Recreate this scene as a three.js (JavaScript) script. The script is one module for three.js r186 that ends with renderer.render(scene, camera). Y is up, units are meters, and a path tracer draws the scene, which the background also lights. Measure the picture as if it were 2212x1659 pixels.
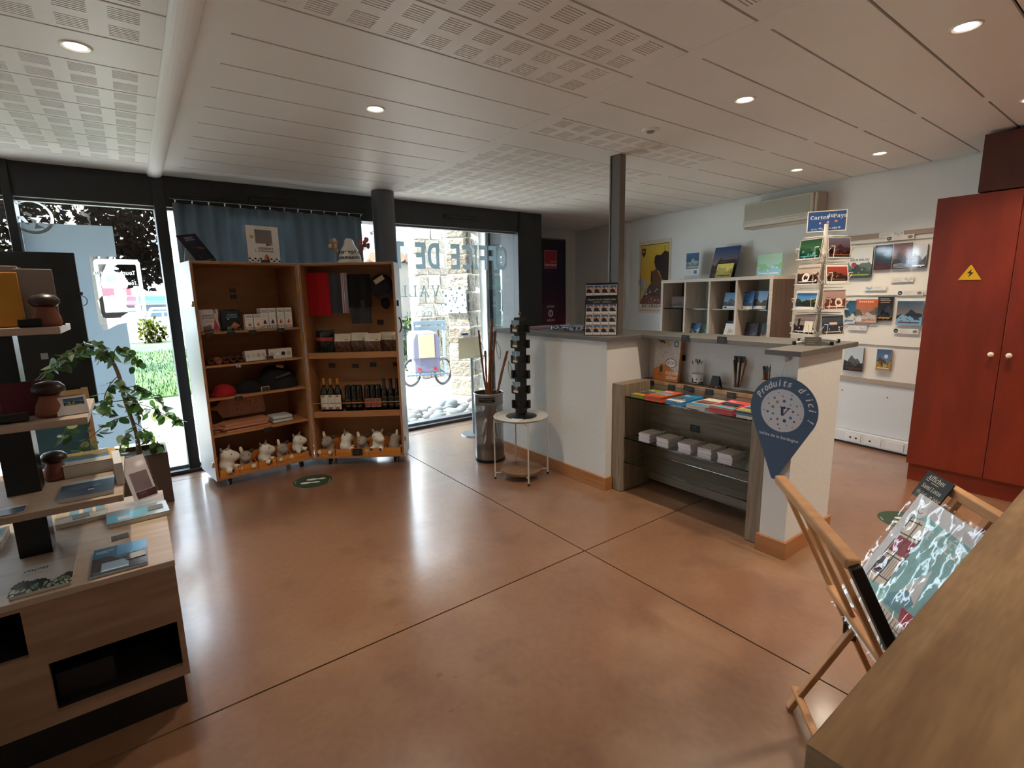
import * as THREE from 'three';
import { RoundedBoxGeometry } from 'three/addons/geometries/RoundedBoxGeometry.js';
import { mergeGeometries, mergeVertices, toCreasedNormals } from 'three/addons/utils/BufferGeometryUtils.js';
import { MarchingCubes } from 'three/addons/objects/MarchingCubes.js';
import { RectAreaLightUniformsLib } from 'three/addons/lights/RectAreaLightUniformsLib.js';
RectAreaLightUniformsLib.init();

// ---------- camera, sky, sun, exposure ----------
const D2R = Math.PI / 180;
const scene = new THREE.Scene();
const camera = new THREE.PerspectiveCamera(2 * Math.atan(829.5 / 1090.03) / D2R, 2212 / 1659, 0.05, 200);
camera.position.set(0, 1.47, 0);
camera.rotation.order = 'YXZ';
camera.rotation.set(-10.0044 * D2R, -36.5663 * D2R, -1.1397 * D2R);
scene.background = new THREE.Color(0.76, 0.92, 1.06);
scene.backgroundIntensity = 8.0;
const renderer = new THREE.WebGLRenderer({ antialias: true });
renderer.toneMapping = THREE.LinearToneMapping;
renderer.toneMappingExposure = 1.65;
renderer.shadowMap.enabled = true;
renderer.shadowMap.type = THREE.PCFSoftShadowMap;
const sun = new THREE.DirectionalLight(0xfff9f2, 11.0);
sun.position.set(-9, 16, -13);
sun.target.position.set(2, 0, -12);
sun.castShadow = true;
sun.shadow.mapSize.set(2048, 2048);
Object.assign(sun.shadow.camera, { left: -25, right: 25, top: 25, bottom: -25, near: 1, far: 80 });
scene.add(sun, sun.target);
const SPOT = 3.3;            // candela of one ceiling downlight
const SPOTCOL = 0xffead0;

// ---------- small tools ----------
let seedState = 7;
const seed = (n) => { seedState = n >>> 0 || 1; };
const rnd = () => { seedState = (seedState + 0x6D2B79F5) | 0; let t = Math.imul(seedState ^ (seedState >>> 15), 1 | seedState); t = (t + Math.imul(t ^ (t >>> 7), 61 | t)) ^ t; return ((t ^ (t >>> 14)) >>> 0) / 4294967296; };
const rr = (a, b) => a + (b - a) * rnd();
const V = (x, y, z) => new THREE.Vector3(x, y, z);
const taken = new Map();
function numbered(name) {
  const n = taken.get(name) ?? 0; taken.set(name, n + 1);
  return n ? name + '_' + String(n).padStart(3, '0') : name;
}
const shade = (o) => { o.castShadow = true; o.receiveShadow = true; return o; };
function thing(name, label, category, pos = [0, 0, 0], ry = 0, group) {
  const o = new THREE.Group(); o.name = numbered(name); o.position.set(...pos); o.rotation.y = ry;
  o.userData = { label, category }; if (group) o.userData.group = group;
  scene.add(o); return o;
}
function part(parent, name, geo, mat, label) {
  const m = shade(new THREE.Mesh(Array.isArray(geo) ? merge(geo) : geo, mat)); m.name = name;
  if (label) m.userData.label = label;
  parent.add(m); return m;
}
function solo(name, label, category, geo, mat, pos = [0, 0, 0], ry = 0, group) {
  const m = shade(new THREE.Mesh(Array.isArray(geo) ? merge(geo) : geo, mat)); m.name = numbered(name);
  m.position.set(...pos); m.rotation.y = ry; m.userData = { label, category }; if (group) m.userData.group = group;
  scene.add(m); return m;
}
function struct(name, geo, mat, label, category = 'room') {
  const m = shade(new THREE.Mesh(Array.isArray(geo) ? merge(geo) : geo, mat)); m.name = numbered(name);
  m.userData = { kind: 'structure', label, category }; scene.add(m); return m;
}
function structGroup(name, label, category = 'room', pos = [0, 0, 0], ry = 0) {
  const g = new THREE.Group(); g.name = numbered(name); g.position.set(...pos); g.rotation.y = ry; g.userData = { kind: 'structure', label, category };
  scene.add(g); return g;
}
function merge(list) {
  const gs = list.map((g) => { g = g.index ? g.toNonIndexed() : g; for (const k of Object.keys(g.attributes)) if (!['position', 'normal', 'uv'].includes(k)) g.deleteAttribute(k); g.morphAttributes = {}; return g; });
  return gs.length === 1 ? gs[0] : mergeGeometries(gs);
}
function T(g, x = 0, y = 0, z = 0, rx = 0, ry = 0, rz = 0, order = 'XYZ') {
  const m = new THREE.Matrix4().makeRotationFromEuler(new THREE.Euler(rx, ry, rz, order)); m.setPosition(x, y, z);
  g.applyMatrix4(m); return g;
}
// uv in metres from position, by dominant normal; turn = true runs the pattern's u along the vertical / the depth
function muv(g, s = 1, turn = false, ox = 0, oy = 0) {
  const p = g.attributes.position, n = g.attributes.normal, uv = new Float32Array(p.count * 2);
  for (let i = 0; i < p.count; i++) {
    const ax = Math.abs(n.getX(i)), ay = Math.abs(n.getY(i)), az = Math.abs(n.getZ(i));
    let u, v;
    if (ay >= ax && ay >= az) { u = p.getX(i); v = p.getZ(i); } else if (ax >= az) { u = p.getZ(i); v = p.getY(i); } else { u = p.getX(i); v = p.getY(i); }
    if (turn) [u, v] = [v, u];
    uv[2 * i] = (u + ox) / s; uv[2 * i + 1] = (v + oy) / s;
  }
  g.setAttribute('uv', new THREE.BufferAttribute(uv, 2)); return g;
}
const B = (w, h, d, x = 0, y = 0, z = 0) => { const g = new THREE.BoxGeometry(w, h, d); g.translate(x, y, z); return muv(g); };           // centred
const BB = (x0, x1, y0, y1, z0, z1) => B(x1 - x0, y1 - y0, z1 - z0, (x0 + x1) / 2, (y0 + y1) / 2, (z0 + z1) / 2);
const RB = (w, h, d, x = 0, y = 0, z = 0, r = 0.004, s = 2) => { const g = new RoundedBoxGeometry(w, h, d, s, Math.min(r, w / 2.02, h / 2.02, d / 2.02)); g.translate(x, y, z); return muv(g); };
const RBB = (x0, x1, y0, y1, z0, z1, r = 0.003) => RB(x1 - x0, y1 - y0, z1 - z0, (x0 + x1) / 2, (y0 + y1) / 2, (z0 + z1) / 2, r);
const C = (r1, r2, h, x = 0, y = 0, z = 0, n = 24, open = false) => { const g = new THREE.CylinderGeometry(r1, r2, h, n, 1, open); g.translate(x, y, z); return g; };
const L = (pts, n = 32) => new THREE.LatheGeometry(pts.map(([x, y]) => new THREE.Vector2(x, y)), n);
const S = (r, x = 0, y = 0, z = 0, sx = 1, sy = 1, sz = 1, n = 18) => { const g = new THREE.SphereGeometry(r, n, Math.max(6, n * 0.7 | 0)); g.scale(sx, sy, sz); g.translate(x, y, z); return g; };
function rod(a, b, r, n = 8, r2 = r) {
  const A = V(...a), Bv = V(...b), g = new THREE.CylinderGeometry(r2, r, A.distanceTo(Bv), n);
  g.applyQuaternion(new THREE.Quaternion().setFromUnitVectors(V(0, 1, 0), Bv.clone().sub(A).normalize()));
  g.translate((A.x + Bv.x) / 2, (A.y + Bv.y) / 2, (A.z + Bv.z) / 2); return g;
}
// a square bar between two points
function bar(a, b, w, d, up = V(0, 1, 0), r = 0.002) {
  const A = V(...a), Bv = V(...b), z = Bv.clone().sub(A), len = z.length(); z.normalize();
  let x = new THREE.Vector3().crossVectors(up, z); if (x.lengthSq() < 1e-6) x = V(1, 0, 0); x.normalize(); const y = new THREE.Vector3().crossVectors(z, x);
  const g = RB(w, d, len, 0, 0, 0, r); g.applyMatrix4(new THREE.Matrix4().makeBasis(x, y, z).setPosition((A.x + Bv.x) / 2, (A.y + Bv.y) / 2, (A.z + Bv.z) / 2)); return g;
}
const tube = (pts, r, seg = 24, n = 6, closed = false) => new THREE.TubeGeometry(new THREE.CatmullRomCurve3(pts.map((p) => V(...p)), closed), seg, r, n, closed);
function shape(pts, holes = []) { const s = new THREE.Shape(pts.map(([x, y]) => new THREE.Vector2(x, y))); for (const h of holes) s.holes.push(new THREE.Path(h.map(([x, y]) => new THREE.Vector2(x, y)))); return s; }
function ext(s, depth, bevel = 0, curve = 8) {
  const g = new THREE.ExtrudeGeometry(s, { depth: depth - 2 * bevel, bevelEnabled: bevel > 0, bevelThickness: bevel, bevelSize: bevel, bevelOffset: -bevel, bevelSegments: 2, curveSegments: curve });
  g.translate(0, 0, bevel); return g;
}
function jitter(g, amp, f = 6, sd = 1) {   // soft lumps along the normals
  const p = g.attributes.position, n = g.attributes.normal;
  for (let i = 0; i < p.count; i++) {
    const x = p.getX(i), y = p.getY(i), z = p.getZ(i);
    const k = amp * (Math.sin(x * f + sd * 1.7) * Math.cos(y * f * 1.3 + sd) + Math.sin(z * f * 0.9 + sd * 2.3 + y * f * 0.5));
    p.setXYZ(i, x + n.getX(i) * k, y + n.getY(i) * k, z + n.getZ(i) * k);
  }
  g.computeVertexNormals(); return g;
}
// a smooth solid from a signed distance: fn(x, y, z) over a cube of half-size h about c
function solid(fn, c, h, n = 36) {
  const mc = new MarchingCubes(n, new THREE.MeshBasicMaterial(), false, false, 60000); mc.isolation = 0;
  for (let k = 0; k < n; k++) for (let j = 0; j < n; j++) for (let i = 0; i < n; i++)
    mc.field[i + j * n + k * n * n] = -fn(c[0] + (i - n / 2) / (n / 2) * h, c[1] + (j - n / 2) / (n / 2) * h, c[2] + (k - n / 2) / (n / 2) * h);
  mc.update();
  const g = new THREE.BufferGeometry(), m = mc.count;
  const pos = new Float32Array(mc.positionArray.slice(0, m * 3)), nor = new Float32Array(mc.normalArray.slice(0, m * 3));
  for (let i = 0; i < m; i++) { pos[3 * i] = c[0] + pos[3 * i] * h; pos[3 * i + 1] = c[1] + pos[3 * i + 1] * h; pos[3 * i + 2] = c[2] + pos[3 * i + 2] * h; }
  g.setAttribute('position', new THREE.BufferAttribute(pos, 3)); g.setAttribute('normal', new THREE.BufferAttribute(nor, 3)); g.setAttribute('uv', new THREE.BufferAttribute(new Float32Array(m * 2), 2));
  return g;
}
const smin = (a, b, k) => { const h = Math.max(k - Math.abs(a - b), 0) / k; return Math.min(a, b) - h * h * k / 4; };
const ell = (x, y, z, cx, cy, cz, rx, ry, rz) => { const a = (x - cx) / rx, b = (y - cy) / ry, c = (z - cz) / rz; const q = Math.sqrt(a * a + b * b + c * c); return (q - 1) * Math.min(rx, ry, rz); };

// ---------- procedural textures ----------
function hash(x, y, s) { let h = Math.imul(x | 0, 374761393) ^ Math.imul(y | 0, 668265263) ^ Math.imul(s | 0, 2147483629); h = Math.imul(h ^ (h >>> 13), 1274126177); return ((h ^ (h >>> 16)) >>> 0) / 4294967296; }
function vnoise(u, v, px, py, s) {  // u, v in 0..1, tileable
  const x = u * px, y = v * py, x0 = Math.floor(x), y0 = Math.floor(y); let fx = x - x0, fy = y - y0; fx = fx * fx * (3 - 2 * fx); fy = fy * fy * (3 - 2 * fy);
  const m = (a, p) => ((a % p) + p) % p, h = (i, j) => hash(m(i, px), m(j, py), s);
  return (h(x0, y0) * (1 - fx) + h(x0 + 1, y0) * fx) * (1 - fy) + (h(x0, y0 + 1) * (1 - fx) + h(x0 + 1, y0 + 1) * fx) * fy;
}
function fbm(u, v, px, py, s, oct = 4) { let a = 0.5, t = 0, n = 0; for (let o = 0; o < oct; o++) { t += a * vnoise(u, v, px << o, py << o, s + o * 17); n += a; a *= 0.55; } return t / n; }
function dtex(n, m, fn, srgb = true, rep = 1) {
  const d = new Uint8Array(n * m * 4);
  for (let j = 0; j < m; j++) for (let i = 0; i < n; i++) { const c = fn(i / n, j / m), k = 4 * (j * n + i); if (typeof c === 'number') d[k] = d[k + 1] = d[k + 2] = Math.max(0, Math.min(255, c * 255)); else for (let q = 0; q < 3; q++) d[k + q] = Math.max(0, Math.min(255, c[q])); d[k + 3] = 255; }
  const t = new THREE.DataTexture(d, n, m); t.magFilter = THREE.LinearFilter; t.minFilter = THREE.LinearMipmapLinearFilter; t.generateMipmaps = true; t.wrapS = t.wrapT = THREE.RepeatWrapping; t.repeat.set(rep, rep);
  if (srgb) t.colorSpace = THREE.SRGBColorSpace; t.needsUpdate = true; return t;
}
const mixc = (a, b, t) => [a[0] + (b[0] - a[0]) * t, a[1] + (b[1] - a[1]) * t, a[2] + (b[2] - a[2]) * t];
const clamp = (x, a = 0, b = 1) => Math.max(a, Math.min(b, x));
const sst = (a, b, x) => { const t = clamp((x - a) / (b - a)); return t * t * (3 - 2 * t); };
const std = (o) => new THREE.MeshStandardMaterial(o), phys = (o) => new THREE.MeshPhysicalMaterial(o);
const flat = (c, rough = 0.6, metal = 0) => std({ color: c, roughness: rough, metalness: metal });
// wood with grain along u; colours in sRGB 0..255
function woodTex(a, b, c, s, streak = 90, n = 512) {
  return dtex(n, n, (u, v) => {
    const w = fbm(u, v, 3, 14, s, 3), g = vnoise(u, v + w * 0.03, 5, streak, s + 3), f = vnoise(u, v, 22, 200, s + 9), k = fbm(u, v, 2, 6, s + 31, 3);
    let col = mixc(a, b, sst(0.25, 0.8, 0.55 * g + 0.45 * w)); col = mixc(col, c, sst(0.55, 0.9, k) * 0.5 + f * 0.12); return col;
  });
}
const M = {};
M.oakGrey = std({ map: woodTex([150, 135, 116], [128, 112, 95], [112, 97, 82], 11), roughness: 0.62 });
M.oakLight = std({ map: woodTex([205, 196, 184], [186, 175, 161], [170, 158, 143], 21), roughness: 0.6 });
M.oakTable = std({ map: woodTex([176, 146, 108], [150, 121, 86], [128, 102, 72], 5, 60), roughness: 0.55 });
M.tableTop = std({ map: dtex(1024, 1024, (u, v) => { const w = fbm(u, v, 2, 9, 5, 4), g = vnoise(u, v + w * 0.06, 6, 70, 8), f = vnoise(u, v, 40, 420, 9), k = fbm(u, v, 3, 12, 36, 4), p = vnoise(u, v, 60, 9, 4); let c = mixc([182, 150, 112], [142, 112, 80], sst(0.2, 0.85, 0.5 * g + 0.5 * w)); c = mixc(c, [118, 92, 66], sst(0.5, 0.85, k) * 0.6); return c.map((q) => q * (0.93 + 0.1 * f + 0.04 * p)); }), roughness: 0.5, bumpMap: dtex(512, 512, (u, v) => vnoise(u, v, 20, 220, 9), false), bumpScale: 0.0006 });
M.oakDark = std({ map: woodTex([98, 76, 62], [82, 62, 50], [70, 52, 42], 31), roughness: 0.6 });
M.island = std({ map: woodTex([170, 138, 112], [150, 119, 95], [132, 104, 82], 41, 60), roughness: 0.6 });
M.islandTop = std({ map: woodTex([196, 178, 160], [182, 162, 143], [166, 147, 128], 45, 60), roughness: 0.42 });
M.beech = std({ map: woodTex([206, 156, 108], [192, 140, 92], [178, 124, 78], 51, 40), roughness: 0.5 });
M.plinthWood = std({ map: woodTex([186, 128, 78], [168, 110, 64], [146, 92, 52], 61, 40), roughness: 0.5 });
M.ply = std({ map: woodTex([178, 126, 80], [168, 116, 72], [156, 106, 66], 71, 30), roughness: 0.62 });
M.plyDark = std({ map: woodTex([142, 92, 56], [130, 82, 49], [118, 74, 44], 75, 30), roughness: 0.62 });
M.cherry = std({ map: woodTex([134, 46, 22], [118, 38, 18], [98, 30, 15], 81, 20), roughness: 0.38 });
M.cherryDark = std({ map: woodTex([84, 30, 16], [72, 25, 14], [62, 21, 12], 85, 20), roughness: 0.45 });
M.stick = std({ map: woodTex([146, 96, 62], [122, 76, 48], [94, 58, 38], 91, 20), roughness: 0.6 });
M.white = flat(0xe9e8e4, 0.7);
M.offwhite = flat(0xdfdcd2, 0.6);
M.black = flat(0x0d0d0e, 0.5);
M.blackSatin = flat(0x111113, 0.35);
M.charcoal = flat(0x1b1d20, 0.55);
M.frame = flat(0x17191c, 0.45);
M.greyMetal = std({ color: 0x7c8084, roughness: 0.42, metalness: 0.5 });
M.steel = std({ color: 0xb9bbbc, roughness: 0.33, metalness: 0.9 });
M.chrome = std({ color: 0xd8d8d8, roughness: 0.15, metalness: 1 });
M.brass = std({ color: 0xc19a4a, roughness: 0.3, metalness: 0.9 });
M.wire = std({ color: 0xe6e2d8, roughness: 0.4, metalness: 0.1 });
M.counterTop = std({ map: dtex(256, 256, (u, v) => mixc([112, 110, 106], [96, 94, 91], fbm(u, v, 6, 6, 14, 4))), roughness: 0.45 });
M.glassPane = phys({ color: 0xffffff, roughness: 0, transmission: 1, thickness: 0, ior: 1.5 });
M.glassShelf = phys({ color: 0xe8f6f0, roughness: 0.02, transmission: 1, thickness: 0.006, ior: 1.5, attenuationColor: new THREE.Color(0.25, 0.62, 0.55), attenuationDistance: 0.25 });
M.clear = phys({ color: 0xffffff, roughness: 0.06, transmission: 1, thickness: 0, ior: 1.45 });
M.plaster = std({ color: 0xe2e5e3, roughness: 0.85, bumpMap: dtex(512, 512, (u, v) => 0.6 * fbm(u, v, 40, 40, 4, 3) + 0.4 * vnoise(u, v, 160, 160, 8), false), bumpScale: 0.0012 });
M.page = flat(0xd9d5cb, 0.8);

// ---------- prints: every flat print is a cell of a shared sheet ----------
const sheets = [];
function art(w, h, draw) {
  let s = sheets[sheets.length - 1];
  const place = (q) => { if (q.x + w + 4 > 2048) { q.x = 4; q.y += q.row + 4; q.row = 0; } if (q.y + h + 4 > 2048) return false; return true; };
  if (!s || !place(s)) {
    const cv = document.createElement('canvas'); cv.width = cv.height = 2048; const cx = cv.getContext('2d'); cx.fillStyle = '#e9e6de'; cx.fillRect(0, 0, 2048, 2048);
    s = { cv, cx, x: 4, y: 4, row: 0 }; sheets.push(s);
    s.tex = new THREE.CanvasTexture(cv); s.tex.colorSpace = THREE.SRGBColorSpace; s.tex.anisotropy = 8; s.mat = std({ map: s.tex, roughness: 0.5 }); s.gloss = std({ map: s.tex, roughness: 0.22 });
  }
  const a = { sheet: s, x: s.x, y: s.y, w, h, mat: s.mat, gloss: s.gloss }; s.x += w + 4; s.row = Math.max(s.row, h);
  s.cx.save(); s.cx.beginPath(); s.cx.rect(a.x, a.y, w, h); s.cx.clip(); s.cx.translate(a.x, a.y); draw(s.cx, w, h); s.cx.restore();
  a.uv = (u, v) => [(a.x + 1 + u * (w - 2)) / 2048, 1 - (a.y + 1 + (1 - v) * (h - 2)) / 2048];
  return a;
}
// map one geometry's uv (0..1) into the cell
function inCell(g, a) { const q = g.attributes.uv; for (let i = 0; i < q.count; i++) { const [u, v] = a.uv(clamp(q.getX(i)), clamp(q.getY(i))); q.setXY(i, u, v); } return g; }
function cellBy(g, a, fu) { const p = g.attributes.position, q = new Float32Array(p.count * 2); for (let i = 0; i < p.count; i++) { const [u, v] = fu(p.getX(i), p.getY(i), p.getZ(i)), r = a.uv(clamp(u), clamp(v)); q[2 * i] = r[0]; q[2 * i + 1] = r[1]; } g.setAttribute('uv', new THREE.BufferAttribute(q, 2)); return g; }
// a card or box standing on y = 0, its print on +z; the sides show the print's edge colour at (eu, ev)
function card(w, h, t, a, eu = 0.02, ev = 0.02) {
  const g = new THREE.BoxGeometry(w, h, t).toNonIndexed(); g.translate(0, h / 2, 0);
  const p = g.attributes.position, n = g.attributes.normal, q = g.attributes.uv;
  for (let i = 0; i < p.count; i++) { const [u, v] = n.getZ(i) > 0.5 ? a.uv(p.getX(i) / w + 0.5, p.getY(i) / h) : a.uv(eu, ev); q.setXY(i, u, v); }
  return g;
}
// the print on +y of a flat lying thing, reading towards +z
function flatCard(w, d, t, a, eu = 0.02, ev = 0.02) { const g = card(w, d, t, a, eu, ev); g.translate(0, -d / 2, 0); g.rotateX(-Math.PI / 2); g.translate(0, t / 2, 0); return g; }
const lines = (c, x, y, w, n, dy, col = '#555', lw = 1.6) => { c.strokeStyle = col; c.lineWidth = lw; for (let i = 0; i < n; i++) { c.beginPath(); c.moveTo(x, y + i * dy); c.lineTo(x + w * rr(0.6, 1), y + i * dy); c.stroke(); } };
function txt(c, s, x, y, px, col = '#fff', font = 'sans-serif', align = 'left', style = '') { c.fillStyle = col; c.font = style + ' ' + px + 'px ' + font; c.textAlign = align; c.textBaseline = 'alphabetic'; c.fillText(s, x, y); }
const grad = (c, x0, y0, x1, y1, ...st) => { const g = c.createLinearGradient(x0, y0, x1, y1); st.forEach((s, i) => g.addColorStop(i / (st.length - 1), s)); return g; };
function ridge(c, w, y, amp, col, h, sd = 1) { c.fillStyle = col; c.beginPath(); c.moveTo(0, h); for (let x = 0; x <= w; x += 3) c.lineTo(x, y + amp * (Math.sin(x / w * 7 + sd) * 0.5 + Math.sin(x / w * 17 + sd * 3) * 0.25 + (hash(x, sd, 3) - 0.5) * 0.35)); c.lineTo(w, h); c.fill(); }
function blobs(c, x, y, w, h, n, cols, r0, r1) { for (let i = 0; i < n; i++) { c.fillStyle = cols[i % cols.length]; c.beginPath(); c.ellipse(x + rnd() * w, y + rnd() * h, rr(r0, r1), rr(r0, r1) * 0.7, rnd() * 3, 0, 7); c.fill(); } }
// a view for a postcard or a book cover
function view(c, x, y, w, h, p, sd) {
  c.save(); c.beginPath(); c.rect(x, y, w, h); c.clip(); c.translate(x, y); seed(sd);
  c.fillStyle = grad(c, 0, 0, 0, h, p[0], p[1]); c.fillRect(0, 0, w, h);
  ridge(c, w, h * 0.5, h * 0.2, p[2], h, sd); ridge(c, w, h * 0.66, h * 0.16, p[3], h, sd + 2); blobs(c, 0, h * 0.6, w, h * 0.35, 16, [p[2], p[3], p[4]], w * 0.02, w * 0.07);
  c.fillStyle = p[4]; c.fillRect(w * 0.1, h * 0.86, w * 0.8, h * 0.05); c.restore();
}
const PAL = [['#2f6fb0', '#bcd6ea', '#4c6b45', '#2f4a2c', '#caa56a'], ['#1c3f74', '#e59d76', '#56473f', '#23211f', '#b4533f'], ['#4d86b8', '#e6e2d2', '#7d8a58', '#4b5a34', '#d8c39a'], ['#27496b', '#7fb0c8', '#2c5048', '#1d3430', '#e7d7a8'], ['#6a3c46', '#cf9a78', '#5a2d2f', '#2d1a1d', '#e3c9b0'], ['#20304f', '#46618f', '#1e2a33', '#141a20', '#c9974e']];
const slate = (s, w = 120, h = 70, sd = 1) => art(w, h, (c) => { c.fillStyle = '#131415'; c.fillRect(0, 0, w, h); seed(sd); const rows = s || 3; for (let i = 0; i < rows; i++) { c.strokeStyle = '#b9bab6'; c.lineWidth = 1.5; c.beginPath(); let x = w * 0.14, y = h * (i + 0.8) / (rows + 0.6); c.moveTo(x, y); const end = w * rr(0.55, 0.86); while (x < end) { x += rr(3, 6); c.lineTo(x, y + rr(-4, 4)); if (rnd() < 0.15) { x += 6; c.moveTo(x, y); } } c.stroke(); } });
const slates = [1, 2, 3, 4, 5, 6].map((k) => slate(2 + (k % 2), 120, 70, k * 13));
const tag = (w = 0.06, h = 0.035, k = 0) => card(w, h, 0.003, slates[k % 6], 0.02, 0.02);
// ================= the setting =================
// wall frame: u runs along the slanted right wall from the far corner towards the camera, n points into the room
const WA = V(5.99, 0, -6.20), WU = V(-0.1286, 0, 0.9917), WN = V(-0.9917, 0, -0.1286), WRY = Math.atan2(-0.9917, -0.1286);
const wl = (u, off, y = 0) => [WA.x + WU.x * u + WN.x * off, y, WA.z + WU.z * u + WN.z * off];
const wallX = (z) => WA.x + WU.x * (z - WA.z) / WU.z;
const CY = 2.47;

// floor: stained polished concrete slabs parted by sawn joints
const floorCol = dtex(1024, 1024, (u, v) => {
  const a = fbm(u, v, 3, 3, 3, 5), b = fbm(u, v, 7, 7, 13, 4), c = fbm(u, v, 24, 24, 23, 3), d = vnoise(u, v, 220, 220, 5);
  let col = mixc([141, 104, 79], [117, 82, 60], sst(0.3, 0.7, a)); col = mixc(col, [160, 129, 102], sst(0.48, 0.76, b) * 0.6); col = mixc(col, [104, 74, 58], sst(0.62, 0.85, c) * 0.3);
  return col.map((q) => q * (0.97 + 0.06 * d));
});
const floorRough = dtex(512, 512, (u, v) => 0.23 + 0.16 * fbm(u, v, 5, 5, 43, 4) + 0.05 * vnoise(u, v, 90, 90, 4), false);
M.floor = phys({ map: floorCol, roughnessMap: floorRough, roughness: 1, clearcoat: 0.7, clearcoatRoughness: 0.16, bumpMap: dtex(512, 512, (u, v) => fbm(u, v, 9, 9, 63, 5), false), bumpScale: 0.0025 });
M.jointDark = flat(0x15110e, 0.9);
const floor = structGroup('floor', 'orange-brown polished concrete floor with dark sawn joints', 'floor');
{
  const xs = [-3.2, -1.02, 1.94, 6.4], zs = [-6.5, -4.89, -1.94, 1.01, 3.7], g = 0.004;
  for (let i = 0; i < 3; i++) for (let j = 0; j < 4; j++) {
    const x0 = xs[i] + g, x1 = xs[i + 1] - g; let z0 = zs[j] + g; const z1 = zs[j + 1] - g;
    if (j === 0 && i < 2) z0 = -5.25;
    if (j === 0 && i === 2) { part(floor, 'floor_slab', muv(BB(4.28, x1, -0.06, 0, -6.35, -5.25 - g), 4), M.floor); z0 = -5.25; }
    part(floor, 'floor_slab', muv(BB(x0, x1, -0.06, 0, z0, z1), 4), M.floor);
  }
  part(floor, 'joint_filler', BB(-3.2, 6.4, -0.1, -0.006, -5.25, 3.7), M.jointDark);
}

// ceiling: long panels, 1.8 m by 0.3 m, some slotted
M.ceil = std({ map: dtex(256, 256, (u, v) => mixc([236, 235, 230], [230, 228, 222], fbm(u, v, 4, 4, 9, 4))), roughness: 0.42 });
M.ceilBack = flat(0x4a443c, 0.9);
const ceiling = structGroup('ceiling', 'white ceiling of long panels, some with slotted squares', 'ceiling');
const panelGeo = new Map();
function panel(len, perf) {
  const key = len.toFixed(3) + perf; if (panelGeo.has(key)) return panelGeo.get(key);
  const w = 0.3, e = 0.0055, lip = Math.min(0.105, len * 0.2), h = 0.0008;
  const out = [[h, -w / 2], [lip, -w / 2], [lip, -w / 2 + e], [len - h, -w / 2 + e], [len - h, w / 2 - e], [lip, w / 2 - e], [lip, w / 2], [h, w / 2]], holes = [];
  if (perf) for (let i = 0; i < 11; i++) for (const c of [-0.0735, 0.0735]) for (let s = 0; s < 7; s++) {
    const x0 = 0.132 + i * 0.15, y0 = c - 0.046 + s * 0.0145; if (x0 + 0.092 > len - 0.03) continue;
    holes.push([[x0, y0], [x0, y0 + 0.0055], [x0 + 0.092, y0 + 0.0055], [x0 + 0.092, y0]]);
  }
  const g = ext(shape(out, holes), 0.012); g.rotateX(Math.PI / 2); g.translate(0, 0.012, 0); muv(g, 2); panelGeo.set(key, g); return g;
}
const rows = [[-1.575, 1.8], [0.325, 1.7], [2.025, 1.8], [3.825, 0]];
for (let r = 0; r < 4; r++) for (let k = r === 3 ? -5 : 0; k < 28; k++) {
  const zc = -4.727 + 0.3 * k + 0.15, near = (a) => Math.abs(zc - a) < 0.05; let len = rows[r][1];
  if (r === 3) len = Math.floor((Math.min(wallX(zc), wallX(zc + 0.15)) - 0.004 - 3.825) * 200) / 200;
  if (zc > 3.4 || zc < -6.2) continue;
  const deep = zc < -2.927 && zc > -4.73;
  const perf = (r === 0 && (deep || near(-2.477) || near(-2.177))) || (r === 1 && (near(-0.977) || near(-1.577) || near(-1.877))) || (r === 2 && (deep || near(-2.477)));
  const p = part(ceiling, 'ceiling_panel', panel(len, perf), M.ceil); p.position.set(rows[r][0], CY, zc);
}
{ // half-round beam casing and the smooth strip above the glazing
  const pts = []; for (let i = 0; i <= 10; i++) { const a = Math.PI * i / 10; pts.push([0.05 * Math.cos(a), -0.03 * Math.sin(a)]); } pts.push([-0.05, 0.012], [0.05, 0.012]);
  const g = ext(shape(pts), 8.5); g.translate(0.275, CY, -5.1); part(ceiling, 'beam_casing', g, M.white);
  part(ceiling, 'edge_strip', BB(-3.2, 0.225, CY, CY + 0.012, -5.12, -4.729), M.ceil); part(ceiling, 'edge_strip', BB(0.326, 3.823, CY, CY + 0.012, -5.12, -4.729), M.ceil);
  part(ceiling, 'edge_strip', BB(-3.2, -1.577, CY, CY + 0.012, -4.727, 3.7), M.ceil);
  part(ceiling, 'soffit_backing', BB(-3.2, 6.3, CY + 0.03, CY + 0.12, -6.45, 3.7), M.ceilBack);
}
// walls
M.wall = M.plaster;
{
  const g = muv(BB(-0.2, 9.6, 0, CY + 0.1, -0.2, 0)), w = struct('wall_right', g, M.wall, 'white plaster wall on the counter side', 'wall'); w.position.copy(WA); w.rotation.y = WRY;
  const c = struct('trim_1', muv(BB(1.15, 1.262, 0, CY - 0.002, 0.001, 0.07)), M.wall, 'slim white boxed chase running up the wall', 'wall trim'); c.position.copy(WA); c.rotation.y = WRY;
  struct('wall_far', muv(BB(4.2, 6.2, 0, CY + 0.1, -6.42, -6.25)), M.wall, 'white wall at the end of the nook behind the banner', 'wall');
  struct('wall_left', muv(BB(-3.35, -3.2, 0, CY + 0.1, -5.3, 3.7)), M.wall, 'white side wall', 'wall');
  struct('wall_back', muv(BB(-3.35, 5.2, 0, CY + 0.1, 3.5, 3.7)), M.wall, 'white rear wall', 'wall');
}
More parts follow.
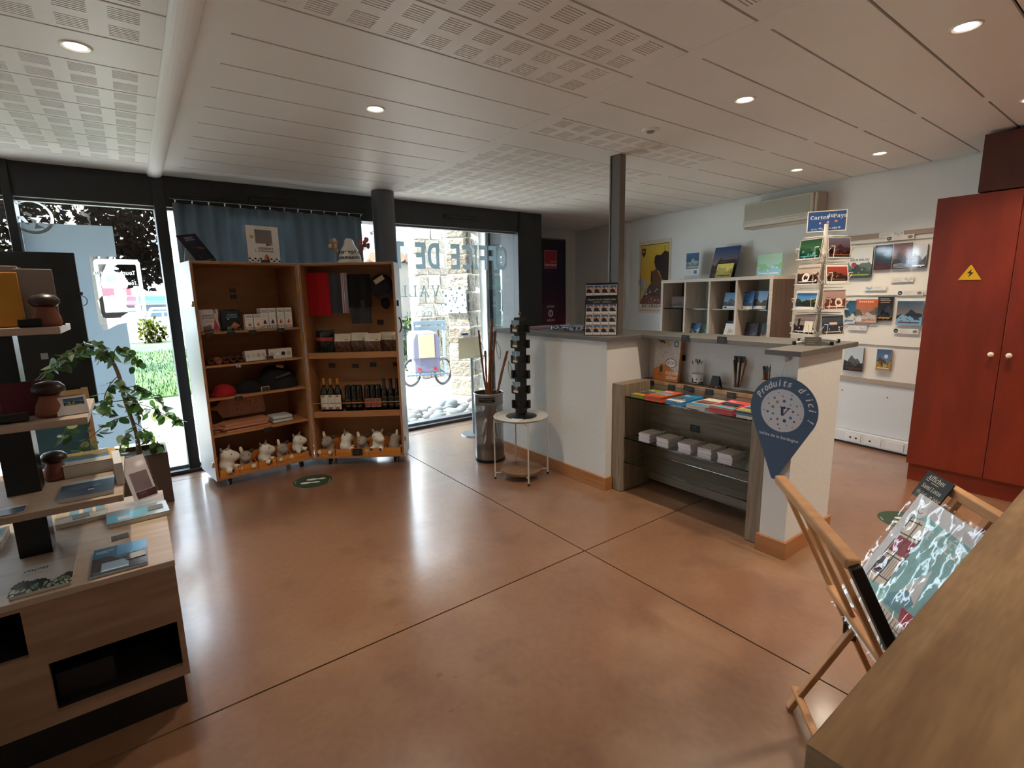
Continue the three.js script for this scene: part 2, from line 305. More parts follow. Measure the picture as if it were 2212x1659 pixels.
// glazed front
const gz = -5.2;
struct('trim_2', [RBB(-3.2, 3.95, 2.23, CY, -5.32, -5.1, 0.004)], M.frame, 'deep black header beam above the shop windows', 'header');
struct('trim_3', [RBB(3.92, 4.3, 0, CY, -5.46, -5.1, 0.004)], M.frame, 'broad black corner post beside the lettered window', 'post');
{ // side light of the nook with its dark frame
  const w = structGroup('window_6', 'tall reflecting pane in a dark frame beyond the lettered window', 'window');
  part(w, 'window_frame', [BB(4.22, 4.34, 0, CY + 0.1, -6.42, -6.2), BB(4.25, 4.31, 2.18, CY + 0.1, -6.2, -5.46), BB(4.25, 4.31, 0, 0.08, -6.2, -5.46), BB(4.24, 4.32, 0.98, 1.02, -6.2, -5.46)], M.frame);
  part(w, 'pane', BB(4.27, 4.285, 0.08, 2.18, -6.2, -5.46), std({ color: 0x76878a, roughness: 0.03, metalness: 0.75 }));
}
function windowUnit(n, x0, x1, label) {
  const w = structGroup('window_' + n, label, 'window');
  part(w, 'window_frame', [BB(x0, x1, 0.0, 0.055, -5.25, -5.14), BB(x0, x1, 2.212, 2.23, -5.22, -5.17)], M.greyMetal);
  const p = part(w, 'pane', B(x1 - x0, 2.16, 0.004, (x0 + x1) / 2, 1.134, gz), M.glassPane); p.castShadow = false; return w;
}
windowUnit(1, -0.573, 0.243, 'shop window with frosted film and a touch symbol'); windowUnit(2, -1.42, -0.625, 'neighbouring shop window with a frosted logo'); windowUnit(3, -2.26, -1.48, 'outer shop window'); windowUnit(4, 0.325, 1.98, 'shop window behind the grey curtain'); windowUnit(5, 2.12, 3.92, 'shop window lettered in reverse OFFICE DE');
struct('window_mullion', [RBB(0.243, 0.325, 0, CY, -5.27, -5.07, 0.006)], M.frame, 'black window mullion beside the grey curtain', 'mullion');
struct('window_mullion', [RBB(-0.625, -0.573, 0, CY, -5.27, -5.07, 0.006)], M.frame, 'black window mullion behind the touch screen', 'mullion');
struct('window_mullion', [RBB(-1.48, -1.42, 0, CY, -5.27, -5.07, 0.006), RBB(-2.32, -2.26, 0, CY, -5.27, -5.07, 0.006), RBB(-3.2, -3.1, 0, CY, -5.27, -5.07, 0.006)], M.frame, 'black window mullions of the outer windows', 'mullion');
struct('window_sill', [RBB(-3.2, 3.95, 0.0, 0.03, -5.14, -5.06, 0.004)], flat(0x3b3c3d, 0.5), 'dark sill strip along the foot of the windows', 'sill');
solo('round_column', 'grey round column between the curtain and the lettered window', 'column', C(0.106, 0.106, CY, 2.06, CY / 2, -4.8, 48), flat(0x56595b, 0.5));
for (const [x, n] of [[3.1, 1], [1.15, 2]]) { // ventilation slots in the header
  const v = solo('vent_slot', n === 1 ? 'black air slot in the header above the lettered window' : 'black air slot in the header above the curtain', 'vent', RB(0.42, 0.045, 0.02, x, 2.345, -5.092, 0.008), M.black);
}

// film and lettering on the glass (mirrored, as read from inside)
M.film = phys({ color: 0xbcc6cc, roughness: 1, transmission: 0.5, thickness: 0, side: THREE.DoubleSide });
M.filmWhite = phys({ color: 0xf2f5f7, roughness: 1, transmission: 0.75, thickness: 0, side: THREE.DoubleSide });
M.letterFilm = phys({ color: 0xb2c0c6, roughness: 1, transmission: 0.62, thickness: 0, side: THREE.DoubleSide });
const fz = gz + 0.0022;
function rrect(x0, y0, x1, y1, r) { const p = []; for (const [cx, cy, a0] of [[x1 - r, y1 - r, 0], [x0 + r, y1 - r, 90], [x0 + r, y0 + r, 180], [x1 - r, y0 + r, 270]]) for (let a = 0; a <= 90; a += 15) p.push([cx + r * Math.cos((a0 + a) * D2R), cy + r * Math.sin((a0 + a) * D2R)]); return p; }
const film = (pts, holes, d = 0.0006) => ext(shape(pts, holes), d).translate(0, 0, fz);
const circ = (cx, cy, r, n = 28) => Array.from({ length: n }, (_, i) => [cx + r * Math.cos(i / n * 6.2832), cy + r * Math.sin(i / n * 6.2832)]);
{
  const f = thing('window_film', 'frosted film with touch screen symbol stuck on the shop window', 'film');
  part(f, 'frosted_area', film([[-0.572, 1.85], [-0.572, 2.062], [-0.412, 2.062], [-0.041, 2.066], [-0.043, 1.83], [-0.215, 1.83], [-0.22, 1.33], [-0.19, 1.25], [-0.1, 1.3], [-0.042, 1.31], [-0.047, 0.3], [-0.572, 0.3]]), M.film);
  part(f, 'tablet_outline', film(rrect(-0.195, 1.35, 0.1, 1.812, 0.03), [rrect(-0.168, 1.395, 0.072, 1.772, 0.008)], 0.0012), M.filmWhite);
  const hand = [[-0.205, 1.49], [-0.17, 1.53], [-0.14, 1.515], [-0.13, 1.505], [-0.12, 1.53], [-0.1, 1.53], [-0.093, 1.5], [-0.08, 1.53], [-0.062, 1.535], [-0.055, 1.5], [-0.04, 1.57], [-0.02, 1.58], [-0.014, 1.54], [-0.03, 1.44], [-0.01, 1.42], [-0.025, 1.39], [-0.07, 1.36], [-0.09, 1.31], [-0.19, 1.36]];
  part(f, 'pointing_hand', film(hand, [], 0.0018), M.filmWhite);
  part(f, 'logo_ring', film(circ(-0.5, 2.1, 0.118), [circ(-0.505, 2.105, 0.104)], 0.0012), M.filmWhite);
  part(f, 'logo_stroke', film([[-0.6, 2.05], [-0.57, 2.09], [-0.54, 2.05], [-0.52, 2.05], [-0.55, 2.105], [-0.6, 2.1]], [], 0.0012), M.filmWhite); part(f, 'logo_stroke', film([[-0.53, 2.1], [-0.45, 2.1], [-0.48, 2.05], [-0.44, 2.03], [-0.5, 2.02], [-0.48, 2.08]], [], 0.0012), M.filmWhite);
}
const { FontLoader } = await import('three/addons/loaders/FontLoader.js'); const { TextGeometry } = await import('three/addons/geometries/TextGeometry.js');
const fBold = await new FontLoader().loadAsync('fonts/droid/droid_sans_bold.typeface.json'), fSerif = await new FontLoader().loadAsync('fonts/droid/droid_serif_regular.typeface.json');
// text as thin film; mirror = true reads correctly from outside; sx squeezes the width
function word(s, font, h, sx = 1, mirror = true, d = 0.0006) {
  const g = new TextGeometry(s, { font, size: h, depth: d, curveSegments: 6 }); g.computeBoundingBox(); const b = g.boundingBox; g.translate(-b.min.x, 0, 0); g.scale(sx, 1, 1);
  if (mirror) { g.scale(-1, 1, 1); const p = g.attributes; for (const k of ['position', 'normal', 'uv']) { const a = p[k], n = a.itemSize; for (let i = 0; i < a.count; i += 3) for (let q = 0; q < n; q++) { const t = a.array[(i + 1) * n + q]; a.array[(i + 1) * n + q] = a.array[(i + 2) * n + q]; a.array[(i + 2) * n + q] = t; } } }
  return g;
}
{ // one letter is one piece of film
  const t = thing('window_lettering', 'pale film lettering in reverse across the big shop window', 'lettering');
  const at = { O: 3.815, F: 3.665, F2: 3.52, I: 3.395, C: 3.3, E: 3.13, D: 2.86, E2: 2.62 };
  for (const [k, x1, w] of [['O', 3.82, 0.145], ['F', 3.655, 0.115], ['F', 3.52, 0.115], ['I', 3.385, 0.05], ['C', 3.31, 0.145], ['E', 3.135, 0.12], ['D', 2.865, 0.145], ['E', 2.69, 0.12], ['T', 2.44, 0.13], ['O', 2.28, 0.14]]) {
    const g = word(k, fBold, 0.28); g.computeBoundingBox(); const b = g.boundingBox; g.scale(w / (b.max.x - b.min.x), 0.285 / (b.max.y - b.min.y), 1); g.computeBoundingBox(); g.translate(x1 - g.boundingBox.max.x, 1.775 - g.boundingBox.min.y, fz); part(t, 'letter', g, M.letterFilm);
  }
  let x = 2.86; for (const k of 'VALLEE') { const g = word(k, fSerif, 0.125); g.computeBoundingBox(); g.translate(x - g.boundingBox.max.x, 1.47, fz); part(t, 'letter', g, M.letterFilm); x -= (g.boundingBox.max.x - g.boundingBox.min.x) + 0.025; }
  x = 2.82; for (const k of 'ROCAMADOUR') { const g = word(k, fSerif, 0.06); g.computeBoundingBox(); g.translate(x - g.boundingBox.max.x, 1.25, fz); part(t, 'letter', g, M.letterFilm); x -= (g.boundingBox.max.x - g.boundingBox.min.x) + 0.03; }
  const v = word('v', fSerif, 0.1); v.translate(3.09, 1.385, fz); part(t, 'letter', v, M.letterFilm);
  const dots = []; seed(5); for (const [r, n, s] of [[0.09, 8, 0.012], [0.15, 9, 0.015], [0.2, 8, 0.009]]) for (let i = 0; i < n; i++) { const a = i / n * 6.283 + r * 9; dots.push(film(circ(3.08 + r * 1.1 * Math.cos(a), 1.42 + r * Math.sin(a) * 0.95, s * rr(0.7, 1.2), 12))); }
  part(t, 'dot_pattern', dots, M.letterFilm);
  const g = thing('window_lettering', 'small reversed touch-screen invitation lettered inside the tablet symbol', 'lettering');
  let a = word("Touchez l'écran", fBold, 0.032, 0.8); a.translate(0.06, 1.69, fz); part(g, 'text_line', a, M.filmWhite); a = word('Touch the Screen', fBold, 0.03, 0.7); a.translate(0.06, 1.61, fz); part(g, 'text_line', a, M.filmWhite);
}

// curtain on its rail behind the cupboards
M.curtain = phys({ color: 0x4c565c, roughness: 0.95, transmission: 0.12, thickness: 0, side: THREE.DoubleSide, bumpMap: dtex(128, 128, (u, v) => 0.5 + 0.5 * Math.sin(u * 400) * Math.sin(v * 400), false), bumpScale: 0.0004 });
{
  const c = thing('curtain', 'blue-grey pleated curtain hanging on a hooked rail', 'curtain'), nx = 220, ny = 10, pos = [], idx = [], uv = [];
  for (let j = 0; j <= ny; j++) for (let i = 0; i <= nx; i++) { const t = i / nx, x = 0.365 + 1.56 * t, y = 2.255 - j / ny * 2.2, w = 0.026 * Math.sin(t * 13 * 6.283) + 0.014 * Math.sin(t * 29 + 1) * (0.4 + 0.6 * j / ny); pos.push(x, y, -5.045 + w * 0.8); uv.push(x, y); }
  for (let j = 0; j < ny; j++) for (let i = 0; i < nx; i++) { const a = j * (nx + 1) + i; idx.push(a, a + nx + 1, a + 1, a + 1, a + nx + 1, a + nx + 2); }
  const g = new THREE.BufferGeometry(); g.setAttribute('position', new THREE.Float32BufferAttribute(pos, 3)); g.setAttribute('uv', new THREE.Float32BufferAttribute(uv, 2)); g.setIndex(idx); g.computeVertexNormals();
  part(c, 'fabric', g, M.curtain); part(c, 'rail', RBB(0.35, 1.95, 2.285, 2.305, -5.057, -5.033), M.black);
  for (let i = 0; i < 14; i++) { const x = 0.385 + i * 0.118; part(c, 'hook', [C(0.003, 0.003, 0.03, x, 2.268, -5.03, 6), S(0.008, x, 2.272, -5.025, 1, 1, 1, 10)], M.chrome); }
}

// recessed downlights: fitting, glowing lens, and the light it gives
M.lens = std({ color: 0xffffff, emissive: 0xfff0d8, emissiveIntensity: 9, roughness: 0.4 });
M.ring = flat(0xe8e6e0, 0.35);
const ringGeo = L([[0.036, 0.004], [0.044, -0.004], [0.052, -0.005], [0.054, 0], [0.054, 0.006]], 32), lensGeo = C(0.037, 0.037, 0.003, 0, 0.001, 0, 32);
function downlight(x, z, label, k = 1) {
  const d = thing('downlight', label, 'ceiling light', [x, CY, z], 0, 'recessed ceiling downlights'); part(d, 'ring', ringGeo, M.ring); part(d, 'lens', lensGeo, M.lens);
  const s = new THREE.SpotLight(SPOTCOL, SPOT * k, 0, 62 * D2R, 0.75, 2); s.position.set(x, CY - 0.014, z); s.target.position.set(x, 0, z); s.castShadow = true; s.shadow.radius = 1.8; s.shadow.mapSize.set(1024, 1024); scene.add(s, s.target); return d;
}
downlight(-0.052, -2.777, 'round lit downlight between slotted panels above the island display'); downlight(1.18, -2.777, 'round lit downlight in the plain ceiling before the wooden trunk'); downlight(2.75, -1.577, 'round lit downlight above the grey oak shelf counter'); downlight(2.75, -0.677, 'bright round downlight above the print rack', 1.3);
downlight(4.675, -2.177, 'round lit downlight near the wall air conditioner'); downlight(4.675, -1.577, 'round lit downlight before the leaflet board'); downlight(4.085, -0.677, 'round lit downlight above the red-brown cupboard');
for (const [x, z] of [[1.18, 0.823], [2.75, 1.123], [3.9, 0.823], [3.9, 1.723]]) downlight(x, z, 'unseen round downlight in the ceiling over the rear of the shop', 1.15);  // lamps out of view; the first is added to brighten the near table
{ const d = thing('smoke_detector', 'small white round smoke detector on the ceiling', 'detector', [2.73, CY, -2.177]); part(d, 'base', L([[0.0, -0.012], [0.04, -0.012], [0.052, -0.004], [0.052, 0]], 32), M.ring); part(d, 'sensor', L([[0, -0.022], [0.02, -0.02], [0.026, -0.012]], 24), flat(0x8d8983, 0.6)); }
{ const p = thing('steel_post', 'slim grey steel post rising from the counter to the ceiling', 'post', [3.02, 1.157, -2.69]); part(p, 'shaft', RB(0.06, CY - 1.158, 0.085, 0, (CY - 1.158) / 2, 0, 0.004), flat(0x6b665f, 0.45)); part(p, 'side_flange', RB(0.075, CY - 1.158, 0.012, 0, (CY - 1.158) / 2, -0.05, 0.003), M.greyMetal); }
// ================= the open display trunk =================
function dup(root, pos, ry, label, group) {
  const base = root.name.replace(/_\d{3}$/, ''), r = root.clone(); r.name = numbered(base); r.position.set(...pos); r.rotation.set(root.rotation.x, ry, root.rotation.z); r.userData = { ...root.userData };
  if (label) r.userData.label = label; if (group) r.userData.group = group; scene.add(r); return r;
}
const frameAt = (x, z, ry) => (u, y, d) => [x + u * Math.cos(ry) + d * Math.sin(ry), y, z - u * Math.sin(ry) + d * Math.cos(ry)];   // d towards the viewer
const LRY = Math.atan2(0.093, 0.753), RRY = Math.atan2(-0.45, 0.655);
const lf = frameAt(0.38, -4.44, LRY), rf = frameAt(1.152, -4.512, RRY);
M.laminate = flat(0xd6d8da, 0.4);
function castor(p, x, z) { const c = part(p, 'castor', [C(0.03, 0.03, 0.02, 0, 0.03, 0, 20).rotateZ(0)], M.black); c.geometry = merge([T(C(0.03, 0.03, 0.02, 0, 0, 0, 20), x, 0.03, z, 0, 0, Math.PI / 2), B(0.03, 0.012, 0.03, x, 0.061, z), B(0.004, 0.04, 0.02, x - 0.013, 0.045, z), B(0.004, 0.04, 0.02, x + 0.013, 0.045, z)]); return c; }
const trunk = thing('open_display_case', 'tall open plywood trunk on castors, two hinged halves full of shop goods', 'trunk', [0, 0, 0]);
{
  const shell = (org, ry, w, dep, nm) => {
    const g = new THREE.Group(); g.name = nm; g.position.set(...org); g.rotation.y = ry; trunk.add(g); const y0 = 0.066, y1 = 1.762, t = 0.018;
    const P = (name, geo, mat = M.ply) => { const m = shade(new THREE.Mesh(geo, mat)); m.name = name; g.add(m); return m; };
    P('side_panel', RBB(0, t, y0, y1, -dep, 0, 0.002)); P('side_panel', RBB(w - t, w, y0, y1, -dep, 0, 0.002)); P('top_panel', RBB(t, w - t, y1 - t, y1, -dep, -0.0005, 0.002)); P('bottom_panel', RBB(t, w - t, y0, y0 + t, -dep, -0.0005, 0.002)); P('back_panel', BB(t, w - t, y0 + t, y1 - t, -dep, -dep + 0.008));
    P('outer_skin', merge([BB(-0.002, 0, y0, y1, -dep, -0.001), BB(w, w + 0.002, y0, y1, -dep, -0.001), BB(0, w, y1, y1 + 0.002, -dep, -0.001), BB(0, w, y0, y1, -dep - 0.002, -dep)]), M.laminate);
    return P;
  };
  const pl = shell([0.38, 0, -4.44], LRY, 0.776, 0.46, 'left_half'), pr = shell([1.152, 0, -4.512], RRY, 0.79, 0.25, 'right_half');
  for (const y of [1.235, 0.978, 0.72, 0.43]) pl('shelf', RBB(0.018, 0.758, y - 0.016, y, -0.452, -0.012, 0.002));
  for (const y of [1.0, 0.48]) { pr('shelf', BB(0.018, 0.772, y - 0.02, y - 0.006, -0.242, -0.025)); pr('shelf_lip', RBB(0.02, 0.77, y - 0.04, y + 0.012, -0.025, -0.007, 0.002)); }
  pr('retaining_bar', T(C(0.004, 0.004, 0.754, 0, 0, 0, 8), 0.395, 0.565, -0.015, 0, 0, Math.PI / 2));
  for (const y of [1.56, 1.14, 0.72]) pl('hinge', RB(0.028, 0.075, 0.006, 0.772, y, 0.003, 0.002), M.brass);
  for (const y of [1.45, 0.2]) pl('latch', [RB(0.012, 0.04, 0.03, -0.008, y, -0.02, 0.003), RB(0.006, 0.02, 0.012, -0.014, y - 0.012, -0.02, 0.002)].map((g) => g) && merge([RB(0.012, 0.04, 0.03, -0.008, y, -0.02, 0.003), RB(0.006, 0.02, 0.012, -0.014, y - 0.012, -0.02, 0.002)]), M.brass);
  pr('latch', merge([RB(0.012, 0.05, 0.03, 0.8, 1.42, -0.05, 0.003), tube([[0.8, 1.3, -0.05], [0.815, 1.27, -0.05], [0.815, 1.2, -0.05], [0.8, 1.17, -0.05]], 0.006)]), M.black); pr('latch', RB(0.012, 0.04, 0.03, 0.798, 0.22, -0.05, 0.003), M.steel);
  const gl = trunk.children[0], gr = trunk.children[1];
  for (const [x, z] of [[0.1, -0.06], [0.68, -0.06], [0.1, -0.4], [0.68, -0.4]]) castor(gl, x, z); for (const [x, z] of [[0.12, -0.05], [0.7, -0.05], [0.12, -0.2], [0.7, -0.2]]) castor(gr, x, z);
  // chalk price tags pinned in the trunk belong to it
  let k = 0; for (const [u, y] of [[0.075, 1.215], [0.225, 1.215], [0.38, 1.215], [0.6, 1.218], [0.225, 0.7], [0.42, 0.405]]) { const m = pl('price_tag', tag(0.058, 0.032, k++), slates[0].mat); m.position.set(u, y - 0.014, -0.006); }
  for (const y of [1.535, 1.485]) { const m = pl('price_tag', tag(0.05, 0.035, k++), slates[0].mat); m.position.set(0.39, y, -0.448); }
  for (const [u, y] of [[0.14, 0.85], [0.35, 0.845], [0.51, 0.85], [0.72, 0.852], [0.6, 1.235]]) { const m = pr('price_tag', tag(0.055, 0.038, k++), slates[0].mat); m.position.set(u, y, -0.23); }
  { const m = pr('price_tag', tag(0.085, 0.06, 3), slates[0].mat); m.position.set(0.38, 0.092, 0.006); }
}
// --- prints for the sweets ---
const brand = (c, x, y, s, col = '#1b1b1f') => { txt(c, 'PIERROT', x, y, s, col, 'sans-serif', 'center', 'bold'); txt(c, 'GOURMAND', x, y + s * 0.85, s * 0.8, col, 'sans-serif', 'center', 'bold'); };
const checks = (c, x, y, w, n, r) => { for (let j = 0; j < r; j++) for (let i = 0; i < n; i++) { c.fillStyle = (i + j) % 2 ? '#f4f2ec' : '#15151a'; const s = w / n; c.save(); c.translate(x + (i + 0.5) * s, y + (j + 0.5) * s * 0.8); c.rotate(Math.PI / 4); c.fillRect(-s * 0.36, -s * 0.36, s * 0.72, s * 0.72); c.restore(); } };
const lolly = (c, x, y, s, a, b) => { c.fillStyle = a; c.beginPath(); c.moveTo(x, y - s); c.quadraticCurveTo(x + s * 0.7, y - s * 0.2, x + s * 0.55, y + s * 0.5); c.lineTo(x - s * 0.55, y + s * 0.5); c.quadraticCurveTo(x - s * 0.7, y - s * 0.2, x, y - s); c.fill(); c.fillStyle = b; c.beginPath(); c.moveTo(x, y - s); c.quadraticCurveTo(x + s * 0.7, y - s * 0.2, x + s * 0.55, y + s * 0.5); c.lineTo(x, y + s * 0.5); c.fill(); };
const sweetBox = (a, b, top) => art(100, 260, (c, w, h) => { c.fillStyle = '#f1efe9'; c.fillRect(0, 0, w, h); brand(c, w / 2, 38, 19); lines(c, 20, 80, 60, 3, 8, '#b9b6ae'); if (top) { c.fillStyle = '#f3e5a0'; c.beginPath(); c.arc(36, 118, 15, 0, 7); c.fill(); } lolly(c, w / 2, 180, 36, a, b); checks(c, 0, 216, w, 6, 3); });
const boxArtA = sweetBox('#efb62c', '#c8283c'), boxArtB = sweetBox('#7a3a20', '#4b2012', true), boxArtC = sweetBox('#d8433a', '#f0b93a', true);
const bagWhite = art(180, 220, (c, w, h) => { c.fillStyle = '#dcd6d2'; c.fillRect(0, 0, w, h); c.fillStyle = '#8c8790'; c.fillRect(132, 0, 22, 40); brand(c, 88, 70, 26, '#3c3a40'); txt(c, 'Cadeaux', 86, 122, 20, '#8b6e72', 'serif', 'center', 'italic'); c.fillStyle = '#7d6a66'; c.beginPath(); c.moveTo(20, 170); c.lineTo(95, 150); c.lineTo(110, 215); c.lineTo(30, 220); c.fill(); c.fillStyle = '#c24a6a'; c.beginPath(); c.moveTo(150, 90); c.lineTo(176, 200); c.lineTo(110, 200); c.fill(); checks(c, 100, 196, 80, 5, 2); });
const bagBlue = art(180, 220, (c, w, h) => { c.fillStyle = '#13242f'; c.fillRect(0, 0, w, h); brand(c, 104, 66, 24, '#8fb0bf'); c.fillStyle = '#d8c8a8'; c.fillRect(60, 92, 16, 12); c.fillStyle = '#c8825a'; c.beginPath(); c.moveTo(70, 180); c.lineTo(120, 128); c.lineTo(172, 170); c.lineTo(120, 210); c.fill(); c.fillStyle = '#7f97a5'; c.fillRect(46, 176, 44, 40); checks(c, 120, 196, 60, 5, 2); });
const put = (fn, u, y, d, name, label, cat, geo, mat, group, ry, rx = 0) => { const m = solo(name, label, cat, geo, mat, fn(u, y, d), ry, group); if (rx) { m.rotation.order = 'YXZ'; m.rotation.x = rx; } return m; };
// a soft sachet: wider than deep, pinched on top, standing on y = 0
function sachet(w, h, t, a) {
  const g = new THREE.BoxGeometry(w, h, t, 8, 10, 2).toNonIndexed(); g.translate(0, h / 2, 0); const n = g.attributes.normal, p = g.attributes.position; const src = [];
  for (let i = 0; i < p.count; i++) src.push([p.getX(i) / w + 0.5, p.getY(i) / h, n.getZ(i)]);
  for (let i = 0; i < p.count; i++) { const [u, v] = src[i], k = Math.sin(Math.PI * clamp(v * 1.02)) ** 0.6 * (0.35 + 0.65 * Math.sin(Math.PI * clamp(u, 0.04, 0.96))); p.setZ(i, p.getZ(i) * (0.15 + k)); p.setX(i, p.getX(i) * (1 - 0.05 * Math.sin(Math.PI * v)) + 0.004 * Math.sin(v * 9)); }
  g.computeVertexNormals(); const q = g.attributes.uv; for (let i = 0; i < p.count; i++) { const [u, v] = src[i], r = a.uv(clamp(u), clamp(v)); q.setXY(i, ...r); } return g;
}
put(lf, 0.1, 1.236, -0.09, 'sweet_bag', 'white sweet bag with pink print standing on the trunk top shelf', 'bag', sachet(0.135, 0.17, 0.05, bagWhite), bagWhite.mat, null, LRY);
put(lf, 0.25, 1.236, -0.09, 'sweet_bag', 'dark blue sweet bag standing on the trunk top shelf', 'bag', sachet(0.14, 0.165, 0.05, bagBlue), bagBlue.mat, null, LRY);
for (const [u, a, h, lab] of [[0.372, boxArtA, 0.122, 'short white sweet box with red and yellow lolly'], [0.436, boxArtA, 0.122, 'short white sweet box with red and yellow lolly'], [0.498, boxArtB, 0.166, 'tall white sweet box with chocolate-brown lolly'], [0.559, boxArtB, 0.166, 'tall white sweet box with chocolate-brown lolly'], [0.627, boxArtC, 0.166, 'tall white sweet box with striped red and yellow lolly'], [0.69, boxArtC, 0.166, 'tall white sweet box with striped red and yellow lolly']])
  put(lf, u, 1.2362, h > 0.14 ? -0.1 : -0.06, 'sweet_box', lab + ' on the trunk top shelf', 'box', card(0.058, h, h > 0.14 ? 0.09 : 0.05, a), a.mat, 'white sweet boxes on the trunk shelf', LRY);
// second shelf: clay mugs, boxed candles
M.clay = flat(0xa5684a, 0.8); M.clayDark = flat(0x5a3826, 0.8); M.darkCap = flat(0x241915, 0.6);
for (let i = 0; i < 5; i++) { const m = put(lf, 0.075 + i * 0.052, 0.979, -0.1, 'clay_whistle', i === 1 ? 'pale clay barrel turned end-on among the dark ones on the trunk shelf' : 'brown hollow clay barrel lying end-on on the trunk shelf', 'clay barrel', T(L([[0.012, -0.055], [0.022, -0.05], [0.027, -0.02], [0.027, 0.03], [0.022, 0.052], [0.017, 0.052], [0.014, 0.03], i === 1 ? [0.0, 0.05] : [0.0, 0.028]], 20), 0, 0.027, 0, Math.PI / 2), i === 1 ? M.clay : M.clayDark, i === 1 ? null : 'dark clay barrels on the trunk shelf', LRY); }
const discs = (bg, cols) => art(200, 90, (c, w, h) => { c.fillStyle = bg; c.fillRect(0, 0, w, h); cols.forEach((q, i) => { c.fillStyle = q; c.beginPath(); c.arc(28 + i * 48, 46, 17, 0, 7); c.fill(); c.strokeStyle = '#8d8a84'; c.stroke(); }); c.strokeStyle = '#a9a59c'; c.strokeRect(3, 3, w - 6, h - 6); });
const dA = discs('#d7d3cb', ['#bdb9b0', '#c9c5bc', '#aaa79f', '#b7b2a8']), dB = discs('#d9d6cf', ['#b9b5ad', '#f2efe9', '#1c2227', '#b3afa6']);
put(lf, 0.4, 0.979, -0.07, 'candle_box', 'creased white box with four faint discs on the trunk shelf', 'box', card(0.165, 0.085, 0.05, dA), dA.mat, null, LRY + 0.1, -0.2);
put(lf, 0.6, 0.979, -0.1, 'candle_box', 'clear-fronted box of four candles, one black, on the trunk shelf', 'box', card(0.19, 0.085, 0.06, dB), dB.gloss, null, LRY);
{ const s = thing('framed_slate', 'small wood-framed slate before the candle boxes', 'price sign', lf(0.5, 0.979, -0.035), LRY); const f = part(s, 'frame', RB(0.062, 0.036, 0.01, 0, 0.018, 0, 0.002), M.beech); f.rotation.x = -0.25; const q = part(s, 'slate', tag(0.052, 0.028, 2), slates[2].mat); q.position.set(0, 0.004, 0.0045); q.rotation.x = -0.25; }
solo('numeral_sign', 'small silver figures hanging from the trunk shelf edge', 'sign', [T(word('18', fBold, 0.028, 1, false, 0.003), 0, 0, 0)], M.steel, lf(0.225, 0.948, 0.002), LRY);
// third shelf: folded caps and bags
function heap(w, h, d, sd, amp = 0.012) { const g = new THREE.SphereGeometry(0.5, 28, 16); g.scale(w, h * 2, d); const p = g.attributes.position; for (let i = 0; i < p.count; i++) if (p.getY(i) < 0) p.setY(i, p.getY(i) * 0.02); g.computeVertexNormals(); jitter(g, amp, 30 / Math.max(w, 0.05) * 0.15, sd); const q = g.attributes.position; for (let i = 0; i < q.count; i++) q.setY(i, Math.max(0, q.getY(i))); g.computeVertexNormals(); return g; }
M.redCloth = std({ color: 0x9a121c, roughness: 0.95 }); M.blackCloth = std({ color: 0x14151b, roughness: 0.95 }); M.greyCloth = std({ color: 0x3a3b40, roughness: 0.95 }); M.linen = std({ color: 0xb9bfc0, roughness: 0.95 });
put(lf, 0.145, 0.721, -0.13, 'folded_beret', 'red cloth cap lying on the trunk shelf', 'cap', heap(0.2, 0.1, 0.18, 2), M.redCloth, null, LRY);
put(lf, 0.35, 0.721, -0.17, 'folded_beret', 'flat black cloth cap beside the red one', 'cap', heap(0.26, 0.09, 0.2, 5), M.blackCloth, null, LRY);
{ const c = thing('folded_beret', 'heaped black cap with grey band and paper tag in the trunk', 'cap', lf(0.58, 0.721, -0.17), LRY); part(c, 'crown', heap(0.3, 0.19, 0.22, 9, 0.014), M.blackCloth); const b = part(c, 'band', RB(0.13, 0.022, 0.03, 0.05, 0.1, 0.09, 0.008), M.greyCloth); b.rotation.z = 0.25; const t = part(c, 'paper_tag', B(0.055, 0.022, 0.001, 0, 0, 0), flat(0xb59c74, 0.8)); t.position.set(0.02, 0.185, 0.05); t.rotation.set(-0.5, 0, -0.25); }
{ const s = thing('framed_slate', 'small wood-framed slate before the black caps', 'price sign', lf(0.44, 0.721, -0.03), LRY + 0.15); const f = part(s, 'frame', RB(0.068, 0.044, 0.01, 0, 0.022, 0, 0.002), M.beech); f.rotation.x = -0.2; const q = part(s, 'slate', tag(0.058, 0.035, 4), slates[4].mat); q.position.set(0, 0.004, 0.004); q.rotation.x = -0.2; }
